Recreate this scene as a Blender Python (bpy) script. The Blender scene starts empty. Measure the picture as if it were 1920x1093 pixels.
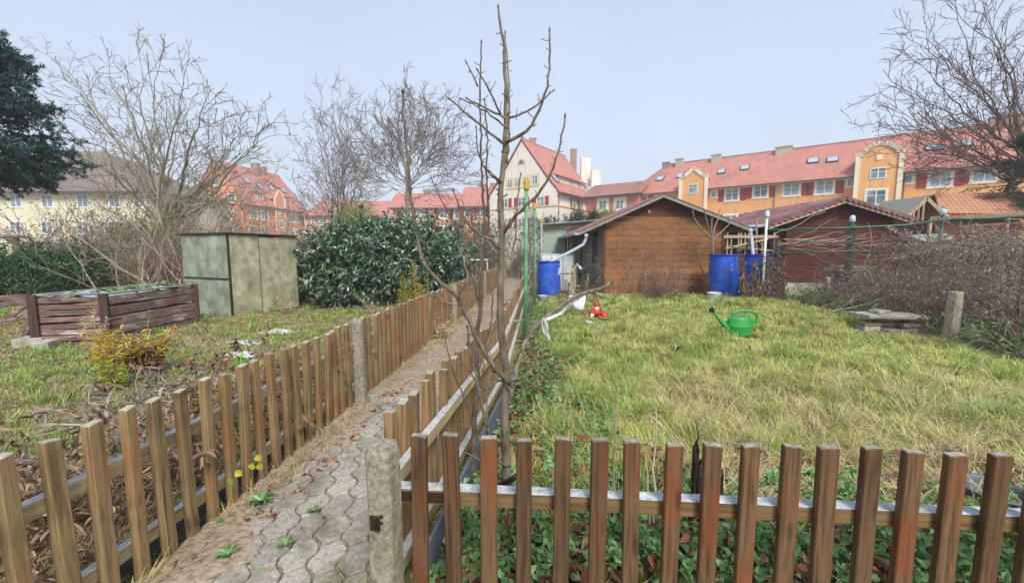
import bpy, math, random
import numpy as np
from mathutils import Vector, Matrix

random.seed(11)
rng = np.random.default_rng(7)
sc = bpy.context.scene
COL = sc.collection
PI = math.pi

# ---------------------------------------------------------------- camera
F, CX, CY, HCAM = 757.0, 960.0, 546.5, 1.25
PITCH = math.atan(77.5 / F)
cam_d = bpy.data.cameras.new("camera")
cam = bpy.data.objects.new("camera", cam_d)
COL.objects.link(cam)
cam_d.sensor_width = 36.0
cam_d.lens = 36.0 * F / 1920.0
cam_d.clip_start = 0.02
cam_d.clip_end = 2000
cam.location = (0, 0, HCAM)
cam.rotation_euler = (PI / 2 - PITCH, 0, 0)
sc.camera = cam
CP, SP = math.cos(PITCH), math.sin(PITCH)


def ray(px, py):
    x, y, z = (px - CX) / F, 1.0, -(py - CY) / F
    return np.array([x, y * CP + z * SP, z * CP - y * SP])


def gz(px, py, z=0.0):            # world point seen at a photo pixel, at height z
    d = ray(px, py)
    t = (z - HCAM) / d[2]
    return np.array([d[0] * t, d[1] * t, z])


def gy(px, py, Y):                # world point seen at a photo pixel, at depth Y
    d = ray(px, py)
    t = Y / d[1]
    return np.array([d[0] * t, Y, HCAM + d[2] * t])


def gpl(px, py, p0, n):
    d = ray(px, py)
    o = np.array([0, 0, HCAM])
    t = np.dot(np.array(p0) - o, n) / np.dot(d, n)
    return o + d * t


# ---------------------------------------------------------------- objects
def tag(o, label=None, cat=None, group=None, kind=None):
    if label: o["label"] = label
    if cat: o["category"] = cat
    if group: o["group"] = group
    if kind: o["kind"] = kind
    return o


def thing(name, label, cat, loc=(0, 0, 0), rz=0.0, group=None):
    o = bpy.data.objects.new(name, None)
    COL.objects.link(o)
    o.location = tuple(float(v) for v in loc)
    o.rotation_euler = (0, 0, rz)
    o.empty_display_size = 0.1
    return tag(o, label, cat, group)


def wloc(o):
    v = Vector((0, 0, 0))
    while o is not None:
        v = v + o.location
        o = o.parent
    return np.array(v)


def np_mesh(name, V, faces, smooth=False, uv=True):
    V = np.asarray(V, dtype=np.float32)
    me = bpy.data.meshes.new(name)
    me.vertices.add(len(V))
    me.vertices.foreach_set("co", V.ravel())
    vi, st, s, uvs = [], [], 0, []
    for A in faces:
        A = np.asarray(A, dtype=np.int32)
        if A.size == 0: continue
        n, k = A.shape
        vi.append(A.ravel())
        st.append(s + np.arange(n, dtype=np.int32) * k)
        s += n * k
        if uv:
            P = V[A]
            nr = np.cross(P[:, 1] - P[:, 0], P[:, 2] - P[:, 1])
            nr /= (np.linalg.norm(nr, axis=1, keepdims=True) + 1e-12)
            u = np.stack([-nr[:, 1], nr[:, 0], np.zeros(n)], 1)
            l = np.linalg.norm(u, axis=1, keepdims=True)
            u = np.where(l < 0.05, np.array([[1.0, 0, 0]]), u / (l + 1e-12))
            v = np.cross(nr, u)
            uvs.append(np.stack([(P * u[:, None]).sum(2), (P * v[:, None]).sum(2)], 2).reshape(-1, 2))
    vi = np.concatenate(vi); st = np.concatenate(st)
    me.loops.add(len(vi)); me.polygons.add(len(st))
    me.loops.foreach_set("vertex_index", vi)
    me.polygons.foreach_set("loop_start", st)
    me.update(calc_edges=True)
    if uv:
        l = me.uv_layers.new(name="UVMap")
        l.data.foreach_set("uv", np.concatenate(uvs).astype(np.float32).ravel())
    me.polygons.foreach_set("use_smooth", np.full(len(st), bool(smooth), dtype=bool))
    me.validate()
    return me


def link(name, me, m, parent=None, loc=None):
    if m is not None: me.materials.append(m)
    o = bpy.data.objects.new(name, me)
    COL.objects.link(o)
    if parent is not None: o.parent = parent
    if loc is not None: o.location = loc
    return o


class MB:
    def __init__(s):
        s.V = []; s.F = {}

    def add(s, verts, faces):
        b = len(s.V)
        s.V.extend([tuple(v) for v in verts])
        for f in faces:
            s.F.setdefault(len(f), []).append([b + i for i in f])
        return s

    def box(s, c, d, rz=0.0, ax=None):      # centre, full size
        hx, hy, hz = d[0] / 2, d[1] / 2, d[2] / 2
        P = np.array([[x, y, z] for z in (-hz, hz) for y in (-hy, hy) for x in (-hx, hx)])
        if ax is not None: P = P @ np.array(ax)
        elif rz:
            ca, sa = math.cos(rz), math.sin(rz)
            P = P @ np.array([[ca, sa, 0], [-sa, ca, 0], [0, 0, 1]])
        P = P + np.array(c)
        return s.add(P, [(0, 2, 3, 1), (4, 5, 7, 6), (0, 1, 5, 4), (2, 6, 7, 3), (0, 4, 6, 2), (1, 3, 7, 5)])

    def bar(s, a, b, w, h, up=(0, 0, 1)):   # box from a to b, w sideways, h along up
        a = np.array(a, float); b = np.array(b, float)
        d = b - a; L = np.linalg.norm(d); d /= L
        sd = np.cross(d, np.array(up, float)); sd /= np.linalg.norm(sd) + 1e-9
        u = np.cross(sd, d)
        return s.box((a + b) / 2, (L, w, h), ax=[d, sd, u])

    def tube(s, pts, rad, n=8, caps=True):
        pts = np.array(pts, float); K = len(pts)
        rad = np.full(K, rad, float) if np.isscalar(rad) else np.array(rad, float)
        V, f = tube_arrays(pts[None], rad[None], n)
        b = len(s.V)
        s.V.extend([tuple(v) for v in V])
        s.F.setdefault(4, []).extend((f + b).tolist())
        if caps:
            s.F.setdefault(n, []).append([b + i for i in range(n)][::-1])
            s.F.setdefault(n, []).append([b + (K - 1) * n + i for i in range(n)])
        return s

    def lathe(s, prof, n=20, c=(0, 0, 0), R=None, sx=1.0, sy=1.0):   # prof (r,z)
        V = []
        for r, z in prof:
            for i in range(n):
                a = 2 * PI * i / n
                V.append((r * math.cos(a) * sx, r * math.sin(a) * sy, z))
        V = np.array(V)
        if R is not None: V = V @ np.array(R).T
        V = V + np.array(c)
        f = []
        for k in range(len(prof) - 1):
            for i in range(n):
                j = (i + 1) % n
                f.append((k * n + i, k * n + j, (k + 1) * n + j, (k + 1) * n + i))
        s.add(V, f)
        b = len(s.V) - len(V)
        if prof[0][0] > 1e-4: s.F.setdefault(n, []).append([b + i for i in range(n)][::-1])
        if prof[-1][0] > 1e-4: s.F.setdefault(n, []).append([b + (len(prof) - 1) * n + i for i in range(n)])
        return s

    def prism(s, poly, vec):                # polygon (3D points) extruded along vec
        n = len(poly); P = np.array(poly, float); Q = P + np.array(vec)
        f = [list(range(n))[::-1], [n + i for i in range(n)]]
        for i in range(n):
            j = (i + 1) % n
            f.append([i, j, n + j, n + i])
        return s.add(np.vstack([P, Q]), f)

    def build(s, name, m, parent=None, smooth=False, bevel=0.0, world=True):
        V = np.array(s.V, float)
        if parent is not None and world: V = V - wloc(parent)
        me = np_mesh(name, V, [np.array(v) for v in s.F.values()], smooth)
        o = link(name, me, m, parent)
        if bevel:
            md = o.modifiers.new("bevel", "BEVEL"); md.width = bevel; md.segments = 2
            md.limit_method = "ANGLE"; md.angle_limit = 0.6
        return o


def tube_arrays(P, R, n):
    # P (N,K,3) R (N,K) -> verts, quads
    N, K, _ = P.shape
    T = np.gradient(P, axis=1)
    T /= np.linalg.norm(T, axis=2, keepdims=True) + 1e-12
    ref = np.zeros((N, 1, 3)); m = np.abs(T.mean(1)).argmin(1)
    ref[np.arange(N), 0, m] = 1
    A = np.cross(T, np.broadcast_to(ref, T.shape)); A /= np.linalg.norm(A, axis=2, keepdims=True) + 1e-12
    B = np.cross(T, A)
    ang = np.arange(n) * 2 * PI / n
    V = P[:, :, None] + R[:, :, None, None] * (A[:, :, None] * np.cos(ang)[None, None, :, None] + B[:, :, None] * np.sin(ang)[None, None, :, None])
    V = V.reshape(-1, 3)
    base = (np.arange(N) * K * n)[:, None, None]
    k = np.arange(K - 1)[None, :, None] * n
    i = np.arange(n)[None, None, :]; j = (i + 1) % n
    q = np.stack([base + k + i, base + k + j, base + k + n + j, base + k + n + i], 3).reshape(-1, 4)
    return V, q


def cat_geo(lst):
    Vs, Fs, b = [], {}, 0
    for V, fl in lst:
        Vs.append(V)
        for f in fl:
            if len(f): Fs.setdefault(f.shape[1], []).append(f + b)
        b += len(V)
    return np.concatenate(Vs), [np.concatenate(v) for v in Fs.values()]


def geo_obj(name, lst, m, parent=None, smooth=False, uv=False):
    V, Fl = cat_geo(lst)
    if parent is not None: V = V - wloc(parent)
    return link(name, np_mesh(name, V, Fl, smooth, uv), m, parent)


def unit(v):
    return v / (np.linalg.norm(v, axis=-1, keepdims=True) + 1e-12)


def rdir(N, r=None):
    return unit((r or rng).normal(size=(N, 3)))


def leaves(P, L, W, f=None, nrm=None, fold=0.25):
    """Leaf-shaped faces: P base points, L/W lengths and widths, f pointing dirs."""
    N = len(P)
    L = np.broadcast_to(np.asarray(L, float), (N,))[:, None]
    W = np.broadcast_to(np.asarray(W, float), (N,))[:, None]
    if f is None: f = rdir(N)
    if nrm is None: nrm = rdir(N)
    s = unit(np.cross(f, nrm)); n = np.cross(s, f)
    up = n * W * fold
    V = np.stack([P, P + f * L * .3 + s * W * .45 + up, P + f * L * .65 + s * W * .42 + up, P + f * L - n * L * .08,
                  P + f * L * .65 - s * W * .42 + up, P + f * L * .3 - s * W * .45 + up], 1).reshape(-1, 3)
    b = np.arange(N)[:, None] * 6
    return V, [np.concatenate([b + np.array([[0, 1, 2, 3]]), b + np.array([[0, 3, 4, 5]])])]


def slivers(P, L, W, f, nrm=None):   # single kite per needle / dry scrap
    N = len(P)
    L = np.broadcast_to(np.asarray(L, float), (N,))[:, None]
    W = np.broadcast_to(np.asarray(W, float), (N,))[:, None]
    if nrm is None: nrm = rdir(N)
    s = unit(np.cross(f, nrm))
    V = np.stack([P, P + f * L * .45 + s * W * .5, P + f * L, P + f * L * .45 - s * W * .5], 1).reshape(-1, 3)
    b = np.arange(N)[:, None] * 4
    return V, [b + np.array([[0, 1, 2, 3]])]


def blades(P, H, W, lean, amt, curl=1.0, K=3):
    """grass blades, P roots, H length, W width, lean (N,2) dir, amt 0..1 bend"""
    N = len(P)
    side = np.stack([-lean[:, 1], lean[:, 0], np.zeros(N)], 1)
    l3 = np.stack([lean[:, 0], lean[:, 1], np.zeros(N)], 1)
    pts = [P]; a = amt * .35; p = P
    for k in range(K):
        seg = H / K
        ang = (a + amt * (k / max(1, K - 1)) * curl) * 1.35
        p = p + l3 * (np.sin(ang) * seg)[:, None] + np.array([0, 0, 1.0]) * (np.cos(ang) * seg)[:, None]
        pts.append(p)
    vs = []
    for k in range(K):
        w = W * (1 - .25 * k / K) * .5
        vs += [pts[k] - side * w[:, None], pts[k] + side * w[:, None]]
    vs.append(pts[K])
    nv = 2 * K + 1
    V = np.stack(vs, 1)
    V[:, :, 2] = np.maximum(V[:, :, 2], 0.004)
    b = np.arange(N)[:, None] * nv
    q = np.concatenate([b + np.array([[2 * k, 2 * k + 1, 2 * k + 3, 2 * k + 2]]) for k in range(K - 1)]) if K > 1 else np.zeros((0, 4), int)
    t = b + np.array([[2 * K - 2, 2 * K - 1, 2 * K]])
    return V.reshape(-1, 3), [q, t]


def grow(par, prad, n, t0, t1, ang, length, K=6, up=0.0, wig=.15, rr=.6, taper=.25, angv=.25, lenv=.35, tipshort=.45, rmin=.001, flat=0.0):
    N, K0, _ = par.shape
    idx = np.repeat(np.arange(N), n); M = len(idx)
    t = t0 + (t1 - t0) * (np.tile(np.arange(n), N) + rng.random(M)) / n
    x = np.clip(t * (K0 - 1), 0, K0 - 1.001); i0 = x.astype(int); fr = (x - i0)[:, None]
    A = par[idx, i0]; B = par[idx, i0 + 1]
    p = A * (1 - fr) + B * fr
    T = unit(B - A)
    r0 = prad[idx, i0] * (1 - fr[:, 0]) + prad[idx, i0 + 1] * fr[:, 0]
    q = unit(np.cross(T, rdir(M)))
    if flat: q[:, 2] *= (1 - flat); q = unit(q)
    a = (ang * (1 + angv * rng.normal(size=M)))[:, None]
    d = unit(T * np.cos(a) + q * np.sin(a))
    L = length * (1 - tipshort * (t - t0) / max(1e-6, t1 - t0)) * (1 + lenv * (rng.random(M) - .5) * 2)
    pts = [p]
    for k in range(K - 1):
        d = unit(d + wig * rng.normal(size=(M, 3)) + np.array([0, 0, up]) / (K - 1) * 2)
        p = p + d * (L / (K - 1))[:, None]
        pts.append(p)
    P = np.stack(pts, 1)
    R = np.maximum(np.linspace(1, taper, K)[None] * (np.minimum(r0 * .85, r0 * rr + .0))[:, None], rmin)
    return P, R


# ---------------------------------------------------------------- materials
def lin(h):
    h = h.lstrip("#"); o = []
    for i in (0, 2, 4):
        v = int(h[i:i + 2], 16) / 255
        o.append(v / 12.92 if v <= .04045 else ((v + .055) / 1.055) ** 2.4)
    return (*o, 1.0)


class NT:
    def __init__(s, name):
        s.m = bpy.data.materials.new(name); s.m.use_nodes = True
        s.t = s.m.node_tree; s.t.nodes.clear()
        s.out = s.n("ShaderNodeOutputMaterial")

    def n(s, ty, **kw):
        nd = s.t.nodes.new(ty)
        for k, v in kw.items():
            if k in ("inputs",):
                for a, b in v.items(): nd.inputs[a].default_value = b
            else: setattr(nd, k, v)
        return nd

    def l(s, a, b): s.t.links.new(a, b)

    def ramp(s, fac, cols, pos=None):
        r = s.n("ShaderNodeValToRGB"); e = r.color_ramp.elements
        n = len(cols); pos = pos or [i / (n - 1) for i in range(n)]
        while len(e) < n: e.new(.5)
        for i in range(n):
            e[i].position = pos[i]; e[i].color = cols[i]
        s.l(fac, r.inputs[0]); return r.outputs[0]

    def mix(s, fac, a, b, mode="MIX"):
        m = s.n("ShaderNodeMix", data_type="RGBA", blend_type=mode)
        if isinstance(fac, (int, float)): m.inputs[0].default_value = fac
        else: s.l(fac, m.inputs[0])
        for v, k in ((a, 6), (b, 7)):
            if isinstance(v, tuple): m.inputs[k].default_value = v
            else: s.l(v, m.inputs[k])
        return m.outputs[2]

    def noise(s, vec, scale, detail=4, rough=.6, dist=0.0):
        n = s.n("ShaderNodeTexNoise"); n.inputs["Scale"].default_value = scale
        n.inputs["Detail"].default_value = detail; n.inputs["Roughness"].default_value = rough
        n.inputs["Distortion"].default_value = dist
        s.l(vec, n.inputs["Vector"]); return n.outputs[0]

    def math(s, op, a, b=None, clamp=False):
        m = s.n("ShaderNodeMath", operation=op, use_clamp=clamp)
        for i, v in enumerate((a, b)):
            if v is None: continue
            if isinstance(v, (int, float)): m.inputs[i].default_value = v
            else: s.l(v, m.inputs[i])
        return m.outputs[0]

    def coords(s, kind="UV", scale=(1, 1, 1), rand=True):
        if kind == "UV": c = s.n("ShaderNodeTexCoord").outputs["UV"]
        elif kind == "Object": c = s.n("ShaderNodeTexCoord").outputs["Object"]
        else: c = s.n("ShaderNodeNewGeometry").outputs["Position"]
        if rand:
            oi = s.n("ShaderNodeObjectInfo")
            a = s.n("ShaderNodeVectorMath", operation="MULTIPLY_ADD")
            cb = s.n("ShaderNodeCombineXYZ"); s.l(oi.outputs["Random"], cb.inputs[0]); s.l(oi.outputs["Random"], cb.inputs[1])
            s.l(cb.outputs[0], a.inputs[0]); a.inputs[1].default_value = (17.3, 11.7, 0); s.l(c, a.inputs[2]); c = a.outputs[0]
        if tuple(scale) != (1, 1, 1):
            m = s.n("ShaderNodeMapping"); m.inputs["Scale"].default_value = scale; s.l(c, m.inputs[0]); c = m.outputs[0]
        return c

    def island(s): return s.n("ShaderNodeNewGeometry").outputs["Random Per Island"]

    def orand(s): return s.n("ShaderNodeObjectInfo").outputs["Random"]

    def vary(s, col, fac, amt):         # value variation by a 0..1 factor
        h = s.n("ShaderNodeHueSaturation"); s.l(col, h.inputs["Color"])
        v = s.n("ShaderNodeMapRange"); s.l(fac, v.inputs[0]); v.inputs[3].default_value = 1 - amt; v.inputs[4].default_value = 1 + amt
        s.l(v.outputs[0], h.inputs["Value"]); return h.outputs[0]

    def done(s, col, rough=.8, spec=.3, bump=None, bstr=.3, bdist=.01, metal=0.0, transl=0.0, coat=0.0):
        p = s.n("ShaderNodeBsdfPrincipled")
        if isinstance(col, tuple): p.inputs["Base Color"].default_value = col
        else: s.l(col, p.inputs["Base Color"])
        if isinstance(rough, (int, float)): p.inputs["Roughness"].default_value = rough
        else: s.l(rough, p.inputs["Roughness"])
        p.inputs["Specular IOR Level"].default_value = spec
        p.inputs["Metallic"].default_value = metal
        p.inputs["Coat Weight"].default_value = coat
        if bump is not None:
            b = s.n("ShaderNodeBump"); b.inputs["Strength"].default_value = bstr; b.inputs["Distance"].default_value = bdist
            s.l(bump, b.inputs["Height"]); s.l(b.outputs[0], p.inputs["Normal"])
        o = p.outputs[0]
        if transl:
            tr = s.n("ShaderNodeBsdfTranslucent")
            if isinstance(col, tuple): tr.inputs[0].default_value = col
            else: s.l(col, tr.inputs[0])
            mx = s.n("ShaderNodeMixShader"); mx.inputs[0].default_value = transl
            s.l(o, mx.inputs[1]); s.l(tr.outputs[0], mx.inputs[2]); o = mx.outputs[0]
        s.l(o, s.out.inputs[0])
        return s.m


def H(*a): return [lin(x) for x in a]


def mat(name, cols, scale=6, stretch=(1, 1, 1), kind="UV", rough=.8, spec=.3, bstr=.3, bdist=.01, dirt=None, dscale=1.5, damt=.5,
        isl=0.0, obj=0.0, metal=0.0, detail=5, pos=None, coat=0.0):
    t = NT(name)
    c = t.coords(kind, stretch)
    n = t.noise(c, scale, detail)
    col = t.ramp(n, H(*cols), pos or [.3 + .4 * i / (len(cols) - 1) for i in range(len(cols))])
    if dirt:
        c2 = t.coords(kind)
        d = t.ramp(t.noise(c2, dscale, 5, .7), [(0, 0, 0, 1), (damt, damt, damt, 1)], [.42, .68])
        col = t.mix(d, col, lin(dirt))
    if isl: col = t.vary(col, t.island(), isl)
    if obj: col = t.vary(col, t.orand(), obj)
    return t.done(col, rough, spec, n, bstr, bdist, metal, coat=coat)


def leafmat(name, cols, pos=None, rough=.55, spec=.35, transl=.2, patch=None, pscale=1.2, clump=0.0, cscale=6):
    t = NT(name)
    col = t.ramp(t.island(), H(*cols), pos)
    if patch:
        f = t.ramp(t.noise(t.coords("World", rand=False), pscale, 4, .65), [(0, 0, 0, 1), (1, 1, 1, 1)], [.42, .6])
        col = t.mix(f, col, t.ramp(t.island(), H(*patch)))
    if clump:
        n = t.n("ShaderNodeMapRange"); t.l(t.noise(t.coords("World", rand=False), cscale, 3, .7), n.inputs[0]); n.inputs[1].default_value = .32; n.inputs[2].default_value = .68
        col = t.vary(col, n.outputs[0], clump)
    return t.done(col, rough, spec, transl=transl)


def wood(name, cols, grain="v", patch=None, isl=0.0, obj=.15, rough=.75, top=None, knots=True, bstr=.5):
    t = NT(name)
    st = (60, 3, 1) if grain == "v" else (3, 60, 1)
    c = t.coords("UV", st)
    g = t.noise(c, 1.0, 6, .65, .4)
    col = t.ramp(g, H(*cols), [.3 + .4 * i / (len(cols) - 1) for i in range(len(cols))])
    c2 = t.coords("UV", (9, 3.0, 1) if grain == "v" else (3.0, 9, 1))
    b = t.noise(c2, 1.0, 3, .6)
    if patch:
        col = t.mix(t.ramp(b, [(0, 0, 0, 1), (.85, .85, .85, 1)], [.52, .68]), col, lin(patch))
    if knots:
        v = t.n("ShaderNodeTexVoronoi"); v.inputs["Scale"].default_value = 1.0
        t.l(t.coords("UV", (14, 4, 1) if grain == "v" else (4, 9, 1)), v.inputs["Vector"])
        k = t.ramp(v.outputs["Distance"], [(1, 1, 1, 1), (0, 0, 0, 1)], [.08, .2])
        col = t.mix(k, col, t.mix(.65, col, lin("#2a1a0e")))
    d = t.ramp(t.noise(t.coords("UV", (4, 4, 1)), 1.3, 6, .7), [(0, 0, 0, 1), (.5, .5, .5, 1)], [.5, .75])
    col = t.mix(d, col, lin("#3f3a2c"))
    if top:      # weathered grey upward faces
        gn = t.n("ShaderNodeNewGeometry"); sx = t.n("ShaderNodeSeparateXYZ"); t.l(gn.outputs["True Normal"], sx.inputs[0])
        f = t.ramp(sx.outputs[2], [(0, 0, 0, 1), (1, 1, 1, 1)], [.5, .8])
        tc = t.ramp(t.noise(t.coords("UV", (30, 30, 1)), 1.0, 5, .7), H(*top), [.35, .65])
        col = t.mix(f, col, tc)
    if isl: col = t.vary(col, t.island(), isl)
    if obj: col = t.vary(col, t.orand(), obj)
    return t.done(col, rough, .35, g, bstr, .004)


def plain(name, col, rough=.5, spec=.4, metal=0.0, isl=0.0, dirt=None, damt=.4, coat=0.0, scale=8):
    return mat(name, [col, col], scale=scale, rough=rough, spec=spec, bstr=.08, metal=metal, isl=isl, dirt=dirt, dscale=5, damt=damt, kind="Object", coat=coat)


def tilemat(name, cols, bw=.22, bh=.30, dark="#6b3a33", moss=None, mossamt=.5, bd=.02):
    t = NT(name)
    uv = t.coords("UV", rand=False)
    b = t.n("ShaderNodeTexBrick"); t.l(uv, b.inputs["Vector"])
    b.inputs["Scale"].default_value = 1; b.inputs["Mortar Size"].default_value = .018; b.inputs["Mortar Smooth"].default_value = .3
    b.inputs["Brick Width"].default_value = bw; b.inputs["Row Height"].default_value = bh; b.offset = .5
    for i, k in ((1, 0), (2, -1)): b.inputs[i].default_value = lin(cols[k])
    b.inputs["Bias"].default_value = 0.0
    b.inputs["Mortar"].default_value = lin(dark)
    col = b.outputs[0]
    n = t.noise(uv, .9, 6, .75)
    col = t.mix(t.ramp(n, [(0, 0, 0, 1), (.6, .6, .6, 1)], [.4, .7]), col, lin(cols[1]))
    n3 = t.noise(uv, 9, 4, .8)
    col = t.mix(t.ramp(n3, [(0, 0, 0, 1), (.45, .45, .45, 1)], [.5, .75]), col, lin(dark))
    if moss:
        n2 = t.noise(uv, .5, 7, .75)
        col = t.mix(t.ramp(n2, [(0, 0, 0, 1), (mossamt, mossamt, mossamt, 1)], [.5, .66]), col, lin(moss))
    return t.done(col, .85, .2, b.outputs[1], -.6, bd)

# ---------------------------------------------------------------- world and light
w = bpy.data.worlds.new("World"); sc.world = w; w.use_nodes = True
nt = w.node_tree; nt.nodes.clear()
wo = nt.nodes.new("ShaderNodeOutputWorld"); bg = nt.nodes.new("ShaderNodeBackground")
sky = nt.nodes.new("ShaderNodeTexSky"); sky.sky_type = "NISHITA"; sky.sun_disc = False
sky.sun_elevation = math.radians(44); sky.sun_rotation = math.radians(162)
sky.air_density = 1.0; sky.dust_density = 2.0
# overcast: an even pale cloud deck, slightly brighter low down, lies over the sky
tc = nt.nodes.new("ShaderNodeTexCoord"); sp = nt.nodes.new("ShaderNodeSeparateXYZ")
nt.links.new(tc.outputs["Generated"], sp.inputs[0])
rp = nt.nodes.new("ShaderNodeValToRGB"); e = rp.color_ramp.elements
e[0].position = 0.0; e[0].color = (5.9, 6.45, 7.4, 1); e[1].position = .75; e[1].color = (3.85, 4.6, 6.0, 1)
m1 = e.new(.28); m1.color = (5.1, 5.9, 7.3, 1)
nt.links.new(sp.outputs[2], rp.inputs[0])
ns = nt.nodes.new("ShaderNodeTexNoise"); ns.inputs["Scale"].default_value = 1.6; ns.inputs["Detail"].default_value = 4
nt.links.new(tc.outputs["Generated"], ns.inputs[0])
mr = nt.nodes.new("ShaderNodeMapRange"); mr.inputs[3].default_value = .86; mr.inputs[4].default_value = 1.12
nt.links.new(ns.outputs[0], mr.inputs[0])
ml = nt.nodes.new("ShaderNodeVectorMath"); ml.operation = "SCALE"
nt.links.new(rp.outputs[0], ml.inputs[0]); nt.links.new(mr.outputs[0], ml.inputs[3])
mx = nt.nodes.new("ShaderNodeMix"); mx.data_type = "RGBA"; mx.inputs[0].default_value = .9
nt.links.new(sky.outputs[0], mx.inputs[6]); nt.links.new(ml.outputs[0], mx.inputs[7])
nt.links.new(mx.outputs[2], bg.inputs[0]); bg.inputs[1].default_value = .05
nt.links.new(bg.outputs[0], wo.inputs[0])
sd = bpy.data.lights.new("sun", "SUN"); sd.energy = 1.5; sd.angle = math.radians(20); sd.color = (1, .95, .87)
sun = bpy.data.objects.new("sun", sd); COL.objects.link(sun)
sun.rotation_euler = (math.radians(46), 0, math.radians(18)); sun.location = (0, -5, 20)
sc.view_settings.view_transform = "Standard"; sc.view_settings.look = "None"
sc.view_settings.exposure = 1.52; sc.view_settings.gamma = 1.0
sc.cycles.use_denoising = True
sc.cycles.max_bounces = 5; sc.cycles.diffuse_bounces = 3; sc.cycles.glossy_bounces = 2; sc.cycles.transmission_bounces = 3

# ---------------------------------------------------------------- material library
W_PICK = wood("picket_wood", ["#4e3f2a", "#776142", "#937c58", "#665236"], "v", patch="#94623a", obj=.16, top=["#8e8876", "#b9b5a6"])
W_PICKR = wood("front_picket_wood", ["#33251a", "#573f2a", "#71563c", "#463323"], "v", patch="#784022", obj=.2, top=["#6f6a5c", "#a9a69a"])
W_PICKG = wood("grey_picket_wood", ["#625642", "#8d7f66", "#a0947e", "#6f624c"], "v", obj=.14, top=["#98958a", "#c0beb4"])
W_RAIL = wood("rail_wood", ["#8a7550", "#b7a27a", "#cbb88f"], "h", top=["#9b9c98", "#c6c8c8"], knots=False, obj=.1)
W_RAILF = wood("front_rail_wood", ["#4a3823", "#77613f", "#8a7350"], "h", top=["#8f9294", "#d3d7da"], knots=False, obj=0)
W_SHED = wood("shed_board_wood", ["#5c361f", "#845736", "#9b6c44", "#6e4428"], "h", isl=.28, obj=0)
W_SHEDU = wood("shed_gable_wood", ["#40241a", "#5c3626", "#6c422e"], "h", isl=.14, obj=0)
W_RED = wood("red_board_wood", ["#3a1813", "#56261f", "#632f29"], "h", isl=.1, obj=0, knots=False)
W_GREY = wood("grey_board_wood", ["#6b655b", "#96908a", "#aaa49a"], "v", isl=.15, top=["#8a867c", "#aaa69c"])
W_COMP = wood("compost_board_wood", ["#3e2420", "#6b443b", "#8e7870", "#57352e"], "h", patch="#b5aca6", isl=.35, obj=0, top=["#8d8680", "#b8b4ae"])
W_COMPP = wood("compost_post_wood", ["#33221e", "#4f3932", "#604a42"], "v", isl=.2)
W_LATH = wood("lath_wood", ["#8b765c", "#b29c80", "#c7b498"], "h", isl=.2, knots=False)
M_CONC = mat("rough_concrete", ["#6f675b", "#9d9486", "#b9b1a3"], 55, kind="Object", rough=.95, bstr=.9, bdist=.006, dirt="#5e5b3c", dscale=7, damt=.5, obj=.08)
M_CONC2 = mat("pale_concrete", ["#8a857b", "#b4afa4", "#c9c5bb"], 14, kind="Object", rough=.9, bstr=.5, bdist=.008, dirt="#6a6b52", dscale=3, damt=.6)
M_STEEL = mat("rusty_steel", ["#2c2420", "#4c3c33", "#3a2f2b"], 20, kind="Object", rough=.6, metal=.5, bstr=.2)
M_BLUE = plain("blue_plastic", "#1550c6", .38, .5, isl=0, dirt="#5d80bd", damt=.55, scale=3)
M_BLUED = plain("dark_blue_plastic", "#0a3aa8", .4, .5)
M_WHITEP = plain("white_plastic", "#d8dad8", .45, .4, dirt="#a3a38f", damt=.5)
M_GREYP = plain("grey_pvc", "#a9b4bf", .4, .5, dirt="#7b8288", damt=.4)
M_GREENC = plain("green_can_plastic", "#159438", .38, .5, dirt="#5a9a5a", damt=.5)
M_GREENCD = plain("dark_green_plastic", "#0a5a20", .45, .4)
M_BLACK = plain("black_plastic", "#17181a", .5, .4)
M_GPOLE = mat("peeling_green_paint", ["#2f8048", "#4a9a60", "#66a877", "#a9b8ab"], 9, kind="Object", rough=.45, bstr=.1, dirt="#7d8f80", dscale=5, damt=.7)
M_GPIPE = plain("dark_green_pipe", "#1d5544", .4, .5, dirt="#3b6a5b", damt=.5)
M_TEAL = plain("teal_pipe", "#0f6e5c", .3, .5, dirt="#0c4d41")
M_WIRE = plain("wire", "#6e726d", .5, .5, metal=.4)
M_CLOTH = plain("white_cloth", "#dcdcdc", .9, .1, dirt="#a9a49c")
M_GREYB = plain("grey_edging", "#66707c", .6, .3, dirt="#3f4640")
M_BARK = mat("grey_green_bark", ["#6a6458", "#938c7c", "#aca592"], 30, (1, 1, .5), "Object", .9, bstr=.5, bdist=.003, dirt="#5d6043", dscale=6, damt=.5)
M_BARKT = mat("sapling_bark", ["#3d322b", "#675a4b", "#857a66"], 40, (1, 1, .3), "Object", .75, bstr=.5, bdist=.002, dirt="#90907e", dscale=9, damt=.45)
M_BARKD = mat("dark_bark", ["#483a33", "#6b5850", "#857268"], 40, (1, 1, .4), "Object", .85, bstr=.5, bdist=.002, dirt="#6b665a", dscale=9, damt=.4)
M_TWIG = mat("twig_bark", ["#6f625a", "#94867c"], 10, kind="Object", rough=.9, bstr=0, isl=.25)
M_TWIGP = mat("pale_twig_bark", ["#8a7b6d", "#b3a493"], 10, kind="Object", rough=.9, bstr=0, isl=.35)
M_TWIGR = mat("brown_twig_bark", ["#685a50", "#968576"], 10, kind="Object", rough=.9, bstr=0, isl=.4)
M_ROT = mat("rotten_wood", ["#120e0c", "#2a211c", "#3c3029"], 40, (1, 1, .2), "Object", .95, bstr=1, bdist=.01)
L_GRASS = leafmat("grass_blades", ["#9fb25a", "#c2c96c", "#dcd286", "#88a850", "#ebdfae"], transl=.3,
                  patch=["#e8d8a4", "#d0c47e", "#b4b868", "#98ac58"], pscale=1.6, clump=.38)
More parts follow.
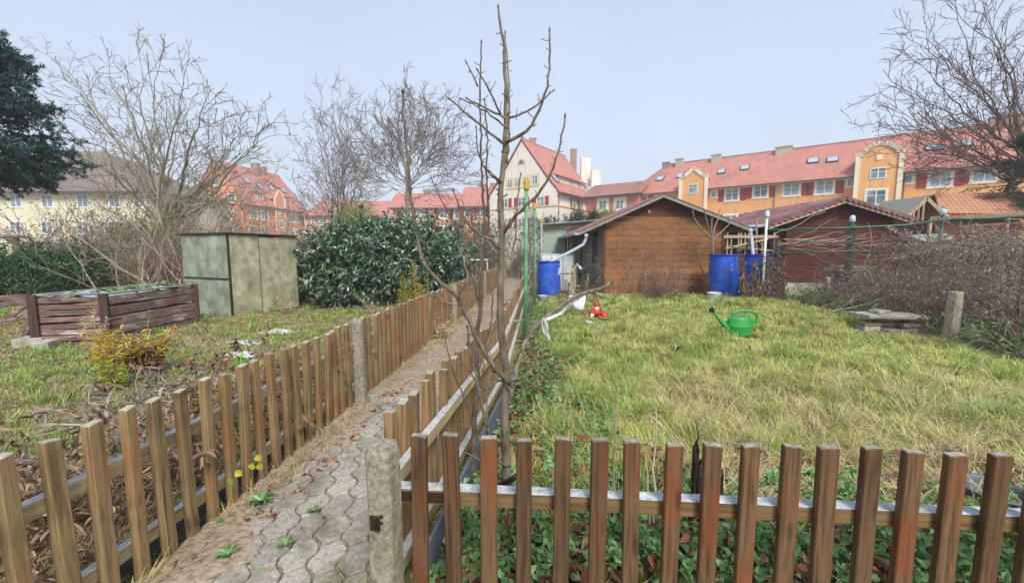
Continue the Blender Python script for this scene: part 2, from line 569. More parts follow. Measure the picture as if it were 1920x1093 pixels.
L_GRASSG = leafmat("green_grass_blades", ["#86ac50", "#a2be5e", "#709a44", "#bccb74"], transl=.3, patch=["#a5aa5a", "#8aa24e"], pscale=2, clump=.3)
L_STRAW = leafmat("dry_grass_blades", ["#d6c294", "#e8d9b0", "#b8a270", "#c7b684"], transl=.2, clump=.3)
L_MOSS = leafmat("short_grass_blades", ["#a2a858", "#c2bc72", "#8a984e", "#d2c488"], transl=.28, patch=["#c9b894", "#b09c7c", "#a3a068"], pscale=1.3, clump=.35)
L_IVY = leafmat("ground_ivy_leaf", ["#5f8a55", "#80a86a", "#4c7648", "#98b87c"], rough=.45, patch=["#5c7a3c", "#7f8a4c"], pscale=3, clump=.25, cscale=9)
L_HERB = leafmat("herb_leaf", ["#6fa05e", "#8fbc78", "#58894c", "#a9c888"], rough=.45, transl=.25)
L_LAUREL = leafmat("laurel_leaf", ["#2c4630", "#486446", "#66825e", "#334f38", "#a6b8a2", "#273c2a"], rough=.3, spec=.7, transl=.06)
L_GOLD = leafmat("goldenrod_leaf", ["#d8b624", "#e8cf4a", "#c59a20", "#b9b24a"], transl=.3)
L_LIME = leafmat("lime_leaf", ["#9aa83a", "#c9c44c", "#7f9a3a"], transl=.3)
L_DRY = leafmat("dry_leaf", ["#7d5f4a", "#a3856a", "#5e463a", "#b89c80"], transl=.15, rough=.8)
L_DRYG = leafmat("grey_dry_leaf", ["#8a7c70", "#b3a594", "#655a52", "#cdc2b2"], transl=.15, rough=.85)
L_RED = leafmat("fallen_leaf", ["#7a4a3c", "#a0685a", "#5c3a34", "#b98c70", "#8c5a3a"], transl=.1, rough=.7)
L_FIR = leafmat("blue_fir_needle", ["#24403e", "#34544f", "#4b6d66", "#1a3634"], rough=.6, transl=.05)
L_CON = leafmat("dark_conifer_needle", ["#1c2e22", "#28402c", "#14241a", "#38503a"], rough=.6, transl=.05)
L_THUJA = leafmat("golden_conifer_scale", ["#6f8f2a", "#8fa63a", "#55752a", "#a3b04a"], rough=.6, transl=.1)
L_HEDGE = leafmat("hedge_leaf", ["#2b4a2c", "#3f6338", "#4f7544", "#233c26"], rough=.5, transl=.1)
L_GREYG = leafmat("grey_green_leaf", ["#5b6650", "#77806a", "#454f3c", "#8a8a72"], rough=.7, transl=.1)

# ---------------------------------------------------------------- lines of the place
FL0, FL1 = gz(290, 1075), gz(861, 599)           # foot of the left fence
FLd = unit(FL1 - FL0); FLd[2] = 0
PT = 0.68                                        # picket height
RF0, RF1, RF2 = gz(711, 791, PT), gz(938, 591.5, PT), gz(978, 525, PT)


def fx_left(y): return FL0[0] + FLd[0] / FLd[1] * (y - FL0[1])


def fx_right(y):
    if y < RF1[1]: return RF0[0] + (RF1[0] - RF0[0]) / (RF1[1] - RF0[1]) * (y - RF0[1])
    return RF1[0] + (RF2[0] - RF1[0]) / (RF2[1] - RF1[1]) * (y - RF1[1])


vfr = np.vectorize(fx_right)
B0, B1 = gz(1470, 572), gz(1900, 700)            # edge of the bramble bank


def bramble_x(y):
    return B0[0] + (B1[0] - B0[0]) * (B0[1] - y) / (B0[1] - B1[1])


def hgt(x, y):
    x = np.asarray(x, float); y = np.asarray(y, float)
    m = np.clip((x - vfr(y) - .3) / .8, 0, 1) + np.clip((fx_left(y) - .3 - x) / .8, 0, 1)
    m = m * np.clip((11 - y) / 2, 0, 1)
    return m * (.028 * np.sin(1.7 * x + .6 * y) + .022 * np.sin(2.9 * y - 1.1 * x) + .012 * np.sin(6 * x + 5 * y) + .02)


# ---------------------------------------------------------------- ground
xs = np.unique(np.concatenate([np.linspace(-600, -14, 14), np.linspace(-14, 14, 190), np.linspace(14, 600, 14)]))
ys = np.unique(np.concatenate([np.linspace(-60, -1, 6), np.linspace(-1, 13, 110), np.linspace(13, 900, 18)]))
X, Y = np.meshgrid(xs, ys); Z = hgt(X, Y)
nx, ny = len(xs), len(ys)
ii = np.arange((ny - 1) * (nx - 1)); a = (ii // (nx - 1)) * nx + ii % (nx - 1)
t = NT("garden_soil")
c = t.coords("World", rand=False)
n1 = t.noise(c, 1.1, 6, .7); n2 = t.noise(c, 22, 5, .7); n3 = t.noise(c, 5, 5, .7)
soil = t.ramp(n2, H("#55483a", "#7d6c58", "#9c8a70"), [.3, .5, .7])
gr = t.ramp(n3, H("#767546", "#948c5c", "#a39570"), [.3, .5, .7])
col = t.mix(t.ramp(n1, [(0, 0, 0, 1), (1, 1, 1, 1)], [.4, .55]), gr, t.mix(.5, soil, gr))
t.done(col, .95, .1, n2, .8, .02)
M_SOIL = t.m
g = link("ground", np_mesh("ground", np.stack([X.ravel(), Y.ravel(), Z.ravel()], 1), [np.stack([a, a + 1, a + nx + 1, a + nx], 1)], True), M_SOIL)
tag(g, kind="structure")

# path bed between the two fences
pb = MB()
yy = np.concatenate([np.linspace(.2, 6, 150), np.linspace(6.1, 40, 60)]); NU = 26; VV = []
for y in yy:
    a, b = fx_left(y), fx_right(y)
    for k in range(NU):
        u = k / (NU - 1); x = a + (b - a) * u
        cov = np.clip((.25 + .10 * math.sin(5.3 * y) + .05 * math.sin(13 * y + 2 * u) - u) / .12, 0, 1)       # litter heaped along the left side
        cov = max(cov, np.clip((y - 3.2 + .4 * math.sin(9 * u + 3 * y)) / .7, 0, 1) * .93)
        VV.append((x, y, .007 + .026 * cov + .003 * rng.random() * (0 < u < 1)))
pb.add(VV, [(r * NU + k, r * NU + k + 1, (r + 1) * NU + k + 1, (r + 1) * NU + k) for r in range(len(yy) - 1) for k in range(NU - 1)])
M_BED = mat("path_bed_litter", ["#6b5a4c", "#968272", "#b5a392", "#7c6858"], 26, kind="Object", rough=.95, bstr=1, bdist=.015, dirt="#6d6f45", dscale=1.6, damt=.6)
tag(pb.build("path_bed", M_BED), kind="structure")

# interlocking pavers: wavy-edged blocks laid in offset rows
t = NT("paver_concrete")
c = t.coords("World", rand=False)
n2 = t.noise(c, 60, 6, .75); n1 = t.noise(c, 5, 6, .75)
col = t.ramp(n2, H("#837c72", "#a8a197", "#c0bab0"), [.32, .5, .68])
col = t.vary(col, t.island(), .12)
col = t.mix(t.ramp(n1, [(0, 0, 0, 1), (.75, .75, .75, 1)], [.46, .62]), col, lin("#74695a"))
col = t.mix(t.ramp(t.noise(c, 2.6, 6, .8), [(0, 0, 0, 1), (.7, .7, .7, 1)], [.52, .66]), col, lin("#5f6246"))
t.done(col, .85, .25, n2, .7, .006)
M_PAV = t.m
pv = MB()
PW, PL = .122, .158                              # paver module
ang = -.078
dvec = np.array([FLd[0], FLd[1]]) / math.hypot(FLd[0], FLd[1]); nvec = np.array([dvec[1], -dvec[0]])
for r in range(0, 46):
    for q in range(-1, 14):
        jx, jy = rng.normal() * .0012, rng.normal() * .0012
        W2, A_, B_, D_, S_ = PW / 2, PL / 2 - .022, PL / 2 + .022, .003, .007
        hx = .022
        out = [(W2 * t_, v_) for t_, v_ in ((0, B_), (-.5, PL / 2 - D_))] + [(-W2, A_), (-W2 + S_ * .8, A_ * .55), (-W2, 0), (-W2 - S_ * .8, -A_ * .55)]
        out = out + [(-W2, -A_), (-W2 * .5, -PL / 2 + D_), (0, -B_), (W2 * .5, -PL / 2 - D_), (W2, -A_), (W2 - S_ * .8, -A_ * .55), (W2, 0), (W2 + S_ * .8, A_ * .55), (W2, A_), (W2 * .5, PL / 2 + D_)]
        out = [(x_ - .005 * np.sign(x_), y_ - .005 * np.sign(y_)) for x_, y_ in out]
        pts = []
        P0_ = np.array([fx_left(.3), .3]) + dvec * (r * PL) + nvec * ((q + .5 * (r % 2)) * PW + .03)
        x0, y0 = P0_
        if y0 > 5.5 or x0 - .05 < fx_left(y0) or x0 + .06 > fx_right(y0) - .02: continue
        if y0 > 3.4 and rng.random() < .5: continue
        tz = rng.normal() * .0015; tx, ty = rng.normal() * .012, rng.normal() * .012
        for s, z in ((1, 0.004), (1, .021), (.95, .026)):
            for (px_, py_) in out:
                px_, py_ = px_ * s, py_ * s
                pts.append((x0 + jx + px_ * math.cos(ang) - py_ * math.sin(ang), y0 + jy + px_ * math.sin(ang) + py_ * math.cos(ang),
                            z + tz + (px_ * tx + py_ * ty if z > .01 else 0)))
        n = len(out)
        f = [[i, (i + 1) % n, n + (i + 1) % n, n + i] for i in range(n)] + [[n + i, n + (i + 1) % n, 2 * n + (i + 1) % n, 2 * n + i] for i in range(n)]
        f.append([2 * n + i for i in range(n)])
        pv.add(pts, f)
tag(pv.build("paved_path", M_PAV), kind="structure")


# ---------------------------------------------------------------- grass, weeds, litter
def sample_strip(N, y0, y1, xl, xr, p=1.0):
    """more points near the camera: y density ~ 1/y^p"""
    u = rng.random(N)
    if abs(p - 1) < 1e-3: y = y0 * (y1 / y0) ** u
    else:
        q = 1 - p; y = (y0 ** q + u * (y1 ** q - y0 ** q)) ** (1 / q)
    a, b = xl(y), xr(y)
    return a + (b - a) * rng.random(N), y


def tufts(name, mt, x, y, nb, h, rad, wd, amt=(.3, 1.1), K=3, leanbias=None, far=1.0):
    N = len(x)
    hh = h * (.55 + .9 * rng.random(N)); am = amt[0] + (amt[1] - amt[0]) * rng.random(N)
    i = np.repeat(np.arange(N), nb); M = len(i)
    a = rng.random(M) * 2 * PI; r = rad * np.sqrt(rng.random(M))
    px_, py_ = x[i] + r * np.cos(a), y[i] + r * np.sin(a)
    P = np.stack([px_, py_, hgt(px_, py_)], 1)
    a2 = a + rng.normal(size=M) * .7
    ln = np.stack([np.cos(a2), np.sin(a2)], 1)
    if leanbias is not None:
        lb = np.repeat(rng.normal(size=(N, 2)) * leanbias, nb, 0); ln = ln + lb
    ln = unit(ln)
    d = np.sqrt(px_ ** 2 + py_ ** 2)
    Hh = hh[i] * (.6 + .7 * rng.random(M)); Wd = wd * (.7 + .6 * rng.random(M)) * np.maximum(1, d / 4 * far)
    o = geo_obj(name, [blades(P, Hh, Wd, ln, am[i] * (.6 + .8 * rng.random(M)), K=K)], mt)
    return tag(o, kind="stuff")


# lawn
KEEP = [(gz(1396, 638)[0], gz(1396, 638)[1] - .02, .27), (gz(1396, 638)[0] + .05, gz(1396, 638)[1] - .25, .22), (*gz(1118, 600)[:2], .2), (*gz(1118, 612)[:2], .18), (*gz(1133, 606)[:2], .15), (*gz(1101, 607)[:2], .13),
        (*gz(1338, 573)[:2], .25), (*gz(1367, 574)[:2], .2), (*gz(1668, 628)[:2], .5)]


def clear(x, y):
    k = ~((x > 2.3) & (y > 10.85))
    for a_, b_, r_ in KEEP: k &= (x - a_) ** 2 + (y - b_) ** 2 > r_ ** 2
    for px_, py_, r_ in ((1500, 622, .42), (1560, 640, .3), (1110, 690, .25), (1250, 640, .15), (1780, 720, .2)):
        g_ = gz(px_, py_); k &= ((x - g_[0]) ** 2 / 1.8 + (y - g_[1]) ** 2 > r_ ** 2) | (rng.random(len(x)) < .25)
    return k


def lawn_l(y): return vfr(y) + .5 + .15 * np.sin(y * 2)
def lawn_r(y): return np.minimum(bramble_x(y) + .15, 1.25 * y + 2.4)


x, y = sample_strip(15500, 1.5, 11.0, lawn_l, lawn_r, .75)
k = clear(x, y)
tag(tufts("lawn_grass", L_GRASS, x[k], y[k], 18, .125, .085, .0040, (.6, 1.45), leanbias=1.1),
    "long matted yellow-green grass of the lawn behind the front fence", "grass")
x, y = sample_strip(650, 1.9, 10.5, lawn_l, lawn_r, .9)
k = clear(x, y); x, y = x[k], y[k]
tag(tufts("lawn_grass_tufts", L_GRASSG, x, y, 55, .16, .06, .0040, (.4, 1.2), leanbias=.4),
    "lush green grass tufts standing out of the yellower lawn", "grass tufts")
def straw_r(y): return np.minimum(lawn_r(y), 1.25 * y + .5)
x, y = sample_strip(1050, 1.65, 3.6, lambda y: vfr(y) + 1.3, straw_r, 1.0)
tag(tufts("dry_straw_grass", L_STRAW, x, y, 26, .22, .10, .0030, (.9, 1.75), leanbias=1.6),
    "bleached straw-coloured grass lying flat on the near part of the lawn", "dry grass")
# left garden short growth
def lg_l(y): return np.minimum(-1.45 * y, fx_left(y) - 1)
def lg_r(y): return fx_left(y) - .1
x, y = sample_strip(11500, 1.2, 12.0, lg_l, lg_r, .8)
tag(tufts("moss_lawn", L_MOSS, x, y, 12, .055, .07, .0042, (.4, 1.3), K=2), "short thin mossy grass of the left-hand garden", "grass")
x, y = sample_strip(420, 2.2, 11.0, lg_l, lg_r, .8)
tag(tufts("green_weed_tufts", L_GRASSG, x, y, 30, .12, .06, .005, (.3, 1.1)), "fresh green weed tufts scattered over the left-hand garden", "weeds")
# tufts along the feet of both path fences
n_ = 420
y = rng.random(n_) ** 1.5 * 11 + .9; sd_ = rng.random(n_) < .62
x = np.where(sd_, fx_left(y) + .06 + .13 * rng.random(n_) ** 2, vfr(y) - .03 - .05 * rng.random(n_))
tag(tufts("path_edge_grass", L_MOSS, x, y, 22, .09, .05, .0035, (.5, 1.5), leanbias=.8), "ragged dry grass along the edges of the path", "grass")


def scatter_leaves(name, mt, x, y, L, W, label, cat, zl=.03, flat=.6, fold=.3):
    N = len(x)
    f = rdir(N); f[:, 2] *= (1 - flat); f = unit(f)
    nr = rng.normal(size=(N, 3)) * .45 + np.array([0, 0, 1.0])
    z = hgt(x, y) + .006 + rng.random(N) * zl
    s = .6 + .8 * rng.random(N)
    o = geo_obj(name, [leaves(np.stack([x, y, z], 1), L * s, W * s, f, unit(nr), fold)], mt)
    return tag(o, label, cat, kind="stuff")


def strip_pts(N, y0, y1, a, b, p=1.0): return sample_strip(N, y0, y1, a, b, p)


# ground ivy between right path fence and lawn
x, y = strip_pts(4800, 1.45, 9, lambda y: vfr(y) + .08, lambda y: vfr(y) + .75 + .2 * np.sin(3 * y), 1.1)
scatter_leaves("ground_ivy", L_IVY, x, y, .036, .034, "low green ground ivy on the strip between path fence and lawn", "ground ivy", .09)
x, y = strip_pts(2600, 1.3, 1.9, lambda y: vfr(y) + .1, lambda y: 1.3 * y + .4, .3)
scatter_leaves("bed_weeds", L_IVY, x, y, .034, .032, "green leafy weeds behind the pickets of the front fence", "weeds", .13)
x, y = strip_pts(1700, 1.3, 2.3, lambda y: vfr(y) + .1, lambda y: 1.3 * y + .4, .3)
scatter_leaves("bed_leaf_litter", L_RED, x, y, .055, .032, "curled brown fallen leaves behind the front fence", "leaf litter", .10, fold=.5)
x, y = strip_pts(1500, 1.3, 6, lambda y: vfr(y) + .08, lambda y: vfr(y) + .7, 1.0)
scatter_leaves("strip_leaf_litter", L_RED, x, y, .05, .035, "brown leaf litter in the strip beside the path fence", "leaf litter", .05)
# path litter: more of it further on
x, y = strip_pts(36000, 2.3, 14, lambda y: fx_left(y) + .08, lambda y: vfr(y) - .03, .35)
scatter_leaves("path_litter", L_DRYG, x, y, .022, .008, "fine brown litter and twigs covering the far path", "leaf litter", .006, .85)
x, y = strip_pts(900, 1.0, 9, lambda y: fx_left(y) + .03, lambda y: fx_left(y) + .28, .9)
scatter_leaves("path_edge_leaves", L_RED, x, y, .04, .03, "reddish fallen leaves along the left edge of the path", "leaf litter", .02)
x, y = strip_pts(350, 1.1, 6, lambda y: fx_left(y) + .04, lambda y: vfr(y) - .05, .8)
scatter_leaves("path_weeds", L_IVY, x, y, .03, .02, "small green weeds growing in the joints of the path", "weeds", .02)
# left garden litter
x, y = strip_pts(16000, 1.3, 12, lg_l, lg_r, .8)
scatter_leaves("garden_leaf_litter", L_DRYG, x, y, .042, .013, "grey-brown dead leaves lying over the left-hand garden", "leaf litter", .03)
x, y = strip_pts(3800, 1.2, 4.2, lambda y: fx_left(y) - 1.1 - .2 * np.sin(2 * y), lambda y: fx_left(y) - .12, .8)
scatter_leaves("fence_foot_litter", L_DRY, x, y, .06, .013, "brown withered leaves heaped behind the left fence", "leaf litter", .12, .4)
x, y = strip_pts(1500, 3.6, 7.5, lambda y: fx_left(y) - 1.2, lambda y: fx_left(y) - .15, .8)
scatter_leaves("vine_leaf_litter", L_RED, x, y, .05, .018, "reddish leaf litter beside the plastic sheets in the left garden", "leaf litter", .08)
x, y = strip_pts(5000, 3.5, 11.5, lg_l, lg_r, .7)
scatter_leaves("garden_clover", L_IVY, x, y, .04, .032, "small green clover leaves spread through the left-hand garden", "clover", .03)
x, y = strip_pts(1600, 3, 10.5, lawn_l, lawn_r, .8)
scatter_leaves("lawn_leaf_litter", L_DRY, x, y, .045, .025, "single brown leaves caught in the long lawn grass", "leaf litter", .08)


# ---------------------------------------------------------------- fences
def picket_mesh(name, m, w=.047, d=.030, h=PT, slant=.008, screws=()):
    b = MB(); c = .003
    for z0, z1 in ((.025, h),):
        o = [(-w / 2 + c, -d / 2), (w / 2 - c, -d / 2), (w / 2, -d / 2 + c), (w / 2, d / 2 - c), (w / 2 - c, d / 2), (-w / 2 + c, d / 2), (-w / 2, d / 2 - c), (-w / 2, -d / 2 + c)]
        lo = [(x, y, z0) for x, y in o]; hi = [(x, y, z1 - .003 + slant * x / w) for x, y in o]; tp = [(x * .9, y * .86, z1 + slant * x / w) for x, y in o]
        f = []
        for i in range(8):
            j = (i + 1) % 8; f += [[i, j, 8 + j, 8 + i], [8 + i, 8 + j, 16 + j, 16 + i]]
        f.append([16 + i for i in range(8)])
        b.add(lo + hi + tp, f)
    for z in screws:
        V = [(0.0045 * math.cos(k * PI / 4), -d / 2 - .0012, z + .0045 * math.sin(k * PI / 4)) for k in range(8)]
        b.add(V, [tuple(range(8))])
    me = np_mesh(name, b.V, [np.array(v) for v in b.F.values()])
    me.materials.append(m)
    return me


P_L = [picket_mesh("picket", W_PICK, .040 + .003 * i, .034, PT, (-1) ** i * .006, screws=(.472, .142)) for i in range(3)]
P_R = [picket_mesh("picket", W_PICKR, .047 + .002 * i, .026, PT, (-1) ** i * .003, screws=(.432, .16)) for i in range(3)]
P_G = [picket_mesh("picket", W_PICKG, .045, .035, PT - .02 * i, .006) for i in range(2)]


def fence(name, label, A, B, meshes, spacing, side, group=None, rails=((.50, .055), (.17, .055)), railm=None, raild=.035, first=.5, jit=.006, tilt=.012, ends=(0.0, 0.0), pt=PT):
    A = np.array(A); B = np.array(B); d = unit(B - A); L = np.linalg.norm(B - A); rz = math.atan2(d[1], d[0])
    e = thing(name, label, "fence", A, 0, group)
    n = int((L - spacing * first) / spacing) + 1
    nrm = np.array([-d[1], d[0], 0]) * side
    for i in range(n):
        s = (i + first) * spacing
        if s > L: break
        me = meshes[i % len(meshes)] if rng.random() < .7 else meshes[int(rng.integers(len(meshes)))]
        o = bpy.data.objects.new("picket", me); COL.objects.link(o); o.parent = e
        p = d * (s + rng.normal() * jit * .5)
        o.location = (p[0], p[1], rng.normal() * jit)
        o.rotation_euler = (rng.normal() * tilt, rng.normal() * tilt, rz + rng.normal() * .03 + (PI if side < 0 else 0))
    dep = .04 if meshes is not P_R else .026
    for z, h in rails:
        b = MB(); off = nrm * (dep / 2 + raild / 2 + .001)
        b.bar(A + off + d * -ends[0] + [0, 0, z - h / 2], B + off + d * ends[1] + [0, 0, z - h / 2], raild, h)
        b.build("rail", railm or W_RAIL, e, bevel=.003)
    return e


def pt_left(y): return np.array([fx_left(y), y, 0.0])
def pt_right(y): return np.array([fx_right(y), y, 0.0])


ypost = [gz(686, 755)[1], gz(850, 607)[1]]
gapP = ypost[1] - ypost[0]
cuts = [ypost[0] - gapP, ypost[0], ypost[1], ypost[1] + gapP, ypost[1] + 2 * gapP]
labs = ["brown picket fence section at the lower left corner of the photo",
        "brown picket fence section just beyond the first concrete post on the left of the path",
        "third brown picket fence section along the left of the path, beyond the second concrete post",
        "fourth brown picket fence section, far along the path's left side"]
for i in range(4):
    fence("picket_fence", labs[i], pt_left(cuts[i] + .07), pt_left(cuts[i + 1] - .07), P_L, .1105, 1, "picket fence sections left of the path", ends=(.06, .06))
e = fence("picket_fence", "weathered grey picket fence at the far end of the path on its left", pt_left(cuts[4] + .07), pt_left(24), P_G, .13, 1,
          "picket fence sections left of the path", rails=((.5, .05),))
# concrete posts beside the fence


def conc_post(base, h, w, d, rz, label, group="rough concrete fence posts", name="concrete_post", mt=None, lean=(0, 0)):
    b = MB(); n = 5; o = []
    rr = [(-w / 2, -d / 2), (w / 2, -d / 2), (w / 2, d / 2), (-w / 2, d / 2)]
    zs = [-.1, h * .3, h * .7, h - .02, h - .003]; sc_ = [1.04, 1.0, .99, .96, .80]
    c = .22; pts = []
    for z, s in zip(zs, sc_):
        for k in range(4):
            a0 = np.array(rr[k]); a1 = np.array(rr[(k + 1) % 4])
            for tt in (c, .5, 1 - c):
                p = (a0 * (1 - tt) + a1 * tt) * s + rng.normal(size=2) * .0013
                pts.append((p[0], p[1], z + (rng.normal() * .003 if z > 0 else 0)))
    m = 12; f = []
    for k in range(4):
        for i in range(m):
            j = (i + 1) % m; f.append((k * m + i, k * m + j, (k + 1) * m + j, (k + 1) * m + i))
    b.add(pts, f); b.F.setdefault(m, []).append([4 * m + i for i in range(m)])
    ob = b.build(name, mt or M_CONC, None, smooth=False)
    ob.location = (base[0], base[1], 0); ob.rotation_euler = (lean[0], lean[1], rz)
    return tag(ob, label, "post", group)


plabs = ["speckled concrete post between the first two picket sections left of the path", "slim concrete post further up the left fence, halfway along the path",
         "small distant concrete post on the left fence near the end of the path"]
for yy_, lb in zip([ypost[0], ypost[1], ypost[1] + gapP], plabs):
    conc_post(pt_left(yy_) + np.array([.01, 0, 0]), .70, .09, .09, -.08, lb)
# grey edging board behind left fence
gb = MB(); gb.bar(pt_left(.3) + [-.09, 0, .07], pt_left(ypost[0] - .06) + [-.09, 0, .07], .012, .14)
tag(gb.build("edging_board", M_GREYB), "grey edging board at the foot of the nearest left picket section", "edging board")

# right path fence: short near run, then on to the far end
cp = gz(717, 835, .655); cp[2] = 0
pS = RF0 + (RF1 - RF0) * .03; pS[2] = 0
pB = RF1.copy(); pB[2] = 0
fence("picket_fence", "picket fence section right of the path starting at the thick corner post", pS, pB - unit(pB - pS) * .05, P_L, .1105, -1,
      "picket fence sections right of the path", ends=(.03, .05), railm=W_RAIL, first=.1)
yR = [RF1[1] + .06, 7.2, 10.9, 14.6, 24]
rl = ["picket fence section beside the green trellis pole, right of the path", "picket fence section level with the left blue barrel, right of the path",
      "distant picket fence section right of the path beyond the blue barrel", "weathered grey pickets at the far end of the path on its right"]
for i in range(4):
    fence("picket_fence", rl[i], pt_right(yR[i] + .05), pt_right(yR[i + 1] - .05), P_L if i < 3 else P_G, .1105 if i < 3 else .13, -1,
          "picket fence sections right of the path", ends=(.05, .05), rails=((.5, .05), (.17, .05)) if i < 3 else ((.5, .05),))
gb = MB(); gb.bar(pS + [.13, 0, .1], pB + [.13, 0, .1], .012, .20)
tag(gb.build("edging_board", M_GREYB), "dark grey edging board inside the right path fence by the bare young tree", "edging board")
conc_post(pt_right(RF1[1]) + np.array([.0, 0, 0]), .73, .075, .075, -.1, "thin concrete post in the right path fence, just left of the green pole")
corner = conc_post(cp + np.array([.0, 0, 0]), .66, .085, .10, -.25, "thick speckled concrete corner post where the front and path fences meet")
# strap hinge on the corner post
hp = MB()
hp.box((cp[0] - .026, cp[1] - .068, .437), (.034, .008, .045), rz=-.25)
hp.bar((cp[0] + .02, cp[1] - .055, .447), (-.235, 1.225, .437), .006, .04)
hp.tube([(cp[0] + .02, cp[1] - .062, .455), (cp[0] + .045, cp[1] - .05, .42)], .006, 8)
hp.build("hinge_plate", M_STEEL, corner, world=False) if False else None
h0 = gz(783, 812, PT); h1 = gz(1873, 850, PT)
fA = np.array([h0[0], h0[1], 0]); fB = np.array([h1[0], h1[1], 0]); fd = unit(fB - fA)
spf = np.linalg.norm(fB - fA) / 15
fr = fence("picket_fence", "reddish brown picket gate panel across the front of the photo", fA - fd * spf * .5, fB + fd * spf * 8.2, P_R, spf, 1,
           rails=((.485, .05), (.10, .05)), railm=W_RAILF, raild=.045, ends=(.03, 0), jit=.003, tilt=.008)
st = MB(); q0 = fA - fd * spf * .5 + np.array([-fd[1], fd[0], 0]) * .014
hinge_a = q0 - fd * .045 + np.array([0, 0, .462])
st.bar(hinge_a - fd * .01 + [0, 0, -.002], q0 + fd * .135 + np.array([0, 0, .460]), .004, .034)
for s_ in (.045, .118):
    c_ = q0 + fd * s_ + np.array([0, 0, .460]) - np.array([-fd[1], fd[0], 0]) * .004
    st.tube([c_, c_ - np.array([-fd[1], fd[0], 0]) * .007], .008, 10)
st.build("hinge_strap", M_STEEL, fr)
pl = MB()
pc = cp + np.array([-.012, -.055, .440])
pl.box(pc, (.032, .006, .044), rz=-.25)
pl.tube([pc + [.02, 0, .02], hinge_a + [0, -.01, -.006]], .005, 8)
pl.tube([pc + [.02, 0, 0.0], hinge_a + [0, -.01, -.014]], .004, 8)
o = pl.build("post_bracket", M_STEEL)
tag(o, "rusty bracket and bolt on the thick corner post holding the front gate panel", "bracket")

# ---------------------------------------------------------------- young bare tree in front
def z6(l): return [(800 + a / 1.5625, b / 1.5625) for a, b in l]
def z3(l): return [(400 + a / 2.6017, b / 2.6017 + 480) for a, b in l]
def z4(l): return [(600 + a / 3, b / 3 + 740) for a, b in l]
def z5(l): return [(940 + a / 3.643, b / 3.643 + 380) for a, b in l]


def resample(P, R, step):
    P = np.array(P); R = np.array(R)
    s = np.concatenate([[0], np.cumsum(np.linalg.norm(np.diff(P, axis=0), axis=1))])
    n = max(3, int(s[-1] / step) + 1); q = np.linspace(0, s[-1], n)
    # smooth (Catmull-like) through the traced points
    Q = np.stack([np.interp(q, s, P[:, i]) for i in range(3)], 1)
    for _ in range(2): Q[1:-1] = .25 * Q[:-2] + .5 * Q[1:-1] + .25 * Q[2:]
    return Q, np.interp(q, s, R)


def traced(b, px, Y0, Y1, w0, w1, n=8, spurs=0, sb=None, wob=.002):
    """px: photo points from root to tip; Y0..Y1 depth along; w0,w1 widths in photo px"""
    K = len(px); P = []; R = []
    for i, (x, y) in enumerate(px):
        f = i / (K - 1); Yd = Y0 + (Y1 - Y0) * f
        p = gy(x, y, Yd); P.append(p); R.append((w0 + (w1 - w0) * f) * .345 * Yd / F)
    P, R = resample(P, R, .03)
    P[1:-1] += rng.normal(size=(len(P) - 2, 3)) * wob
    R = R * (1 + .10 * rng.random(len(R)))
    b.tube(P, R, n)
    if sb is not None:
        for _ in range(int(spurs * 1.6)):
            k = rng.integers(1, max(2, len(P) - 1))
            d = unit(np.cross(P[k] - P[k - 1], rng.normal(size=3)) / .02 + (P[k] - P[k - 1]) * 12)
            L = .008 + .035 * rng.random() ** 2; r = max(.0016, R[k] * .35)
            q = P[k]
            sb.tube([q, q + d * L * .6, q + d * L + [0, 0, L * .2]], [r, r * .8, r * 1.1], 5)
        # end bud
        d = unit(P[-1] - P[-2])
        sb.tube([P[-1] - d * .002, P[-1] + d * .008, P[-1] + d * .018], [R[-1], R[-1] * 1.5, R[-1] * .2], 6)
    return P


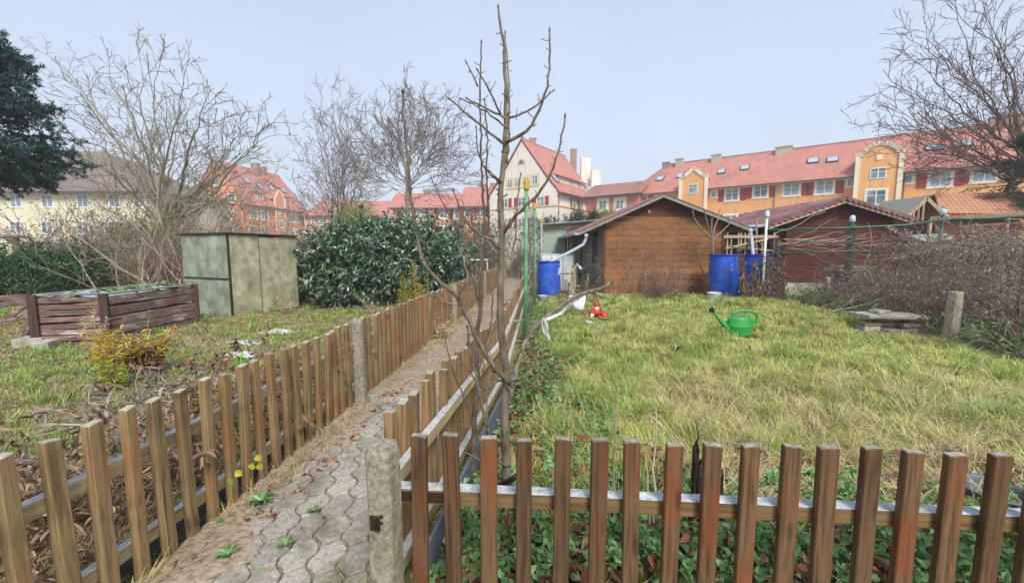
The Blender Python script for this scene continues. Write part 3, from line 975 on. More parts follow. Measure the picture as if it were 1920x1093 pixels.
TY = 1.72
tr = thing("young_tree", "slender bare young tree with grey-green trunk rising behind the front pickets", "tree", gy(955, 1027, TY) * [1, 1, 0])
tb, cb, bb = MB(), MB(), MB()
traced(tb, z4([(1067, 900), (1060, 700), (1045, 350), (1040, 100)]) + z6([(235, 1090), (220, 1000), (215, 850), (222, 700), (215, 580), (228, 450)]), TY, TY + .02, 28, 13, 12, 22, bb, .0012)
traced(cb, z6([(228, 450), (232, 400), (232, 250), (225, 120), (216, 60), (210, 25)]), TY + .02, TY + .03, 13, 4, 9, 12, bb)
T = TY + .01
for l, a, b_, w0, w1, s in [
    (z6([(230, 425), (195, 395), (130, 345), (70, 293)]), T, T - .12, 8, 4, 8),
    (z6([(230, 348), (180, 320), (120, 290)]), T, T + .1, 6, 3.5, 4),
    (z6([(234, 375), (170, 325), (100, 290)]), T, T + .2, 5, 3, 3),
    (z6([(216, 335), (180, 255), (150, 208)]), T, T - .15, 5, 3, 5),
    (z6([(150, 255), (135, 225), (118, 187)]), T + .14, T + .1, 4, 3, 3),
    (z6([(242, 345), (300, 325), (340, 295), (370, 267)]), T, T + .12, 6, 3.5, 4),
    (z6([(232, 418), (285, 395), (320, 350), (345, 290), (362, 200), (360, 93)]), T, T - .1, 9, 4, 16),
    (z6([(236, 480), (240, 400), (242, 240), (230, 100)]), T + .03, T + .08, 6, 3, 12),
    (z6([(228, 680), (245, 650), (280, 610), (330, 570), (370, 500), (395, 420), (405, 345)]), T, T - .15, 10, 4, 14),
    (z6([(235, 800), (250, 760), (262, 680), (265, 600), (275, 515)]), T + .05, T + .1, 5, 3, 8),
    (z6([(218, 535), (200, 515), (185, 503)]), T, T - .06, 7, 4, 3),
    (z6([(212, 730), (190, 700), (155, 692), (130, 670), (105, 630), (80, 563)]), T, T - .2, 8, 3.5, 7),
    (z3([(1440, 620), (1420, 600), (1350, 520), (1290, 420), (1230, 280), (1190, 185), (1110, 140), (1060, 90), (1020, 20)]), TY, TY - .25, 15, 9, 10),
    ([(792, 488), (781, 454), (775, 400), (768, 342), (765, 294), (760, 246), (755, 214), (755, 176)], TY - .25, TY - .3, 9, 5, 16),
    (z3([(1195, 240), (1100, 215), (1010, 170)]), TY - .15, TY - .1, 6, 3, 5),
    (z3([(1200, 185), (1260, 110), (1230, 60), (1220, 0), (1190, -60)]), TY - .18, TY - .1, 7, 4, 6),
    (z4([(1062, 400), (1020, 385), (980, 372)]) + z3([(1290, 640), (1270, 560), (1245, 420), (1240, 350)]), TY, TY - .2, 13, 5, 6),
    (z3([(1470, 700), (1390, 560), (1350, 545), (1340, 650), (1330, 700), (1340, 840)]), TY, TY - .1, 7, 4, 5),
    (z3([(1330, 655), (1270, 600), (1215, 530)]), TY - .06, TY - .1, 5, 3, 3),
    (z3([(1330, 655), (1380, 605), (1440, 600), (1480, 610)]), TY - .05, TY + .05, 7, 5, 3),
    (z3([(1440, 720), (1460, 640), (1480, 540), (1520, 420), (1560, 360)]) + z5([(190, 900), (240, 840), (330, 760), (480, 650), (600, 605), (700, 580), (752, 545)]), TY, TY + 1.1, 13, 9, 12),
    (z5([(555, 625), (590, 560), (592, 505)]), TY + .9, TY + .9, 6, 4, 5),
    (z5([(610, 605), (645, 560), (665, 520)]), TY + .95, TY + .9, 5, 6, 3),
    (z5([(600, 608), (650, 630), (690, 650)]), TY + .95, TY + 1.0, 5, 3, 3),
    (z5([(170, 985), (215, 1000), (260, 990)]), TY + .3, TY + .4, 6, 4, 3),
    (z3([(1440, 610), (1500, 590), (1555, 560), (1575, 480), (1600, 440)]), TY, TY + .25, 7, 4, 5),
    (z6([(165, 700), (150, 850), (110, 850), (80, 830)]), TY + .1, TY + .05, 5, 3, 3),
    ([(905, 700), (912, 640), (940, 600), (953, 580)], TY + .05, TY + .2, 5, 3, 3),
]:
    traced(cb, l, a, b_, w0, w1, 8, s, bb)
tb.build("trunk", M_BARKT, tr, True); cb.V, cb.F = (lambda o, k: (cb.V + bb.V, {q: cb.F.get(q, []) + [[i + k for i in f] for f in bb.F.get(q, [])] for q in set(cb.F) | set(bb.F)}))(0, len(cb.V)); cb.build("branches", M_BARKT, tr, True)

# second, darker sapling left of it
s2 = thing("young_tree", "dark-barked bare sapling with two upright shoots just left of the grey-trunked young tree", "tree", gy(884, 960, 1.98) * [1, 1, 0])
tb, cb, bb = MB(), MB(), MB()
traced(tb, [(884, 1000), (884, 945), (888, 845), (890, 772), (896, 720), (892, 634), (900, 595), (903, 541), (899, 515)] + z6([(155, 820), (165, 740)]), 1.98, 1.95, 17, 8, 9, 14, bb)
traced(cb, z6([(165, 745), (170, 640), (165, 560), (160, 480), (158, 380), (155, 250), (160, 128)]), 1.95, 1.9, 7, 3.5, 8, 22, bb)
traced(cb, z6([(172, 690), (185, 660), (180, 600), (175, 500), (178, 400), (170, 298)]), 1.95, 2.0, 6, 3.5, 8, 18, bb)
traced(cb, z6([(158, 480), (190, 510), (213, 545)]), 1.95, 2.0, 4, 2.5, 6, 3, bb)
traced(cb, z6([(175, 500), (150, 460), (145, 378)]), 1.95, 1.9, 4, 3, 6, 6, bb)
traced(cb, z6([(150, 880), (110, 700), (60, 620), (15, 525)]), 1.96, 1.8, 5, 2.5, 6, 9, bb)
traced(cb, [(895, 700), (915, 650), (925, 570), (912, 500)], 1.95, 2.05, 6, 3, 6, 6, bb)
traced(cb, [(890, 800), (868, 740), (850, 700), (826, 600)], 1.97, 1.9, 5, 2.5, 6, 6, bb)
tb.build("trunk", M_BARKD, s2, True); cb.V, cb.F = (lambda o, k: (cb.V + bb.V, {q: cb.F.get(q, []) + [[i + k for i in f] for f in bb.F.get(q, [])] for q in set(cb.F) | set(bb.F)}))(0, len(cb.V)); cb.build("branches", M_BARKD, s2, True)

# loose tree tie and cloth strips on the long branch
b = MB(); c0 = gy(957, 890, TY - .04)
b.tube([gy(975, 885, TY - .05), gy(962, 897, TY - .06), gy(945, 906, TY - .04), gy(930, 912, TY + .06), gy(925, 905, TY + .1)], .012, 8)
tag(b.build("tree_tie", M_BLACK, smooth=True), "black rubber hose tied round the foot of the young grey-trunked tree", "tree tie")


def cloth(name, pts, wid, label, cat, Y):
    b = MB(); V = []; K = len(pts)
    for i, (x, y) in enumerate(pts):
        p = gy(x, y, Y); w_ = wid[i]
        for s in np.linspace(-1, 1, 6):
            V.append(p + np.array([s * w_, .012 * math.sin(3.1 * s + i * 1.3) + .01 * rng.normal(), .006 * rng.normal()]))
    f = [(k * 6 + i, k * 6 + i + 1, (k + 1) * 6 + i + 1, (k + 1) * 6 + i) for k in range(K - 1) for i in range(5)]
    b.add(V, f); o = b.build(name, M_CLOTH, smooth=True)
    md = o.modifiers.new("thick", "SOLIDIFY"); md.thickness = .003
    return tag(o, label, cat)


cloth("cloth_strip", z5([(288, 790), (295, 830), (300, 880), (315, 915), (328, 935)]), [.008, .018, .016, .012, .004],
      "white cloth strip knotted and hanging near the middle of the long leaning branch", "cloth strip", TY + .52)
cloth("plastic_bag", z5([(520, 640), (522, 665), (525, 690), (535, 715), (545, 742)]), [.055, .05, .042, .028, .01],
      "torn white plastic bag hanging near the tip of the long leaning branch", "bag", TY + .86)
b = MB(); b.tube([gy(*z5([(310, 800)])[0], TY + .62), gy(*z5([(400, 760)])[0], TY + .8), gy(*z5([(480, 690)])[0], TY + .95)], .011, 8)
tag(b.build("pale_stick", M_CLOTH, smooth=True), "pale straight stick tied under the long leaning branch", "stick")


# ---------------------------------------------------------------- bigger bare trees
def bare_tree(name, label, base, H0, r0, spec, mt, lean=(0, 0), group=None, sides=(10, 6, 4, 3, 3), ends=None, zr=(.6, 1.0), bow=.12, lr=.3):
    e = thing(name, label, "tree", base, 0, group)
    base = np.array(base, float)
    K = 8
    z = np.linspace(0, H0, K); P = np.stack([base[0] + lean[0] * (z / H0) ** 1.3, base[1] + lean[1] * (z / H0), z - .1], 1)
    P[1:, :2] += rng.normal(size=(K - 1, 2)) * H0 * .008
    P = P[None]; R = (np.linspace(1.0, spec.get("tt", .6), K) * r0)[None]
    V, q = tube_arrays(P, R, 12)
    geo_obj("trunk", [(V, [q])], mt, e, True)
    lst = []; par, pr = P, R; lv = spec["levels"]
    if ends is not None:          # main limbs aimed at known crown extents
        E = np.array(ends, float); n = len(E); k = np.linspace(0, 1, 14)[None, :, None]
        hfr = np.clip((E[:, 2] - base[2]) / max(1e-3, E[:, 2].max()), 0, 1)
        t = zr[0] + (zr[1] - zr[0]) * np.clip(hfr * .8 + .3 * rng.random(n), 0, 1)
        x = np.clip(t * (K - 1), 0, K - 1.001); i0 = x.astype(int); f = (x - i0)[:, None]
        S = P[0][i0] * (1 - f) + P[0][i0 + 1] * f; r_s = R[0][i0]
        D = E - S; L = np.linalg.norm(D, axis=1)[:, None]
        C = S + D * .42 + np.array([0, 0, 1.0]) * L * bow * (.4 + rng.random((n, 1))) + rng.normal(size=(n, 3)) * L * .05
        Q = (1 - k) ** 2 * S[:, None] + 2 * k * (1 - k) * C[:, None] + k ** 2 * E[:, None]
        wv = np.cumsum(rng.normal(size=Q.shape), 1); wv -= k * wv[:, -1:]
        Q = Q + wv * (L[:, None] * .012)
        RR = np.maximum((r_s * lr)[:, None] * (L / L.max()) ** .5 * np.linspace(1, .1, 14)[None] ** 1.1, .010)
        V, q = tube_arrays(Q, RR, 7); lst.append((V, [q])); par, pr = Q, RR
    for li, s in enumerate(lv):
        par, pr = grow(par, pr, **s)
        V, q = tube_arrays(par, pr, sides[min(li + (ends is not None), 4)]); lst.append((V, [q]))
    geo_obj("crown", lst, mt, e, False)
    return e


def ends_px(pts, Y, dy):
    return [gy(x, y, Y + dy * (rng.random() * 2 - 1)) for x, y in pts]


TW = lambda a, b, c, r, m=1.0: [dict(n=a, t0=.2, t1=1.0, ang=.62, length=2.0 * r, K=8, up=.12, wig=.14, rr=.5, taper=.3, tipshort=.55, rmin=.0095 * m),
                         dict(n=b, t0=.15, t1=1.0, ang=.62, length=.85 * r, K=6, up=.08, wig=.18, rr=.55, taper=.4, tipshort=.4, rmin=.0085 * m),
                         dict(n=c, t0=.2, t1=1.0, ang=.7, length=.34 * r, K=4, up=.06, wig=.22, rr=.7, taper=.6, rmin=.0075 * m)]
# wide spreading walnut-like tree on the left
pts = [(98, 112), (140, 160), (205, 135), (262, 112), (300, 118), (345, 155), (395, 170), (450, 240), (500, 235), (528, 252), (522, 330), (480, 380),
       (420, 330), (240, 200), (330, 220), (180, 250), (120, 235), (130, 320), (370, 280), (430, 290), (200, 320)]
bare_tree("bare_tree", "wide spreading bare tree in front of the cream and orange houses on the left", gy(318, 452, 16) * [1, 1, 0], 2.5, .25,
          dict(tt=.85, levels=TW(8, 4, 3, 1.0, 1.05)), M_BARK, ends=ends_px(pts, 16, 3.2), zr=(.55, 1.0), bow=.16, lr=.33)
# two trees in the middle
pts = [(605, 180), (622, 172), (642, 190), (655, 178), (590, 235), (575, 285), (580, 330), (600, 290), (668, 225), (690, 240), (640, 230), (700, 280), (562, 355), (615, 240), (630, 300), (560, 390), (684, 300)]
bare_tree("bare_tree", "tall airy bare tree with upright stems, left of the round-crowned one", gy(640, 470, 27) * [1, 1, 0], 2.4, .19,
          dict(tt=.9, levels=TW(9, 4, 2, 1.25, 1.35)), M_TWIG, ends=ends_px(pts, 27, 2.0), zr=(.3, 1.0), bow=-.02, lr=.30)
pts = [(776 + 118 * math.cos(math.radians(a)) * s, 300 - 132 * math.sin(math.radians(a)) * s) for a, s in zip(np.linspace(-20, 200, 27), rng.random(27) * .32 + .70)]
pts += [(740, 230), (800, 220), (776, 250), (830, 280), (720, 290), (770, 190)]
bare_tree("bare_tree", "round-crowned bare tree in the middle, behind the laurel bush", gy(768, 470, 26) * [1, 1, 0], 6.4, .22,
          dict(tt=.35, levels=TW(8, 4, 3, 1.05, 1.35)), M_TWIG, ends=ends_px(pts, 26, 3.4), zr=(.42, 1.0), bow=.06, lr=.26)
# big tree on the right
pts = [(1642, 228), (1655, 130), (1662, 190), (1690, 60), (1730, 30), (1770, -10), (1640, 255), (1680, 165), (1700, 100), (1800, 50), (1850, 10), (1900, -60), (1950, 50), (1980, 150), (1750, 150), (1662, 290),
       (1700, 320), (1780, 340), (2000, 220), (1830, -80), (1720, 210), (1790, 120), (1870, 100), (1740, 270), (1810, 220), (1900, 180), (1690, 250)]
bare_tree("bare_tree", "big bare tree at the right edge, above the orange row of houses", gy(1848, 470, 17) * [1, 1, 0], 6.4, .25,
          dict(tt=.45, levels=TW(8, 4, 2, 1.0, 1.0)), M_BARKD, lean=(1.5, 0), ends=ends_px(pts, 17, 2.8), zr=(.40, 1.0), bow=.05, lr=.33)
# slim shrub-like tree right behind the red shed roof and small ones by the shed
for px_, py_, Yd, hh, lb in [(1500, 400, 19, 2.6, "small bare fruit tree standing behind the purple shed roof"),
                             (330, 440, 23, 2.9, "low bare tree between the spreading tree and the orange gabled house")]:
    bare_tree("bare_tree", lb, gy(px_, py_, Yd) * [1, 1, 0], hh, .07,
              dict(tt=.6, levels=[
                  dict(n=8, t0=.6, t1=1.0, ang=.7, length=1.5, K=8, up=.5, wig=.1, rr=.6, taper=.2, rmin=.01),
                  dict(n=6, t0=.2, t1=1.0, ang=.6, length=.7, K=5, up=.2, wig=.15, rr=.6, taper=.4, rmin=.008),
                  dict(n=3, t0=.2, t1=1.0, ang=.7, length=.3, K=4, up=.1, wig=.2, rr=.7, taper=.6, rmin=.007)]), M_TWIG)


# ---------------------------------------------------------------- conifers
def conifer(label, base, H0, rbase, nb, mt, droop=-.25, nL=.07, nW=.018, dens=26, z0=.6, name="conifer", sub=11, az=None):
    e = thing(name, label, "tree", base)
    base = np.array(base, float)
    K = 8; z = np.linspace(0, H0, K)
    P = np.stack([np.full(K, base[0]), np.full(K, base[1]), z], 1)[None]; R = (np.linspace(.2, .02, K) * H0 / 9)[None]
    V, q = tube_arrays(P, R, 10); geo_obj("trunk", [(V, [q])], M_BARKD, e, True)
    t = np.sort(rng.random(nb)); zz = z0 + (H0 - z0) * t
    a = rng.random(nb) * 2 * PI if az is None else az[0] + (az[1] - az[0]) * rng.random(nb)
    L = rbase * (1 - t) ** .6 * np.clip(.45 + t * 3.2, 0, 1) * (.75 + .5 * rng.random(nb)) + .15
    k = np.linspace(0, 1, 9)
    d = np.stack([np.cos(a), np.sin(a)], 1)
    B = np.zeros((nb, 9, 3))
    B[:, :, :2] = base[None, None, :2] + d[:, None] * (L[:, None] * k[None])[..., None]
    B[:, :, 2] = zz[:, None] + L[:, None] * (droop * 1.1 * k + (-droop) * .75 * k ** 3 + .04 * rng.normal(size=(nb, 1)))
    RB = np.linspace(.028, .005, 9)[None] * np.ones((nb, 1))
    S, RS = grow(B, RB, sub, .15, 1.0, .85, .62 * rbase / 2.5, K=5, up=-.08, wig=.08, rr=.6, taper=.4, rmin=.003, tipshort=.4, flat=.7)
    S2, RS2 = grow(S, RS, 3, .2, 1.0, .7, .28 * rbase / 2.5, K=4, up=-.05, wig=.1, rr=.8, rmin=.002, flat=.6)
    lst = []
    for p, r, s in ((B, RB, 5), (S, RS, 3)):
        V, q = tube_arrays(p, r, s); lst.append((V, [q]))
    geo_obj("branches", lst, M_BARKD, e)
    lst = []
    for A, dn in ((S, dens), (S2, dens // 2)):
        N = len(A); i = np.repeat(np.arange(N), dn); M = len(i); tt = rng.random(M) * (A.shape[1] - 1.01)
        j = tt.astype(int); fr = (tt - j)[:, None]
        p = A[i, j] * (1 - fr) + A[i, j + 1] * fr; T_ = unit(A[i, j + 1] - A[i, j])
        f = unit(T_ * .8 + rdir(M) * .8)
        lst.append(slivers(p, nL * (.6 + .8 * rng.random(M)), nW, f))
    geo_obj("needles", lst, mt, e)
    return e


conifer("blue-green conifer with heavy drooping boughs at the left edge of the photo", gy(-62, 470, 9.0) * [1, 1, 0], 6.7, 1.75, 130, L_FIR, nL=.085, nW=.022, z0=2.9, dens=34, az=(-1.9, 1.2))
conifer("dark green conifer at the right edge of the photo, under the big bare tree", gy(1935, 470, 14.5) * [1, 1, 0], 5.5, 1.8, 70, L_CON, nL=.07, nW=.02, z0=2.2, dens=18)


# ---------------------------------------------------------------- leafy and twiggy shrubs
def ellipsoid_pts(N, c, r, shell=.45):
    d = rdir(N); q = (shell + (1 - shell) * rng.random(N)) ** 1
    lump = 1 + .16 * np.sin(d[:, 0] * 7 + c[0]) * np.cos(d[:, 1] * 6) + .1 * np.sin(d[:, 2] * 11 + d[:, 0] * 9)
    return np.array(c) + d * (q * lump)[:, None] * np.array(r), d


def shrub(name, label, cat, blobs, N, L, W, mt, stems=14, fan=0, tw=M_BARKD, kind=None, droop=.15, outdir=.7):
    """blobs: list of (centre, radii); leaf clumps in sprays"""
    c0 = np.array(blobs[0][0]) * [1, 1, 0]
    e = thing(name, label, cat, c0)
    vol = np.array([np.prod(b[1]) ** (2 / 3) for b in blobs]); vol /= vol.sum()
    lst = []; br = []
    for (c, r), v in zip(blobs, vol):
        n = int(N * v / 9); P, d = ellipsoid_pts(n, c, r)
        P += rdir(n) * rng.random((n, 1)) ** 2.2 * .42 * np.mean(r); keep = P[:, 2] > .04; P, d = P[keep], d[keep]; n = len(P)
        tdir = unit(d * outdir + rdir(n) * .7 + [0, 0, .25])
        i = np.repeat(np.arange(n), 9); k = np.tile(np.arange(9), n)
        p = P[i] + tdir[i] * (k * L * .28)[:, None]
        f = unit(tdir[i] * .6 + rdir(len(i)) * .75 - [0, 0, droop])
        lst.append(leaves(p, L * (.6 + .6 * rng.random(len(i))), W, f, unit(rdir(len(i)) * .8 + [0, 0, 1.0]), .2))
        S = []
        if n < 1: continue
        for _ in range(int(stems * v * 3) + 2):
            j = rng.integers(n); S.append(np.linspace(np.array([c[0], c[1], 0]) + rng.normal(size=3) * [.25 * r[0], .25 * r[1], 0], P[j], 6) + rng.normal(size=(6, 3)) * .03)
        S = np.array(S); V, q = tube_arrays(S, np.linspace(.016, .005, 6)[None] * np.ones((len(S), 1)), 5); br.append((V, [q]))
    geo_obj("foliage", lst, mt, e); geo_obj("stems", br, tw, e)
    return e


YL = 9.2


def blob(px, py, Y, rx, ry, rz):
    return (gy(px, py, Y), (rx, ry, rz))


shrub("laurel_bush", "large glossy dark green laurel bush behind the left path fence", "bush",
      [blob(600 + 260 * rng.random(), 458 + 62 * rng.random(), YL - .5 + .5 * rng.random(), .16 + .16 * rng.random(), .2, .18 + .2 * rng.random()) for _ in range(24)] + [blob(655, 505, YL, .75, .8, .95), blob(720, 495, YL + .1, .85, .8, .95), blob(790, 495, YL - .1, .8, .8, .95), blob(830, 510, YL + .2, .5, .7, .8),
       blob(750, 458, YL + .3, .55, .6, .55), blob(615, 520, YL, .35, .5, .7), blob(690, 540, YL - .2, .9, .7, .5)], 26000, .14, .052, L_LAUREL, 30)
shrub("golden_conifer", "rounded golden-green conifer poking up behind the laurel bush", "shrub",
      [blob(672, 422, 11.5, .55, .55, .62), blob(690, 450, 11.5, .6, .5, .6)], 12000, .05, .016, L_THUJA, 10)
shrub("evergreen_shrub", "dark green leafy shrub at the far left behind the compost box", "shrub",
      [blob(60, 518, 9.5, 1.1, .7, .5), blob(140, 508, 10.2, .7, .7, .5), blob(-30, 515, 9.5, .9, .7, .5)], 9000, .11, .04, L_HEDGE, 20)
shrub("ivy_shrub", "small leafy shrub with variegated leaves right of the rusty metal shed", "shrub",
      [blob(590, 480, 9.6, .42, .5, .65), blob(575, 520, 9.5, .35, .4, .5)], 3500, .06, .035, L_GREYG, 12)
shrub("conifer_shrub", "low grey-green hedge plant between laurel and young tree", "shrub",
      [blob(880, 440, 17, .95, .9, 1.1), blob(915, 470, 16, .8, .8, .9)], 6000, .09, .03, L_GREYG, 20)
for px_, hh, lb in ((1082, 1.15, "pointed dark cypress in front of the white gabled house, the taller of the two"),
                    (1111, .95, "pointed dark cypress right of the taller one, in front of the pink link building")):
    shrub("cypress", lb, "tree", [blob(px_, 415, 19, .30, .3, hh * .55), blob(px_, 425, 19, .36, .35, hh * .6), blob(px_, 398 if hh > 1 else 404, 19, .15, .15, hh * .38)], 3500, .07, .018, L_CON, 6)
shrub("far_hedge", "grey-green hedge above the pale green greenhouse box, below the white house", "hedge",
      [blob(1045, 425, 20, .9, .7, .55), blob(1085, 428, 20, .9, .7, .5), blob(1010, 430, 20, .9, .7, .6)], 5000, .10, .035, L_GREYG, 14)
shrub("round_bush", "rounded light green bush beside the smaller cypress", "bush",
      [blob(1135, 412, 19, .6, .6, .5)], 3000, .07, .03, L_THUJA, 8)
shrub("ivy_tree_stump", "mossy yellow-green growth round the trunk of the wide spreading bare tree", "shrub",
      [blob(290, 425, 14.8, .75, .5, .55), blob(255, 440, 14.5, .6, .5, .4)], 2600, .08, .03, L_THUJA, 10)
shrub("grey_conifer", "distant silvery conifer between the spreading tree and the orange gabled house", "tree",
      [blob(345, 405, 30, .9, .8, 1.4), blob(330, 425, 30, 1.2, .9, 1.1)], 4000, .14, .04, L_GREYG, 8)


def thicket(name, label, cat, base, n, length, mt, K=8, up=.55, wig=.12, r=.006, sub=None, leaf=None, zr=0.0, kind="stuff", outs=.45, sides=4, parent=None):
    """arching stems from the base points (N,3)"""
    N = len(base)
    a = rng.random(N) * 2 * PI
    d = unit(np.stack([np.cos(a) * outs, np.sin(a) * outs, np.ones(N)], 1) + rng.normal(size=(N, 3)) * .2)
    L = length * (.5 + rng.random(N)); p = np.array(base, float); pts = [p]
    for k in range(K - 1):
        d = unit(d + wig * rng.normal(size=(N, 3)) - np.array([0, 0, up]) * (k / K) ** 1.5)
        p = p + d * (L / (K - 1))[:, None]; p[:, 2] = np.maximum(p[:, 2], .02 + .05 * rng.random(N)); pts.append(p.copy())
    P = np.stack(pts, 1); R = np.linspace(1, .35, K)[None] * (r * (.5 + rng.random(N)))[:, None]
    V, q = tube_arrays(P, R, sides); lst = [(V, [q])]
    P2 = P
    if sub:
        P2, R2 = grow(P, R, **sub); V, q = tube_arrays(P2, R2, 3); lst.append((V, [q]))
    if leaf and leaf[0] > 0:
        e = thing(name, label, cat, np.array([base[:, 0].mean(), base[:, 1].mean(), 0])); e["kind"] = kind
        geo_obj("stems", lst, mt, e)
        nl, Ls, Ws, lm = leaf
        N2 = len(P2); i = rng.integers(N2, size=nl); t_ = rng.random(nl) * (P2.shape[1] - 1.01); j = t_.astype(int); fr = (t_ - j)[:, None]
        pp = P2[i, j] * (1 - fr) + P2[i, j + 1] * fr
        f = unit(rdir(nl) + [0, 0, -.4])
        geo_obj("dry_leaves", [leaves(pp, Ls * (.5 + rng.random(nl)), Ws, f, None, .5)], lm, e)
        return e
    o = geo_obj(name, lst, mt)
    return tag(o, label, cat, kind=kind)


def area(N, x0, x1, y0, y1, z=0.0):
    return np.stack([x0 + (x1 - x0) * rng.random(N), y0 + (y1 - y0) * rng.random(N), np.full(N, z)], 1)


SUB = dict(n=4, t0=.25, t1=1.0, ang=.7, length=.35, K=4, up=.05, wig=.25, rr=.6, taper=.5, rmin=.0022)
# right-hand bramble bank
N = 1900
y = 4.2 + 6.0 * rng.random(N); x = bramble_x(y) + .75 + 3.9 * rng.random(N) ** 1.2
bs = np.stack([x, y, .08 * rng.random(N) + .16 * np.clip((x - bramble_x(y)), 0, 3) * np.clip((9.6 - y) / 3, 0, 1)], 1)
pxx = 960 + 757 * x / y
BD = (x - 5.5) ** 2 + (y - 6.1) ** 2 > 1.0
bs = bs[BD & (y < 9.3) & ((pxx > 1660) | (y < 6.5) | (rng.random(N) < .4))]
thicket("bramble_bank", "tangled brown bramble bank with dead leaves along the right side of the lawn", "brambles", bs, 0, .85, M_TWIGR, up=.5, r=.005, sub=SUB,
        leaf=(13000, .045, .018, L_DRYG), wig=.17, outs=.9)
N = 900
y = 4.4 + 5.2 * rng.random(N); x = bramble_x(y) + .5 + 3.2 * rng.random(N)
thicket("bramble_canes", "dark long bramble canes arching out of the right-hand bank", "brambles", np.stack([x, y, 0 * x], 1)[(960 + 757 * x / y) > 1600], 0, 1.7, M_BARKD, up=.75, r=.006, sub=SUB, wig=.13, outs=1.0)
N = 500
y = 4.0 + 5.5 * rng.random(N); x = bramble_x(y) + .4 + 1.0 * rng.random(N)
thicket("bramble_edge", "low green and brown undergrowth at the edge of the right bramble bank", "undergrowth", np.stack([x, y, 0 * x], 1)[(x - 5.5) ** 2 + (y - 6.1) ** 2 > .8], 0, .32, M_TWIGP, up=.5, r=.004, sub=SUB,
        leaf=(8000, .045, .03, L_IVY), wig=.2, outs=.8)
# pale dead vine mass on top, right
N = 420
p_ = np.stack([8.3 + 3.6 * rng.random(N), 6.6 + 2.4 * rng.random(N), .75 + .45 * rng.random(N)], 1)
thicket("dead_vine_mass", "pale dead vines and seed heads over the right bramble bank, under the green pipes", "vines", p_, 0, .8, M_TWIGP, up=.7, r=.004, sub=SUB, leaf=(15000, .05, .02, L_DRYG), outs=1.2)
# left thickets
b1_ = area(420, -13.6, -9.2, 10.4, 12.8)
thicket("bramble_thicket", "grey tangled bramble stems behind the compost box on the left", "brambles", b1_, 0, 1.6, M_TWIGP, up=.5, r=.007, wig=.14, outs=.6,
        sub=dict(n=6, t0=.25, t1=1.0, ang=.7, length=.6, K=5, up=.05, wig=.2, rr=.6, taper=.5, rmin=.004), leaf=(5200, .06, .03, L_GREYG))
b1_ = area(260, -9.4, -6.9, 9.8, 11.8)
thicket("red_brown_shrub", "reddish brown bare shrub between compost box and metal shed", "shrub", b1_, 0, 1.7, M_TWIGR, up=.25, r=.007, wig=.12, outs=.45,
        sub=dict(n=8, t0=.2, t1=1.0, ang=.6, length=.45, K=5, up=.2, wig=.2, rr=.6, taper=.5, rmin=.003), leaf=(6000, .05, .02, L_DRY))
b1_ = area(26, -9.6, -7.2, 9.3, 10.2)
thicket("pale_stem_bush", "bush of thick pale upright stems behind the compost box", "bush", b1_, 0, 2.3, M_TWIGP, up=.05, r=.017, wig=.16, outs=.45, kind="thing",
        sub=dict(n=6, t0=.3, t1=1.0, ang=.6, length=.7, K=6, up=.3, wig=.15, rr=.6, taper=.4, rmin=.005), leaf=(60, .05, .03, L_DRY), sides=6)
b1_ = area(200, -18, -8.2, 13.5, 16)
thicket("far_thicket", "grey-brown tangle of branches in front of the yellow house", "thicket", b1_, 0, 2.7, M_TWIGP, up=.25, r=.009, wig=.1, outs=.45,
        sub=dict(n=9, t0=.2, t1=1.0, ang=.6, length=1.0, K=5, up=.15, wig=.15, rr=.6, taper=.5, rmin=.007), leaf=(2500, .08, .04, L_GREYG))
b1_ = area(340, -6.5, 1.0, 17, 22)
thicket("middle_thicket", "bare brown shrubs behind the laurel bush, below the distant row of houses", "thicket", b1_, 0, 2.0, M_TWIG, up=.2, r=.010, wig=.1, outs=.4,
        sub=dict(n=8, t0=.2, t1=1.0, ang=.6, length=.7, K=5, up=.15, wig=.15, rr=.6, taper=.5, rmin=.007), leaf=(5000, .07, .03, L_GREYG))
b1_ = area(300, -26, -6, 24, 30)
thicket("distant_thicket", "distant bare hedge in front of the orange gabled house", "thicket", b1_, 0, 2.6, M_TWIG, up=.2, r=.012, wig=.1, outs=.4,
        sub=dict(n=9, t0=.2, t1=1.0, ang=.6, length=.9, K=5, up=.15, wig=.15, rr=.6, taper=.5, rmin=.010), leaf=(6000, .10, .05, L_GREYG))
# weeds against brown shed wall and at the barrel
b1_ = area(50, 2.6, 4.6, 10.1, 10.8)
thicket("dry_weeds", "dry brown weed stalks against the brown timber shed wall", "weeds", b1_, 0, 1.25, M_TWIGR, up=.1, r=.004, wig=.1, outs=.25,
        sub=dict(n=9, t0=.2, t1=1.0, ang=.6, length=.3, K=4, up=.1, wig=.2, rr=.6, taper=.5, rmin=.0025), leaf=(500, .04, .015, L_DRY))
b1_ = area(60, 3.35, 3.95, 9.7, 10.2)
thicket("dry_weed_clump", "dark tangled clump of dead weeds round the small concrete stub by the brown shed", "weeds", b1_, 0, .55, M_BARKD, up=.3, r=.004, wig=.2, outs=.5,
        sub=dict(n=6, t0=.2, t1=1.0, ang=.7, length=.25, K=4, up=.1, wig=.3, rr=.6, taper=.5, rmin=.003), leaf=(300, .04, .02, L_DRY))
b1_ = area(45, 1.0, 1.75, 7.0, 9.4)
thicket("rose_canes", "dark bare rose canes at the foot of the left blue barrel", "canes", b1_, 0, .75, M_BARKD, up=.05, r=.007, wig=.12, outs=.3,
        sub=dict(n=3, t0=.3, t1=1.0, ang=.6, length=.2, K=4, up=.3, wig=.2, rr=.6, taper=.5, rmin=.003), leaf=(40, .04, .02, L_DRY))
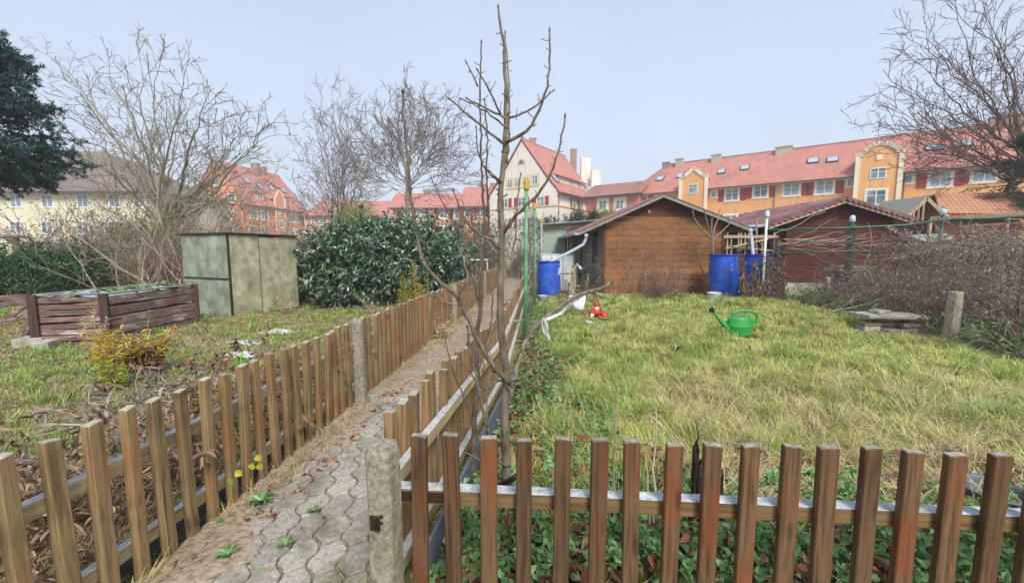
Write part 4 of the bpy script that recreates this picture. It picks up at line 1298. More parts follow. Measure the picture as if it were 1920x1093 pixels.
# withered vines in front of the pair of barrels
vb = []
for (x0, y0, x1, y1, nn) in [(1400, 560, 1388, 470, 26), (1412, 555, 1418, 480, 14), (1425, 550, 1458, 478, 22), (1452, 560, 1462, 448, 30), (1436, 555, 1440, 470, 16), (1470, 560, 1458, 440, 26)]:
    for _ in range(nn):
        s = rng.random(); A = gy(x0 + rng.normal() * 4, y0, 9.45); B = gy(x1 + rng.normal() * 5, y1 + abs(rng.normal()) * 12, 9.5)
        vb.append(np.linspace(A, B, 10) + np.cumsum(rng.normal(size=(10, 3)) * .012, 0))
vb = np.array(vb); vR = np.full(vb.shape[:2], .006)
S2, R2 = grow(vb, vR, 4, .1, 1.0, 1.0, .16, K=4, up=-.5, wig=.3, rr=.6, rmin=.0025)
V1, q1 = tube_arrays(vb, vR, 4); V2, q2 = tube_arrays(S2, R2, 3)
e = thing("withered_vines", "black withered tomato vines hanging before the pair of blue barrels", "vines", gy(1440, 560, 9.5) * [1, 1, 0]); e["kind"] = "stuff"
geo_obj("stems", [(V1, [q1]), (V2, [q2])], M_BARKD, e)
nl = 1000; i = rng.integers(len(vb), size=nl); j = rng.integers(9, size=nl)
geo_obj("dry_leaves", [leaves(vb[i, j] + rng.normal(size=(nl, 3)) * .03, .08, .035, unit(rdir(nl) * .6 + [0, 0, -1.0]), None, .5)], L_DRY, e)


# ---------------------------------------------------------------- goldenrods and plants of the left garden
def plume_plant(name, label, base, stalks, h, nleaf, L, W, mt, lean=.25, skirt=None, cat="plant", group=None):
    e = thing(name, label, cat, base, 0, group); base = np.array(base)
    a = rng.random(stalks) * 2 * PI; d = unit(np.stack([np.cos(a) * lean, np.sin(a) * lean, np.ones(stalks)], 1) + rng.normal(size=(stalks, 3)) * [.08, .08, 0])
    hh = h * (.6 + .5 * rng.random(stalks)); k = np.linspace(0, 1, 7)
    P = base + rng.normal(size=(stalks, 1, 3)) * [.03, .03, 0] + d[:, None] * (hh[:, None] * k)[..., None]
    P[:, :, :2] += (d[:, None, :2] * (hh[:, None] * k ** 2 * .25)[..., None])
    V, q = tube_arrays(P, np.full(P.shape[:2], .0035), 5); geo_obj("stems", [(V, [q])], M_TWIGP, e)
    i = np.repeat(np.arange(stalks), nleaf); M = len(i); t_ = .25 + .75 * rng.random(M)
    x = t_ * 5.99; j = x.astype(int); fr = (x - j)[:, None]; pp = P[i, j] * (1 - fr) + P[i, np.minimum(j + 1, 6)] * fr
    f = unit(rdir(M) * [1, 1, .35] + [0, 0, .25])
    geo_obj("foliage", [leaves(pp, (L * (1.25 - .75 * t_)) * (.7 + .6 * rng.random(M)), W, f, unit(rdir(M) * .3 + [0, 0, 1.0]), .2)], mt, e)
    if skirt:
        n, sl, sm = skirt; a = rng.random(n) * 2 * PI; r = .14 * rng.random(n)
        pp = base + np.stack([np.cos(a) * r, np.sin(a) * r, h * .65 * rng.random(n) + .03], 1)
        f = unit(np.stack([np.cos(a), np.sin(a), -1.1 + .9 * rng.random(n)], 1))
        geo_obj("withered_leaves", [leaves(pp, sl * (.6 + .7 * rng.random(n)), .022, f, None, .4)], sm, e)
    return e


G1 = gz(258, 712)
plume_plant("goldenrod", "bushy yellow plant with brown withered skirt in front of the compost box", G1 * [1, 1, 0], 44, .52, 26, .10, .020, L_GOLD, .50, (1500, .11, L_DRY))
plume_plant("goldenrod", "bright yellow upright plume just left of the bushy yellow plant", gz(203, 700) * [1, 1, 0], 9, .46, 70, .09, .014, L_GOLD, .12)
plume_plant("fern_plume", "light green ferny plume in front of the yellow plants", gz(213, 745) * [1, 1, 0], 5, .36, 60, .09, .013, L_LIME, .2)
for px_, py_, hh, lb in ((783, 592, .98, "tallest yellow-green goldenrod plume in front of the laurel bush"), (752, 590, .78, "goldenrod plume left of the tallest one, before the laurel"),
                         (800, 585, .82, "goldenrod plume right of the tallest one, before the laurel"), (768, 592, .7, "short goldenrod plume tucked beside the tallest one")):
    plume_plant("goldenrod", lb, gz(px_, py_) * [1, 1, 0], 3, hh, 90, .10, .014, L_GOLD if hh > .9 else L_LIME, .06, group="goldenrod plumes before the laurel")
for px_, py_, lb in ((705, 590, "leaning dry ochre weed before the laurel bush"), (541, 592, "dry ochre weed at the right corner of the metal shed"), (828, 640, "ochre dry weed against the left path fence")):
    plume_plant("dry_weed", lb, gz(px_, py_) * [1, 1, 0], 4, .48, 30, .09, .014, L_STRAW, .45)
plume_plant("dry_weed", "withered brown plume right of the bushy yellow plant, against the compost box", gz(285, 672) * [1, 1, 0], 4, .5, 60, .07, .012, L_DRY, .12)
plume_plant("dry_weed", "withered ochre plume at the front corner of the compost box", gz(185, 678) * [1, 1, 0], 4, .55, 60, .08, .012, L_STRAW, .12)
plume_plant("yellow_herb", "small yellow-leaved plant seen between the left fence pickets", gz(372, 790) * [1, 1, 0], 9, .22, 12, .09, .03, L_GOLD, .5)
# withered stalks behind near-left fence
for (x0, y0, x1, y1, n, lb) in [(-2.15, 1.3, -1.62, 2.4, 34, "dark withered stalks behind the nearest left pickets"), (-2.1, 2.4, -1.6, 3.2, 18, "withered brown stalks behind the left fence further up")]:
    thicket("withered_stalks", lb, "stalks", area(n, x0, x1, y0, y1), 0, .5, M_TWIGR, up=.3, r=.003, wig=.15, outs=.3,
            sub=dict(n=6, t0=.2, t1=1.0, ang=.8, length=.13, K=4, up=-.4, wig=.3, rr=.7, taper=.6, rmin=.002), leaf=(900, .05, .018, L_DRY))
thicket("flattened_weeds", "flattened brown stems between the yellow plant and the left fence", "weeds", area(90, -3.2, -2.0, 2.2, 3.6), 0, .5, M_TWIGP, up=1.0, r=.004, wig=.2, outs=1.6,
        sub=dict(n=4, t0=.2, t1=1.0, ang=.8, length=.15, K=4, up=-.3, wig=.3, rr=.7, taper=.6, rmin=.002), leaf=(900, .09, .02, L_DRYG))
# ivy leaves caught on left fence
bx = gy(480, 868, 1.80)
n = 5
P_ = np.array([gy(481, 852, 1.80), gy(474, 868, 1.79), gy(486, 868, 1.78), gy(442, 882, 1.74), gy(436, 898, 1.75)])
o = geo_obj("bindweed_leaf", [leaves(P_, .036, .038, unit(np.array([[.3, 0, -.6], [-.2, 0, -1], [.2, 0, -1], [.5, 0, -.5], [-.5, 0, -.6]])), np.array([[0., -1, .3]] * 5), .1)], L_LIME)
tag(o, "green and yellow bindweed leaves hanging on the left pickets", "leaves", kind="stuff")
N = 170; y = 1.32 + .5 * rng.random(N) ** 1.2; x = vfr(y) + .15 + (1.25 * y + .2 - vfr(y)) * rng.random(N)
thicket("bed_herbs", "leafy green herb sprigs standing among the litter behind the front fence", "herbs", np.stack([x, y, 0 * x + .01], 1), 0, .20, M_TWIGP, up=.3, r=.0016, wig=.15, outs=.5,
        sub=dict(n=4, t0=.3, t1=1.0, ang=.8, length=.06, K=4, up=.2, wig=.2, rr=.7, taper=.6, rmin=.0008), leaf=(3600, .030, .022, L_HERB))
N = 150; y = 1.35 + .7 * rng.random(N); x = vfr(y) + .15 + (1.25 * y + .2 - vfr(y)) * rng.random(N)
thicket("bed_dry_stems", "pale fallen stems criss-crossing the bed behind the front fence", "stems", np.stack([x, y, 0 * x + .03], 1), 0, .38, M_TWIGP, up=.9, r=.0024, wig=.14, outs=1.8)
# rotten stumps in the bed
for (px_, py_, hh, tp, lb) in ((1302, 945, 0, 800, "tall charred-looking rotten stake behind the front pickets, the leftmost of two"),
                               (1350, 950, 0, 880, "shorter black rotten stake behind the front pickets")):
    Yd = 1.62
    A = gy(px_, 985, Yd); A[2] = 0; B = gy(px_ + 8, tp, Yd)
    b = MB(); K = 12
    for q in range(3):
        off = np.array([(q - 1) * .016, .01 * (q % 2), 0]); P = np.linspace(A + off, B + off * .4 - [0, 0, .07 * q], K) + rng.normal(size=(K, 3)) * .004
        b.tube(P, np.linspace(.021, .004, K) * (1 + .3 * rng.normal(size=K)).clip(.5, 1.5) , 7)
    tag(b.build("rotten_stake", M_ROT), lb, "stake")
shrub("nettle_patch", "fresh green nettles before the red shed, right of the withered vines", "weeds",
      [blob(1500, 572, 9.3, .55, .35, .13), blob(1470, 568, 9.5, .3, .3, .14)], 1500, .06, .035, L_IVY, 6)
for px_, py_, L_, lb in ((490, 940, .075, "green weed rosette on the path edge, the largest, by the left pickets"), (536, 1022, .045, "small green weed rosette in the middle of the path"),
                         (590, 958, .04, "tiny green rosette on the path near the corner post"), (428, 1040, .05, "pale weed rosette at the foot of the left pickets")):
    c = gz(px_, py_, .03); n = 26; a = rng.random(n) * 2 * PI; el_ = .25 + .5 * rng.random(n)
    f = unit(np.stack([np.cos(a), np.sin(a), el_], 1))
    tag(geo_obj("weed_rosette", [leaves(np.repeat(c[None], n, 0), L_ * (.6 + .5 * rng.random(n)), L_ * .28, f, np.array([[0, 0, 1.0]] * n), .25)], L_IVY), lb, "weed")
# small fork-topped sapling before the brown shed
ys_ = 10.5; e = thing("young_tree", "small fork-topped sapling standing before the right end of the brown shed wall", "tree", gy(1333, 560, ys_) * [1, 1, 0])
tb, cb = MB(), MB()
traced(tb, [(1328, 562), (1333, 530), (1338, 490), (1336, 448)], ys_, ys_, 6, 4.5, 8)
for l in ([(1336, 448), (1315, 430), (1302, 410), (1298, 394)], [(1336, 446), (1326, 420), (1320, 392)], [(1336, 448), (1340, 425), (1348, 408), (1349, 392)], [(1336, 450), (1352, 436), (1368, 420), (1373, 408)], [(1338, 500), (1322, 520), (1314, 500), (1308, 470)], [(1334, 446), (1334, 425), (1335, 408)]):
    traced(cb, l, ys_, ys_ + .05, 4.5, 2.5, 6)
tb.build("trunk", M_TWIGR, e, True); cb.build("branches", M_TWIGR, e, True)
# cut twigs heap at the front right
P = []
for _ in range(46):
    a0 = np.array([.85 + .25 * rng.normal() + .9 * rng.random(), 1.62 + .12 * rng.normal(), .03 + .10 * rng.random()])
    d = unit(np.array([1.0, -.22 + .18 * rng.normal(), -.05 + .09 * rng.normal()])); L = .35 + .5 * rng.random()
    P.append(np.linspace(a0 - d * L / 2, a0 + d * L / 2, 7) + np.cumsum(rng.normal(size=(7, 3)) * .006, 0))
P = np.array(P); P[:, :, 2] = np.maximum(P[:, :, 2], .01)
V, q = tube_arrays(P, (.003 + .006 * rng.random((len(P), 1))) * np.linspace(1, .5, 7)[None], 6)
tag(geo_obj("brushwood_heap", [(V, [q])], M_BARKD, smooth=True), "heap of dark cut branches behind the right end of the front fence", "brushwood", kind="stuff")
P = []
for (x0, y0, x1, y1, Ya, Yb) in [(1225, 1075, 1210, 850, 1.45, 1.62), (1150, 1035, 1290, 850, 1.5, 1.75), (1000, 1000, 1165, 1062, 1.5, 1.4), (1150, 1020, 1155, 735, 1.6, 1.75), (1225, 1000, 1228, 760, 1.55, 1.7)]:
    P.append(np.linspace(gy(x0, y0, Ya), gy(x1, y1, Yb), 7) + rng.normal(size=(7, 3)) * .004)
P = np.array(P); V, q = tube_arrays(P, .005 * np.linspace(1, .6, 7)[None] * np.ones((len(P), 1)), 6)
tag(geo_obj("dry_stalks", [(V, [q])], M_TWIGP, smooth=True), "a few pale dry stalks leaning behind the middle of the front fence", "stalks", kind="stuff")
b = MB(); b.tube([gz(985, 1035, .05), gz(1080, 1040, .05), gz(1180, 1045, .05), gz(1330, 1052, .05), gz(1500, 1058, .045)], .019, 12)
tag(b.build("drain_pipe", M_TEAL, smooth=True), "teal corrugated hose lying on the ground behind the front pickets", "pipe")
# black bucket
bc = gz(1872, 985, .0); b = MB()
b.lathe([(.085, 0), (.09, .01), (.12, .15), (.128, .155), (.128, .165), (.118, .165), (.112, .15), (.082, .02), (.001, .02)], 24, (bc[0], bc[1] + .03, .0))
tag(b.build("bucket", M_GREYB, smooth=True), "grey-black bucket behind the right end of the front fence", "bucket")

# ---------------------------------------------------------------- timber sheds
def planks(b, x0, x1, zlo, zprof, y, bh, zsplit=None, upper=False, gap=.007, thick=.02):
    """horizontal boards on plane y facing -y; zprof(x) roofline as (xpeak, zpeak, zeaveL, zeaveR)"""
    xp, zp, zl, zr = zprof
    z = zlo
    def span(zz):
        a, c = x0, x1
        if zz > zl: a = x0 + (xp - x0) * (zz - zl) / (zp - zl)
        if zz > zr: c = x1 - (x1 - xp) * (zz - zr) / (zp - zr)
        return a, c
    while z < zp - .02:
        z1 = min(z + bh, zp - .002)
        if zsplit is None or (upper and z >= zsplit - .01) or (not upper and z < zsplit - .01):
            (a0, c0), (a1, c1) = span(z + gap), span(z1)
            cuts_ = [0, 1]
            if rng.random() < .3 and c0 - a0 > 1.5: cuts_ = [0, .3 + .4 * rng.random(), 1]
            for u, v in zip(cuts_[:-1], cuts_[1:]):
                g_ = .0015
                f0 = y - thick; f1 = y - thick
                V = [(a0 + (c0 - a0) * u + g_, f0, z + gap), (a0 + (c0 - a0) * v - g_, f0, z + gap), (a1 + (c1 - a1) * v - g_, f1, z1), (a1 + (c1 - a1) * u + g_, f1, z1)]
                W_ = [(p[0], y, p[2]) for p in V]
                b.add(V + W_, [(0, 1, 2, 3), (4, 7, 6, 5), (0, 4, 5, 1), (3, 2, 6, 7), (0, 3, 7, 4), (1, 5, 6, 2)])
        z += bh


def roof_slab(b, x0, z0, x1, z1, y0, y1, th=.03, corr=0.0, nseg=40, across="y"):
    """sloping sheet from (x0,z0) eave to (x1,z1) ridge, running y0..y1; corrugated along y"""
    n = nseg if corr else 1
    ys_ = np.linspace(y0, y1, n + 1)
    up = unit(np.array([-(z1 - z0), 0, (x1 - x0)])) * (1 if x1 > x0 else -1)
    for i in range(n):
        ca = corr * math.cos(i * PI) if corr else 0; cb = corr * math.cos((i + 1) * PI) if corr else 0
        A = [np.array([x0, ys_[i], z0]) + up * ca, np.array([x1, ys_[i], z1]) + up * ca, np.array([x1, ys_[i + 1], z1]) + up * cb, np.array([x0, ys_[i + 1], z0]) + up * cb]
        T_ = [p + up * th for p in A]
        b.add(A + T_, [(0, 1, 2, 3), (4, 7, 6, 5), (0, 4, 5, 1), (3, 2, 6, 7), (0, 3, 7, 4), (1, 5, 6, 2)])


YA = 11.1
ax0, ax1 = gy(1128, 555, YA)[0], gy(1352, 552, YA)[0]
pk = gy(1245, 364, YA - .3); el = gy(1084, 436, YA - .3); er = gy(1408, 428, YA - .3)
sl = (pk[2] - el[2]) / (pk[0] - el[0]); sr = (pk[2] - er[2]) / (er[0] - pk[0])
zl = pk[2] - sl * (pk[0] - ax0) - .03; zr_ = pk[2] - sr * (ax1 - pk[0]) - .03
A_ = thing("timber_shed", "brown timber garden shed with horizontal boards and a low gable facing the lawn", "shed", ((ax0 + ax1) / 2, YA, 0))
prof = (pk[0], pk[2] - .03, zl, zr_)
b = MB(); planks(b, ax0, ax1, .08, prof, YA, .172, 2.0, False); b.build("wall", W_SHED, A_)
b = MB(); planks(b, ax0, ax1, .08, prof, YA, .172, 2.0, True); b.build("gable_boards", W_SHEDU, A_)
b = MB(); b.box((ax0 + .03, YA - .035, zl / 2 + .02), (.07, .03, zl - .06)); b.box((ax1 - .03, YA - .035, zr_ / 2), (.07, .03, zr_ - .08))
b.build("corner_board", W_SHEDU, A_, bevel=.004)
dA = 3.2
b = MB()
for k in range(16):
    y0 = YA + k * dA / 16
    if 2 < k < 7: b.box((ax0 + .012, y0 + dA / 32, .42), (.025, dA / 16 - .006, .84)); b.box((ax0 + .012, y0 + dA / 32, zl - .12), (.025, dA / 16 - .006, .2)); continue
    b.box((ax0 + .012, y0 + dA / 32, zl / 2), (.025, dA / 16 - .006, zl))
b.build("side_wall", W_GREY, A_)
b = MB(); b.box((ax0 + .03, YA + 3 * dA / 16 + dA / 8, 1.22), (.01, dA / 4, .78)); 
M_DARKGL = plain("dark_glass", "#2b3238", .1, .8)
wn = b.build("window", M_DARKGL, A_)
b = MB(); yw = YA + 3 * dA / 16
for yy_ in (yw + .02, yw + dA / 8, yw + dA / 4 - .02): b.box((ax0 - .012, yy_, 1.22), (.03, .05, .82))
for zz in (.83, 1.63): b.box((ax0 - .012, yw + dA / 8, zz), (.032, dA / 4, .05))
b.build("window_frame", W_GREY, A_)
b = MB(); b.box((ax1 - .01, YA + dA / 2, zr_ / 2), (.03, dA - .05, zr_)); b.box(((ax0 + ax1) / 2, YA + dA, zl / 2), (ax1 - ax0, .03, zl)); b.build("rear_walls", W_SHEDU, A_)
M_ROOFA = mat("corrugated_bitumen", ["#6b4a48", "#8c6460", "#a07a74"], 9, kind="Object", rough=.85, dirt="#7d7a70", dscale=2, damt=.6)
b = MB(); roof_slab(b, el[0], el[2], pk[0], pk[2] + .0, YA - .30, YA + dA + .25, .022, .008, 60); roof_slab(b, er[0], er[2], pk[0], pk[2], YA - .30, YA + dA + .25, .022, .008, 60)
b.build("roof", M_ROOFA, A_)
b = MB()
b.bar((el[0], YA - .285, el[2] - .045), (pk[0], YA - .285, pk[2] - .045), .022, .07, up=(0, 0, 1)); b.bar((pk[0], YA - .285, pk[2] - .047), (er[0], YA - .285, er[2] - .047), .022, .07)
b.build("bargeboard", W_GREY, A_)
b = MB()
for s_, (q, m_) in enumerate(((el, sl), (er, sr))):
    for f_ in (.15, .6): 
        xx = q[0] + (pk[0] - q[0]) * f_; b.box((xx, YA + dA / 2 - .15, q[2] + (pk[2] - q[2]) * f_ - .05), (.06, dA + .2, .06))
b.build("rafters", W_SHEDU, A_)
b = MB()
for i in range(3): b.box((pk[0] - .3 + i * .02, YA - .03, pk[2] - .42), (.02, .01, .09))
b.box((ax0 + 1.6, YA + .2, .03), (ax1 - ax0 + .2, .6, .08)); b.build("plinth", M_CONC2, A_)


def gutter(q, label, pts, dirx):
    e = thing("rain_gutter", label, "gutter", (q[0], YA, 0))
    b = MB(); n = 9; V = []
    for y in (YA - .33, YA + dA + .2):
        for i in range(n):
            a = PI + PI * i / (n - 1); V.append((q[0] + dirx * .05 + .06 * math.cos(a), y, q[2] - .01 + .06 * math.sin(a)))
    b.add(V, [(i, i + 1, n + i + 1, n + i) for i in range(n - 1)])
    b.add([V[i] for i in range(n)], [tuple(range(n))])
    o = b.build("channel", M_GREYP, e); md = o.modifiers.new("t", "SOLIDIFY"); md.thickness = .004
    b = MB(); b.tube(pts, .042, 12); b.build("downpipe", M_GREYP, e, True)
    b = MB(); b.tube([np.array(pts[0]) + [0, 0, .02], np.array(pts[0]) + unit(np.array(pts[1]) - pts[0]) * .1], .05, 12); b.build("pipe_joint", M_GREYP, e, True)
    return e


p0 = gy(1099, 440, YA - .3)
gutter(el, "pale grey gutter and slanting downpipe from the brown shed into the left blue barrel", [p0, p0 + [0, 0, -.10], gy(1094, 458, YA - .32), gy(1078, 468, YA - .36), gy(1034, 490, 10.7), gy(1030, 498, 10.6)], -1)
p0 = gy(1406, 431, YA - .3)
gutter(er, "pale grey gutter and upright downpipe between the brown and the red shed", [p0, gy(1409, 445, YA - .4), gy(1412, 478, 10.1), gy(1412, 484, 10.05)], 1)

# red shed
YB = 11.3
bx0 = gy(1467, 530, YB)[0]; pkb = gy(1587, 370, YB - .35); elb = gy(1436, 422, YB - .35); erb = gy(1722, 411, YB - .35)
slb = (pkb[2] - elb[2]) / (pkb[0] - elb[0]); srb = (pkb[2] - erb[2]) / (erb[0] - pkb[0])
bx1 = erb[0] - .35
zlb = pkb[2] - slb * (pkb[0] - bx0) - .03; zrb = pkb[2] - srb * (bx1 - pkb[0]) - .03
Bs = thing("timber_shed", "dark red timber shed with scalloped eaves, right of the brown one", "shed", ((bx0 + bx1) / 2, YB, 0))
zb = gy(1500, 530, YB)[2]
b = MB(); planks(b, bx0, bx1, zb, (pkb[0], pkb[2] - .03, zlb, zrb), YB, .098); b.build("wall", W_RED, Bs)
dB = 3.4
b = MB(); b.box((bx0 + .01, YB + dB / 2, (zlb + zb) / 2), (.03, dB, zlb - zb)); b.box((bx1 - .01, YB + dB / 2, (zrb + zb) / 2), (.03, dB, zrb - zb)); b.box(((bx0 + bx1) / 2, YB + dB, (zlb + zb) / 2), (bx1 - bx0, .03, zlb - zb)); b.build("side_wall", W_RED, Bs)
b = MB()
for i in range(5):
    w_ = (bx1 - bx0) / 5; b.box((bx0 + w_ * (i + .5), YB + .0, zb / 2 - .02), (w_ - .006, .07, zb + .03))
b.box(((bx0 + bx1) / 2, YB + dB / 2 + .1, zb / 2 - .03), (bx1 - bx0, dB, zb)); b.build("plinth", M_CONC2, Bs)
M_ROOFB = mat("purple_roof_sheet", ["#523437", "#70484c", "#86605f"], 7, kind="Object", rough=.8, dirt="#9a8488", dscale=1.5, damt=.6)
b = MB(); roof_slab(b, elb[0], elb[2], pkb[0], pkb[2], YB - .35, YB + dB + .3, .02, .012, 56); roof_slab(b, erb[0], erb[2], pkb[0], pkb[2], YB - .35, YB + dB + .3, .02, .012, 56)
b.build("roof", M_ROOFB, Bs)
b = MB()
for q0, q1 in ((elb, pkb), (erb, pkb)):     # scalloped trim under the verge
    n = 13; y_ = YB - .375
    top = [np.array([q0[0] + (q1[0] - q0[0]) * i / (n * 4), y_, q0[2] + (q1[2] - q0[2]) * i / (n * 4) + .01]) for i in range(n * 4 + 1)]
    V = []; 
    for i, p in enumerate(top): V += [p, p - [0, 0, .055 + .055 * abs(math.sin(PI * i / 4))]]
    m_ = len(top)
    b.add(V, [(2 * i, 2 * i + 1, 2 * i + 3, 2 * i + 2) for i in range(m_ - 1)])
o = b.build("scalloped_trim", M_ROOFB, Bs); md = o.modifiers.new("t", "SOLIDIFY"); md.thickness = .02
b = MB(); b.bar((elb[0], YB - .33, elb[2] - .11), (pkb[0], YB - .33, pkb[2] - .11), .02, .07); b.bar((pkb[0], YB - .33, pkb[2] - .112), (erb[0], YB - .33, erb[2] - .112), .02, .07); b.build("bargeboard", W_LATH, Bs)
q = elb
b = MB(); b.tube([(q[0] - .03, YB - .35, q[2] - .02), (q[0] - .03, YB + dB, q[2] - .02)], .045, 10)
b.tube([gy(1395, 425, 11.0), gy(1436, 424, 11.0)], .035, 10); b.build("gutter", M_GREYP, Bs, True)

# lath trellis between the sheds
e = thing("lath_rack", "rough rack of pale laths between the brown and the red shed", "rack", gy(1410, 560, 10.7) * [1, 1, 0])
Yr = 10.7
b = MB()
for (x0, y0, x1, y1, w_) in [(1357, 444, 1460, 444, .075), (1360, 466, 1440, 448, .045), (1362, 462, 1450, 470, .03)]:
    b.bar(gy(x0, y0, Yr - .03), gy(x1, y1, Yr - .03), .02, w_)
b.build("crossbar", W_LATH, e, bevel=.002)
b = MB()
for (x, y0, y1) in [(1363, 436, 478), (1384, 437, 470), (1389, 437, 470), (1396, 437, 560), (1403, 437, 470), (1418, 410, 475), (1428, 440, 560), (1370, 442, 560), (1451, 436, 560)]:
    A = gy(x, y1, Yr); B = gy(x + 1, y0, Yr); A[2] = max(A[2], 0) if y1 < 550 else 0
    b.bar(A, B, .04, .022, up=(0, 1, 0))
b.build("upright", W_LATH, e, bevel=.002)
b = MB()
for k in range(7): b.tube([gy(1362 + 10 * k, 470 - 3 * k, Yr - .06), gy(1372 + 12 * k, 455 + 4 * k, Yr - .05)], .008, 5)
b.build("sticks", M_TWIG, e)

# ---------------------------------------------------------------- barrels
def barrel(label, cx, cy, z0, r, h, tilt=0.0, group=None, tag_=False):
    e = thing("rain_barrel", label, "barrel", (cx, cy, z0), 0, group); e.rotation_euler = (0, tilt, 0)
    b = MB()
    b.lathe([(.001, 0), (r * .93, 0), (r * .965, .02), (r * .985, h * .25), (r, h * .42), (r * 1.0, h * .6), (r * .985, h * .8), (r * .965, h * .93), (r * .97, h * .965),
             (r * .93, h * .97), (r * .93, h * .93), (r * .95, h * .5), (r * .9, .03), (.001, .03)], 36)
    b.build("drum", M_BLUE, e, True, world=False)
    b = MB(); b.lathe([(r * .975, h * .955), (r * 1.02, h * .96), (r * 1.03, h * .985), (r * 1.01, h), (r * .93, h), (r * .93, h * .972)], 36)
    b.build("rim", M_BLUED, e, True, world=False)
    b = MB()
    for z in (h * .33, h * .66): b.lathe([(r * .985, z - .012), (r * 1.012, z), (r * .985, z + .012)], 36)
    b.build("hoops", M_BLUE, e, True, world=False)
    if tag_:
        b = MB(); V = []
        for i in range(6):
            a = -PI / 2 + .82 + .08 * i
            for z in (h * .62, h * .80): V.append((r * 1.016 * math.cos(a), r * 1.016 * math.sin(a), z))
        b.add(V, [(2 * i, 2 * i + 2, 2 * i + 3, 2 * i + 1) for i in range(5)]); b.build("sticker", M_WHITEP, e, world=False)
    return e


p = gz(1032, 561, 0)
barrel("single blue plastic rain barrel at the left, under the slanting downpipe", p[0], p[1] + .35, 0.0, .305, .97, -.03, "blue rain barrels", True)
pz = .13; q1 = gy(1365, 557, 9.95); q2 = gy(1425, 556, 10.0)
barrel("blue rain barrel directly at the right corner of the brown shed, not covered by vines", q1[0], 10.2, pz, .355, 1.02, 0, "blue rain barrels")
barrel("blue rain barrel half hidden by black withered vines, left of the red shed", q2[0] + .04, 10.25, pz, .37, 1.02, .0, "blue rain barrels")
e = thing("barrel_stand", "dark low stand carrying the pair of blue rain barrels", "stand", ((q1[0] + q2[0]) / 2, 10.2, 0))
b = MB(); b.box(((q1[0] + q2[0]) / 2 + .05, 10.2, .115), (1.55, .75, .022)); b.build("top_board", M_BLACK, e)
b = MB()
for dx in (-.7, 0, .7): b.box(((q1[0] + q2[0]) / 2 + dx + .05, 10.2, .052), (.1, .7, .10))
b.build("bearers", M_BLACK, e)

# white water tank behind left barrel
p = gz(1040, 552, 0)
e = thing("water_tank", "white cube-shaped water tank behind the single blue barrel", "tank", (p[0] + .1, 11.9, 0))
b = MB(); b.box((p[0] + .08, 11.95, .60), (.92, .9, 1.02)); b.build("tank_body", M_WHITEP, e, bevel=.05)
b = MB()
for z in (.1, .6, 1.13):
    for a, c in (((-.47, -.47), (.47, -.47)), ((.47, -.47), (.47, .47)), ((.47, .47), (-.47, .47)), ((-.47, .47), (-.47, -.47))):
        b.tube([(p[0] + .08 + a[0], 11.95 + a[1], z), (p[0] + .08 + c[0], 11.95 + c[1], z)], .011, 6)
for dx in (-.47, -.16, .16, .47): b.tube([(p[0] + .08 + dx, 11.48, .04), (p[0] + .08 + dx, 11.48, 1.13)], .010, 6)
b.build("cage", M_GREYP, e)

# ---------------------------------------------------------------- green poles and netting by the right path fence
def pole(label, top, bot, r, mt, knob, stubs, name="trellis_pole"):
    e = thing(name, label, "pole", (bot[0], bot[1], 0))
    b = MB(); b.tube([np.array(bot) * [1, 1, 0], (np.array(bot) * [1, 1, 0] + top) / 2 + [.004, 0, 0], top], r, 10); b.build("tube", mt, e, True)
    if knob:
        b = MB(); b.lathe([(.001, 0), (r * 1.3, 0), (r * 1.5, .03), (r * 1.2, .06), (r * 1.6, .09), (r * 1.3, .13), (.001, .15)], 12, top); b.build("finial", knob, e, True)
    for a, c in stubs:
        b = MB(); b.tube([a, c], r * .55, 8); b.build("rung", mt, e, True)
    return e


M_YEL = plain("yellow_cap", "#d8b23a", .6, .3, dirt="#8f6a3a", damt=.8)
t1 = gz(984, 643, 0); Y1 = t1[1]; top1 = gy(987, 357, Y1)
pole("tall green tube pole with yellow top standing beside the path fence, the nearest one", top1, t1, .025, M_GPOLE, M_YEL,
     [(gy(984, 601, Y1), gy(959, 602, Y1 - .25)), (gy(984, 640, Y1), gy(958, 639, Y1 - .25)), (gy(984, 540, Y1), gy(1000, 541, 8.7)), (gy(984, 565, Y1), gy(1000, 566, 8.7))])
t2 = np.array([gy(1002, 558, 8.9)[0], 8.9, 0]); top2 = gy(1002, 394, 8.9)
pole("second green tube pole with yellow top, just right of and behind the nearest", top2, t2, .028, M_GPOLE, M_YEL, [])
t3 = np.array([gy(1015, 500, 12.6)[0], 12.6, 0]); top3 = gy(1015, 418, 12.6)
pole("third thinner pole, grey and farthest, above the white water tank", top3, t3, .03, M_GREYP, M_YEL, [])
b = MB()
for i in range(9):
    f = (i + .5) / 9; A = t1 + (t2 - t1) * f
    b.tube([A + [0, 0, .0], A + [.01, 0, top1[2] * .97]], .0035, 4)
for i in range(12):
    z = .25 + i * .15; b.tube([t1 * [1, 1, 0] + [0, 0, z], t2 * [1, 1, 0] + [0, 0, z + .02 * rng.normal()]], .0028, 4)
for i in range(7):
    f = (i + .5) / 7; A = t2 + (t3 - t2) * f; b.tube([A, A + [0, 0, top2[2] * .95]], .004, 4)
for i in range(8):
    z = .3 + i * .22; b.tube([t2 * [1, 1, 0] + [0, 0, z], t3 * [1, 1, 0] + [0, 0, z]], .003, 4)
tag(b.build("climbing_net", M_WIRE), "thin wire climbing net strung between the green poles", "net")

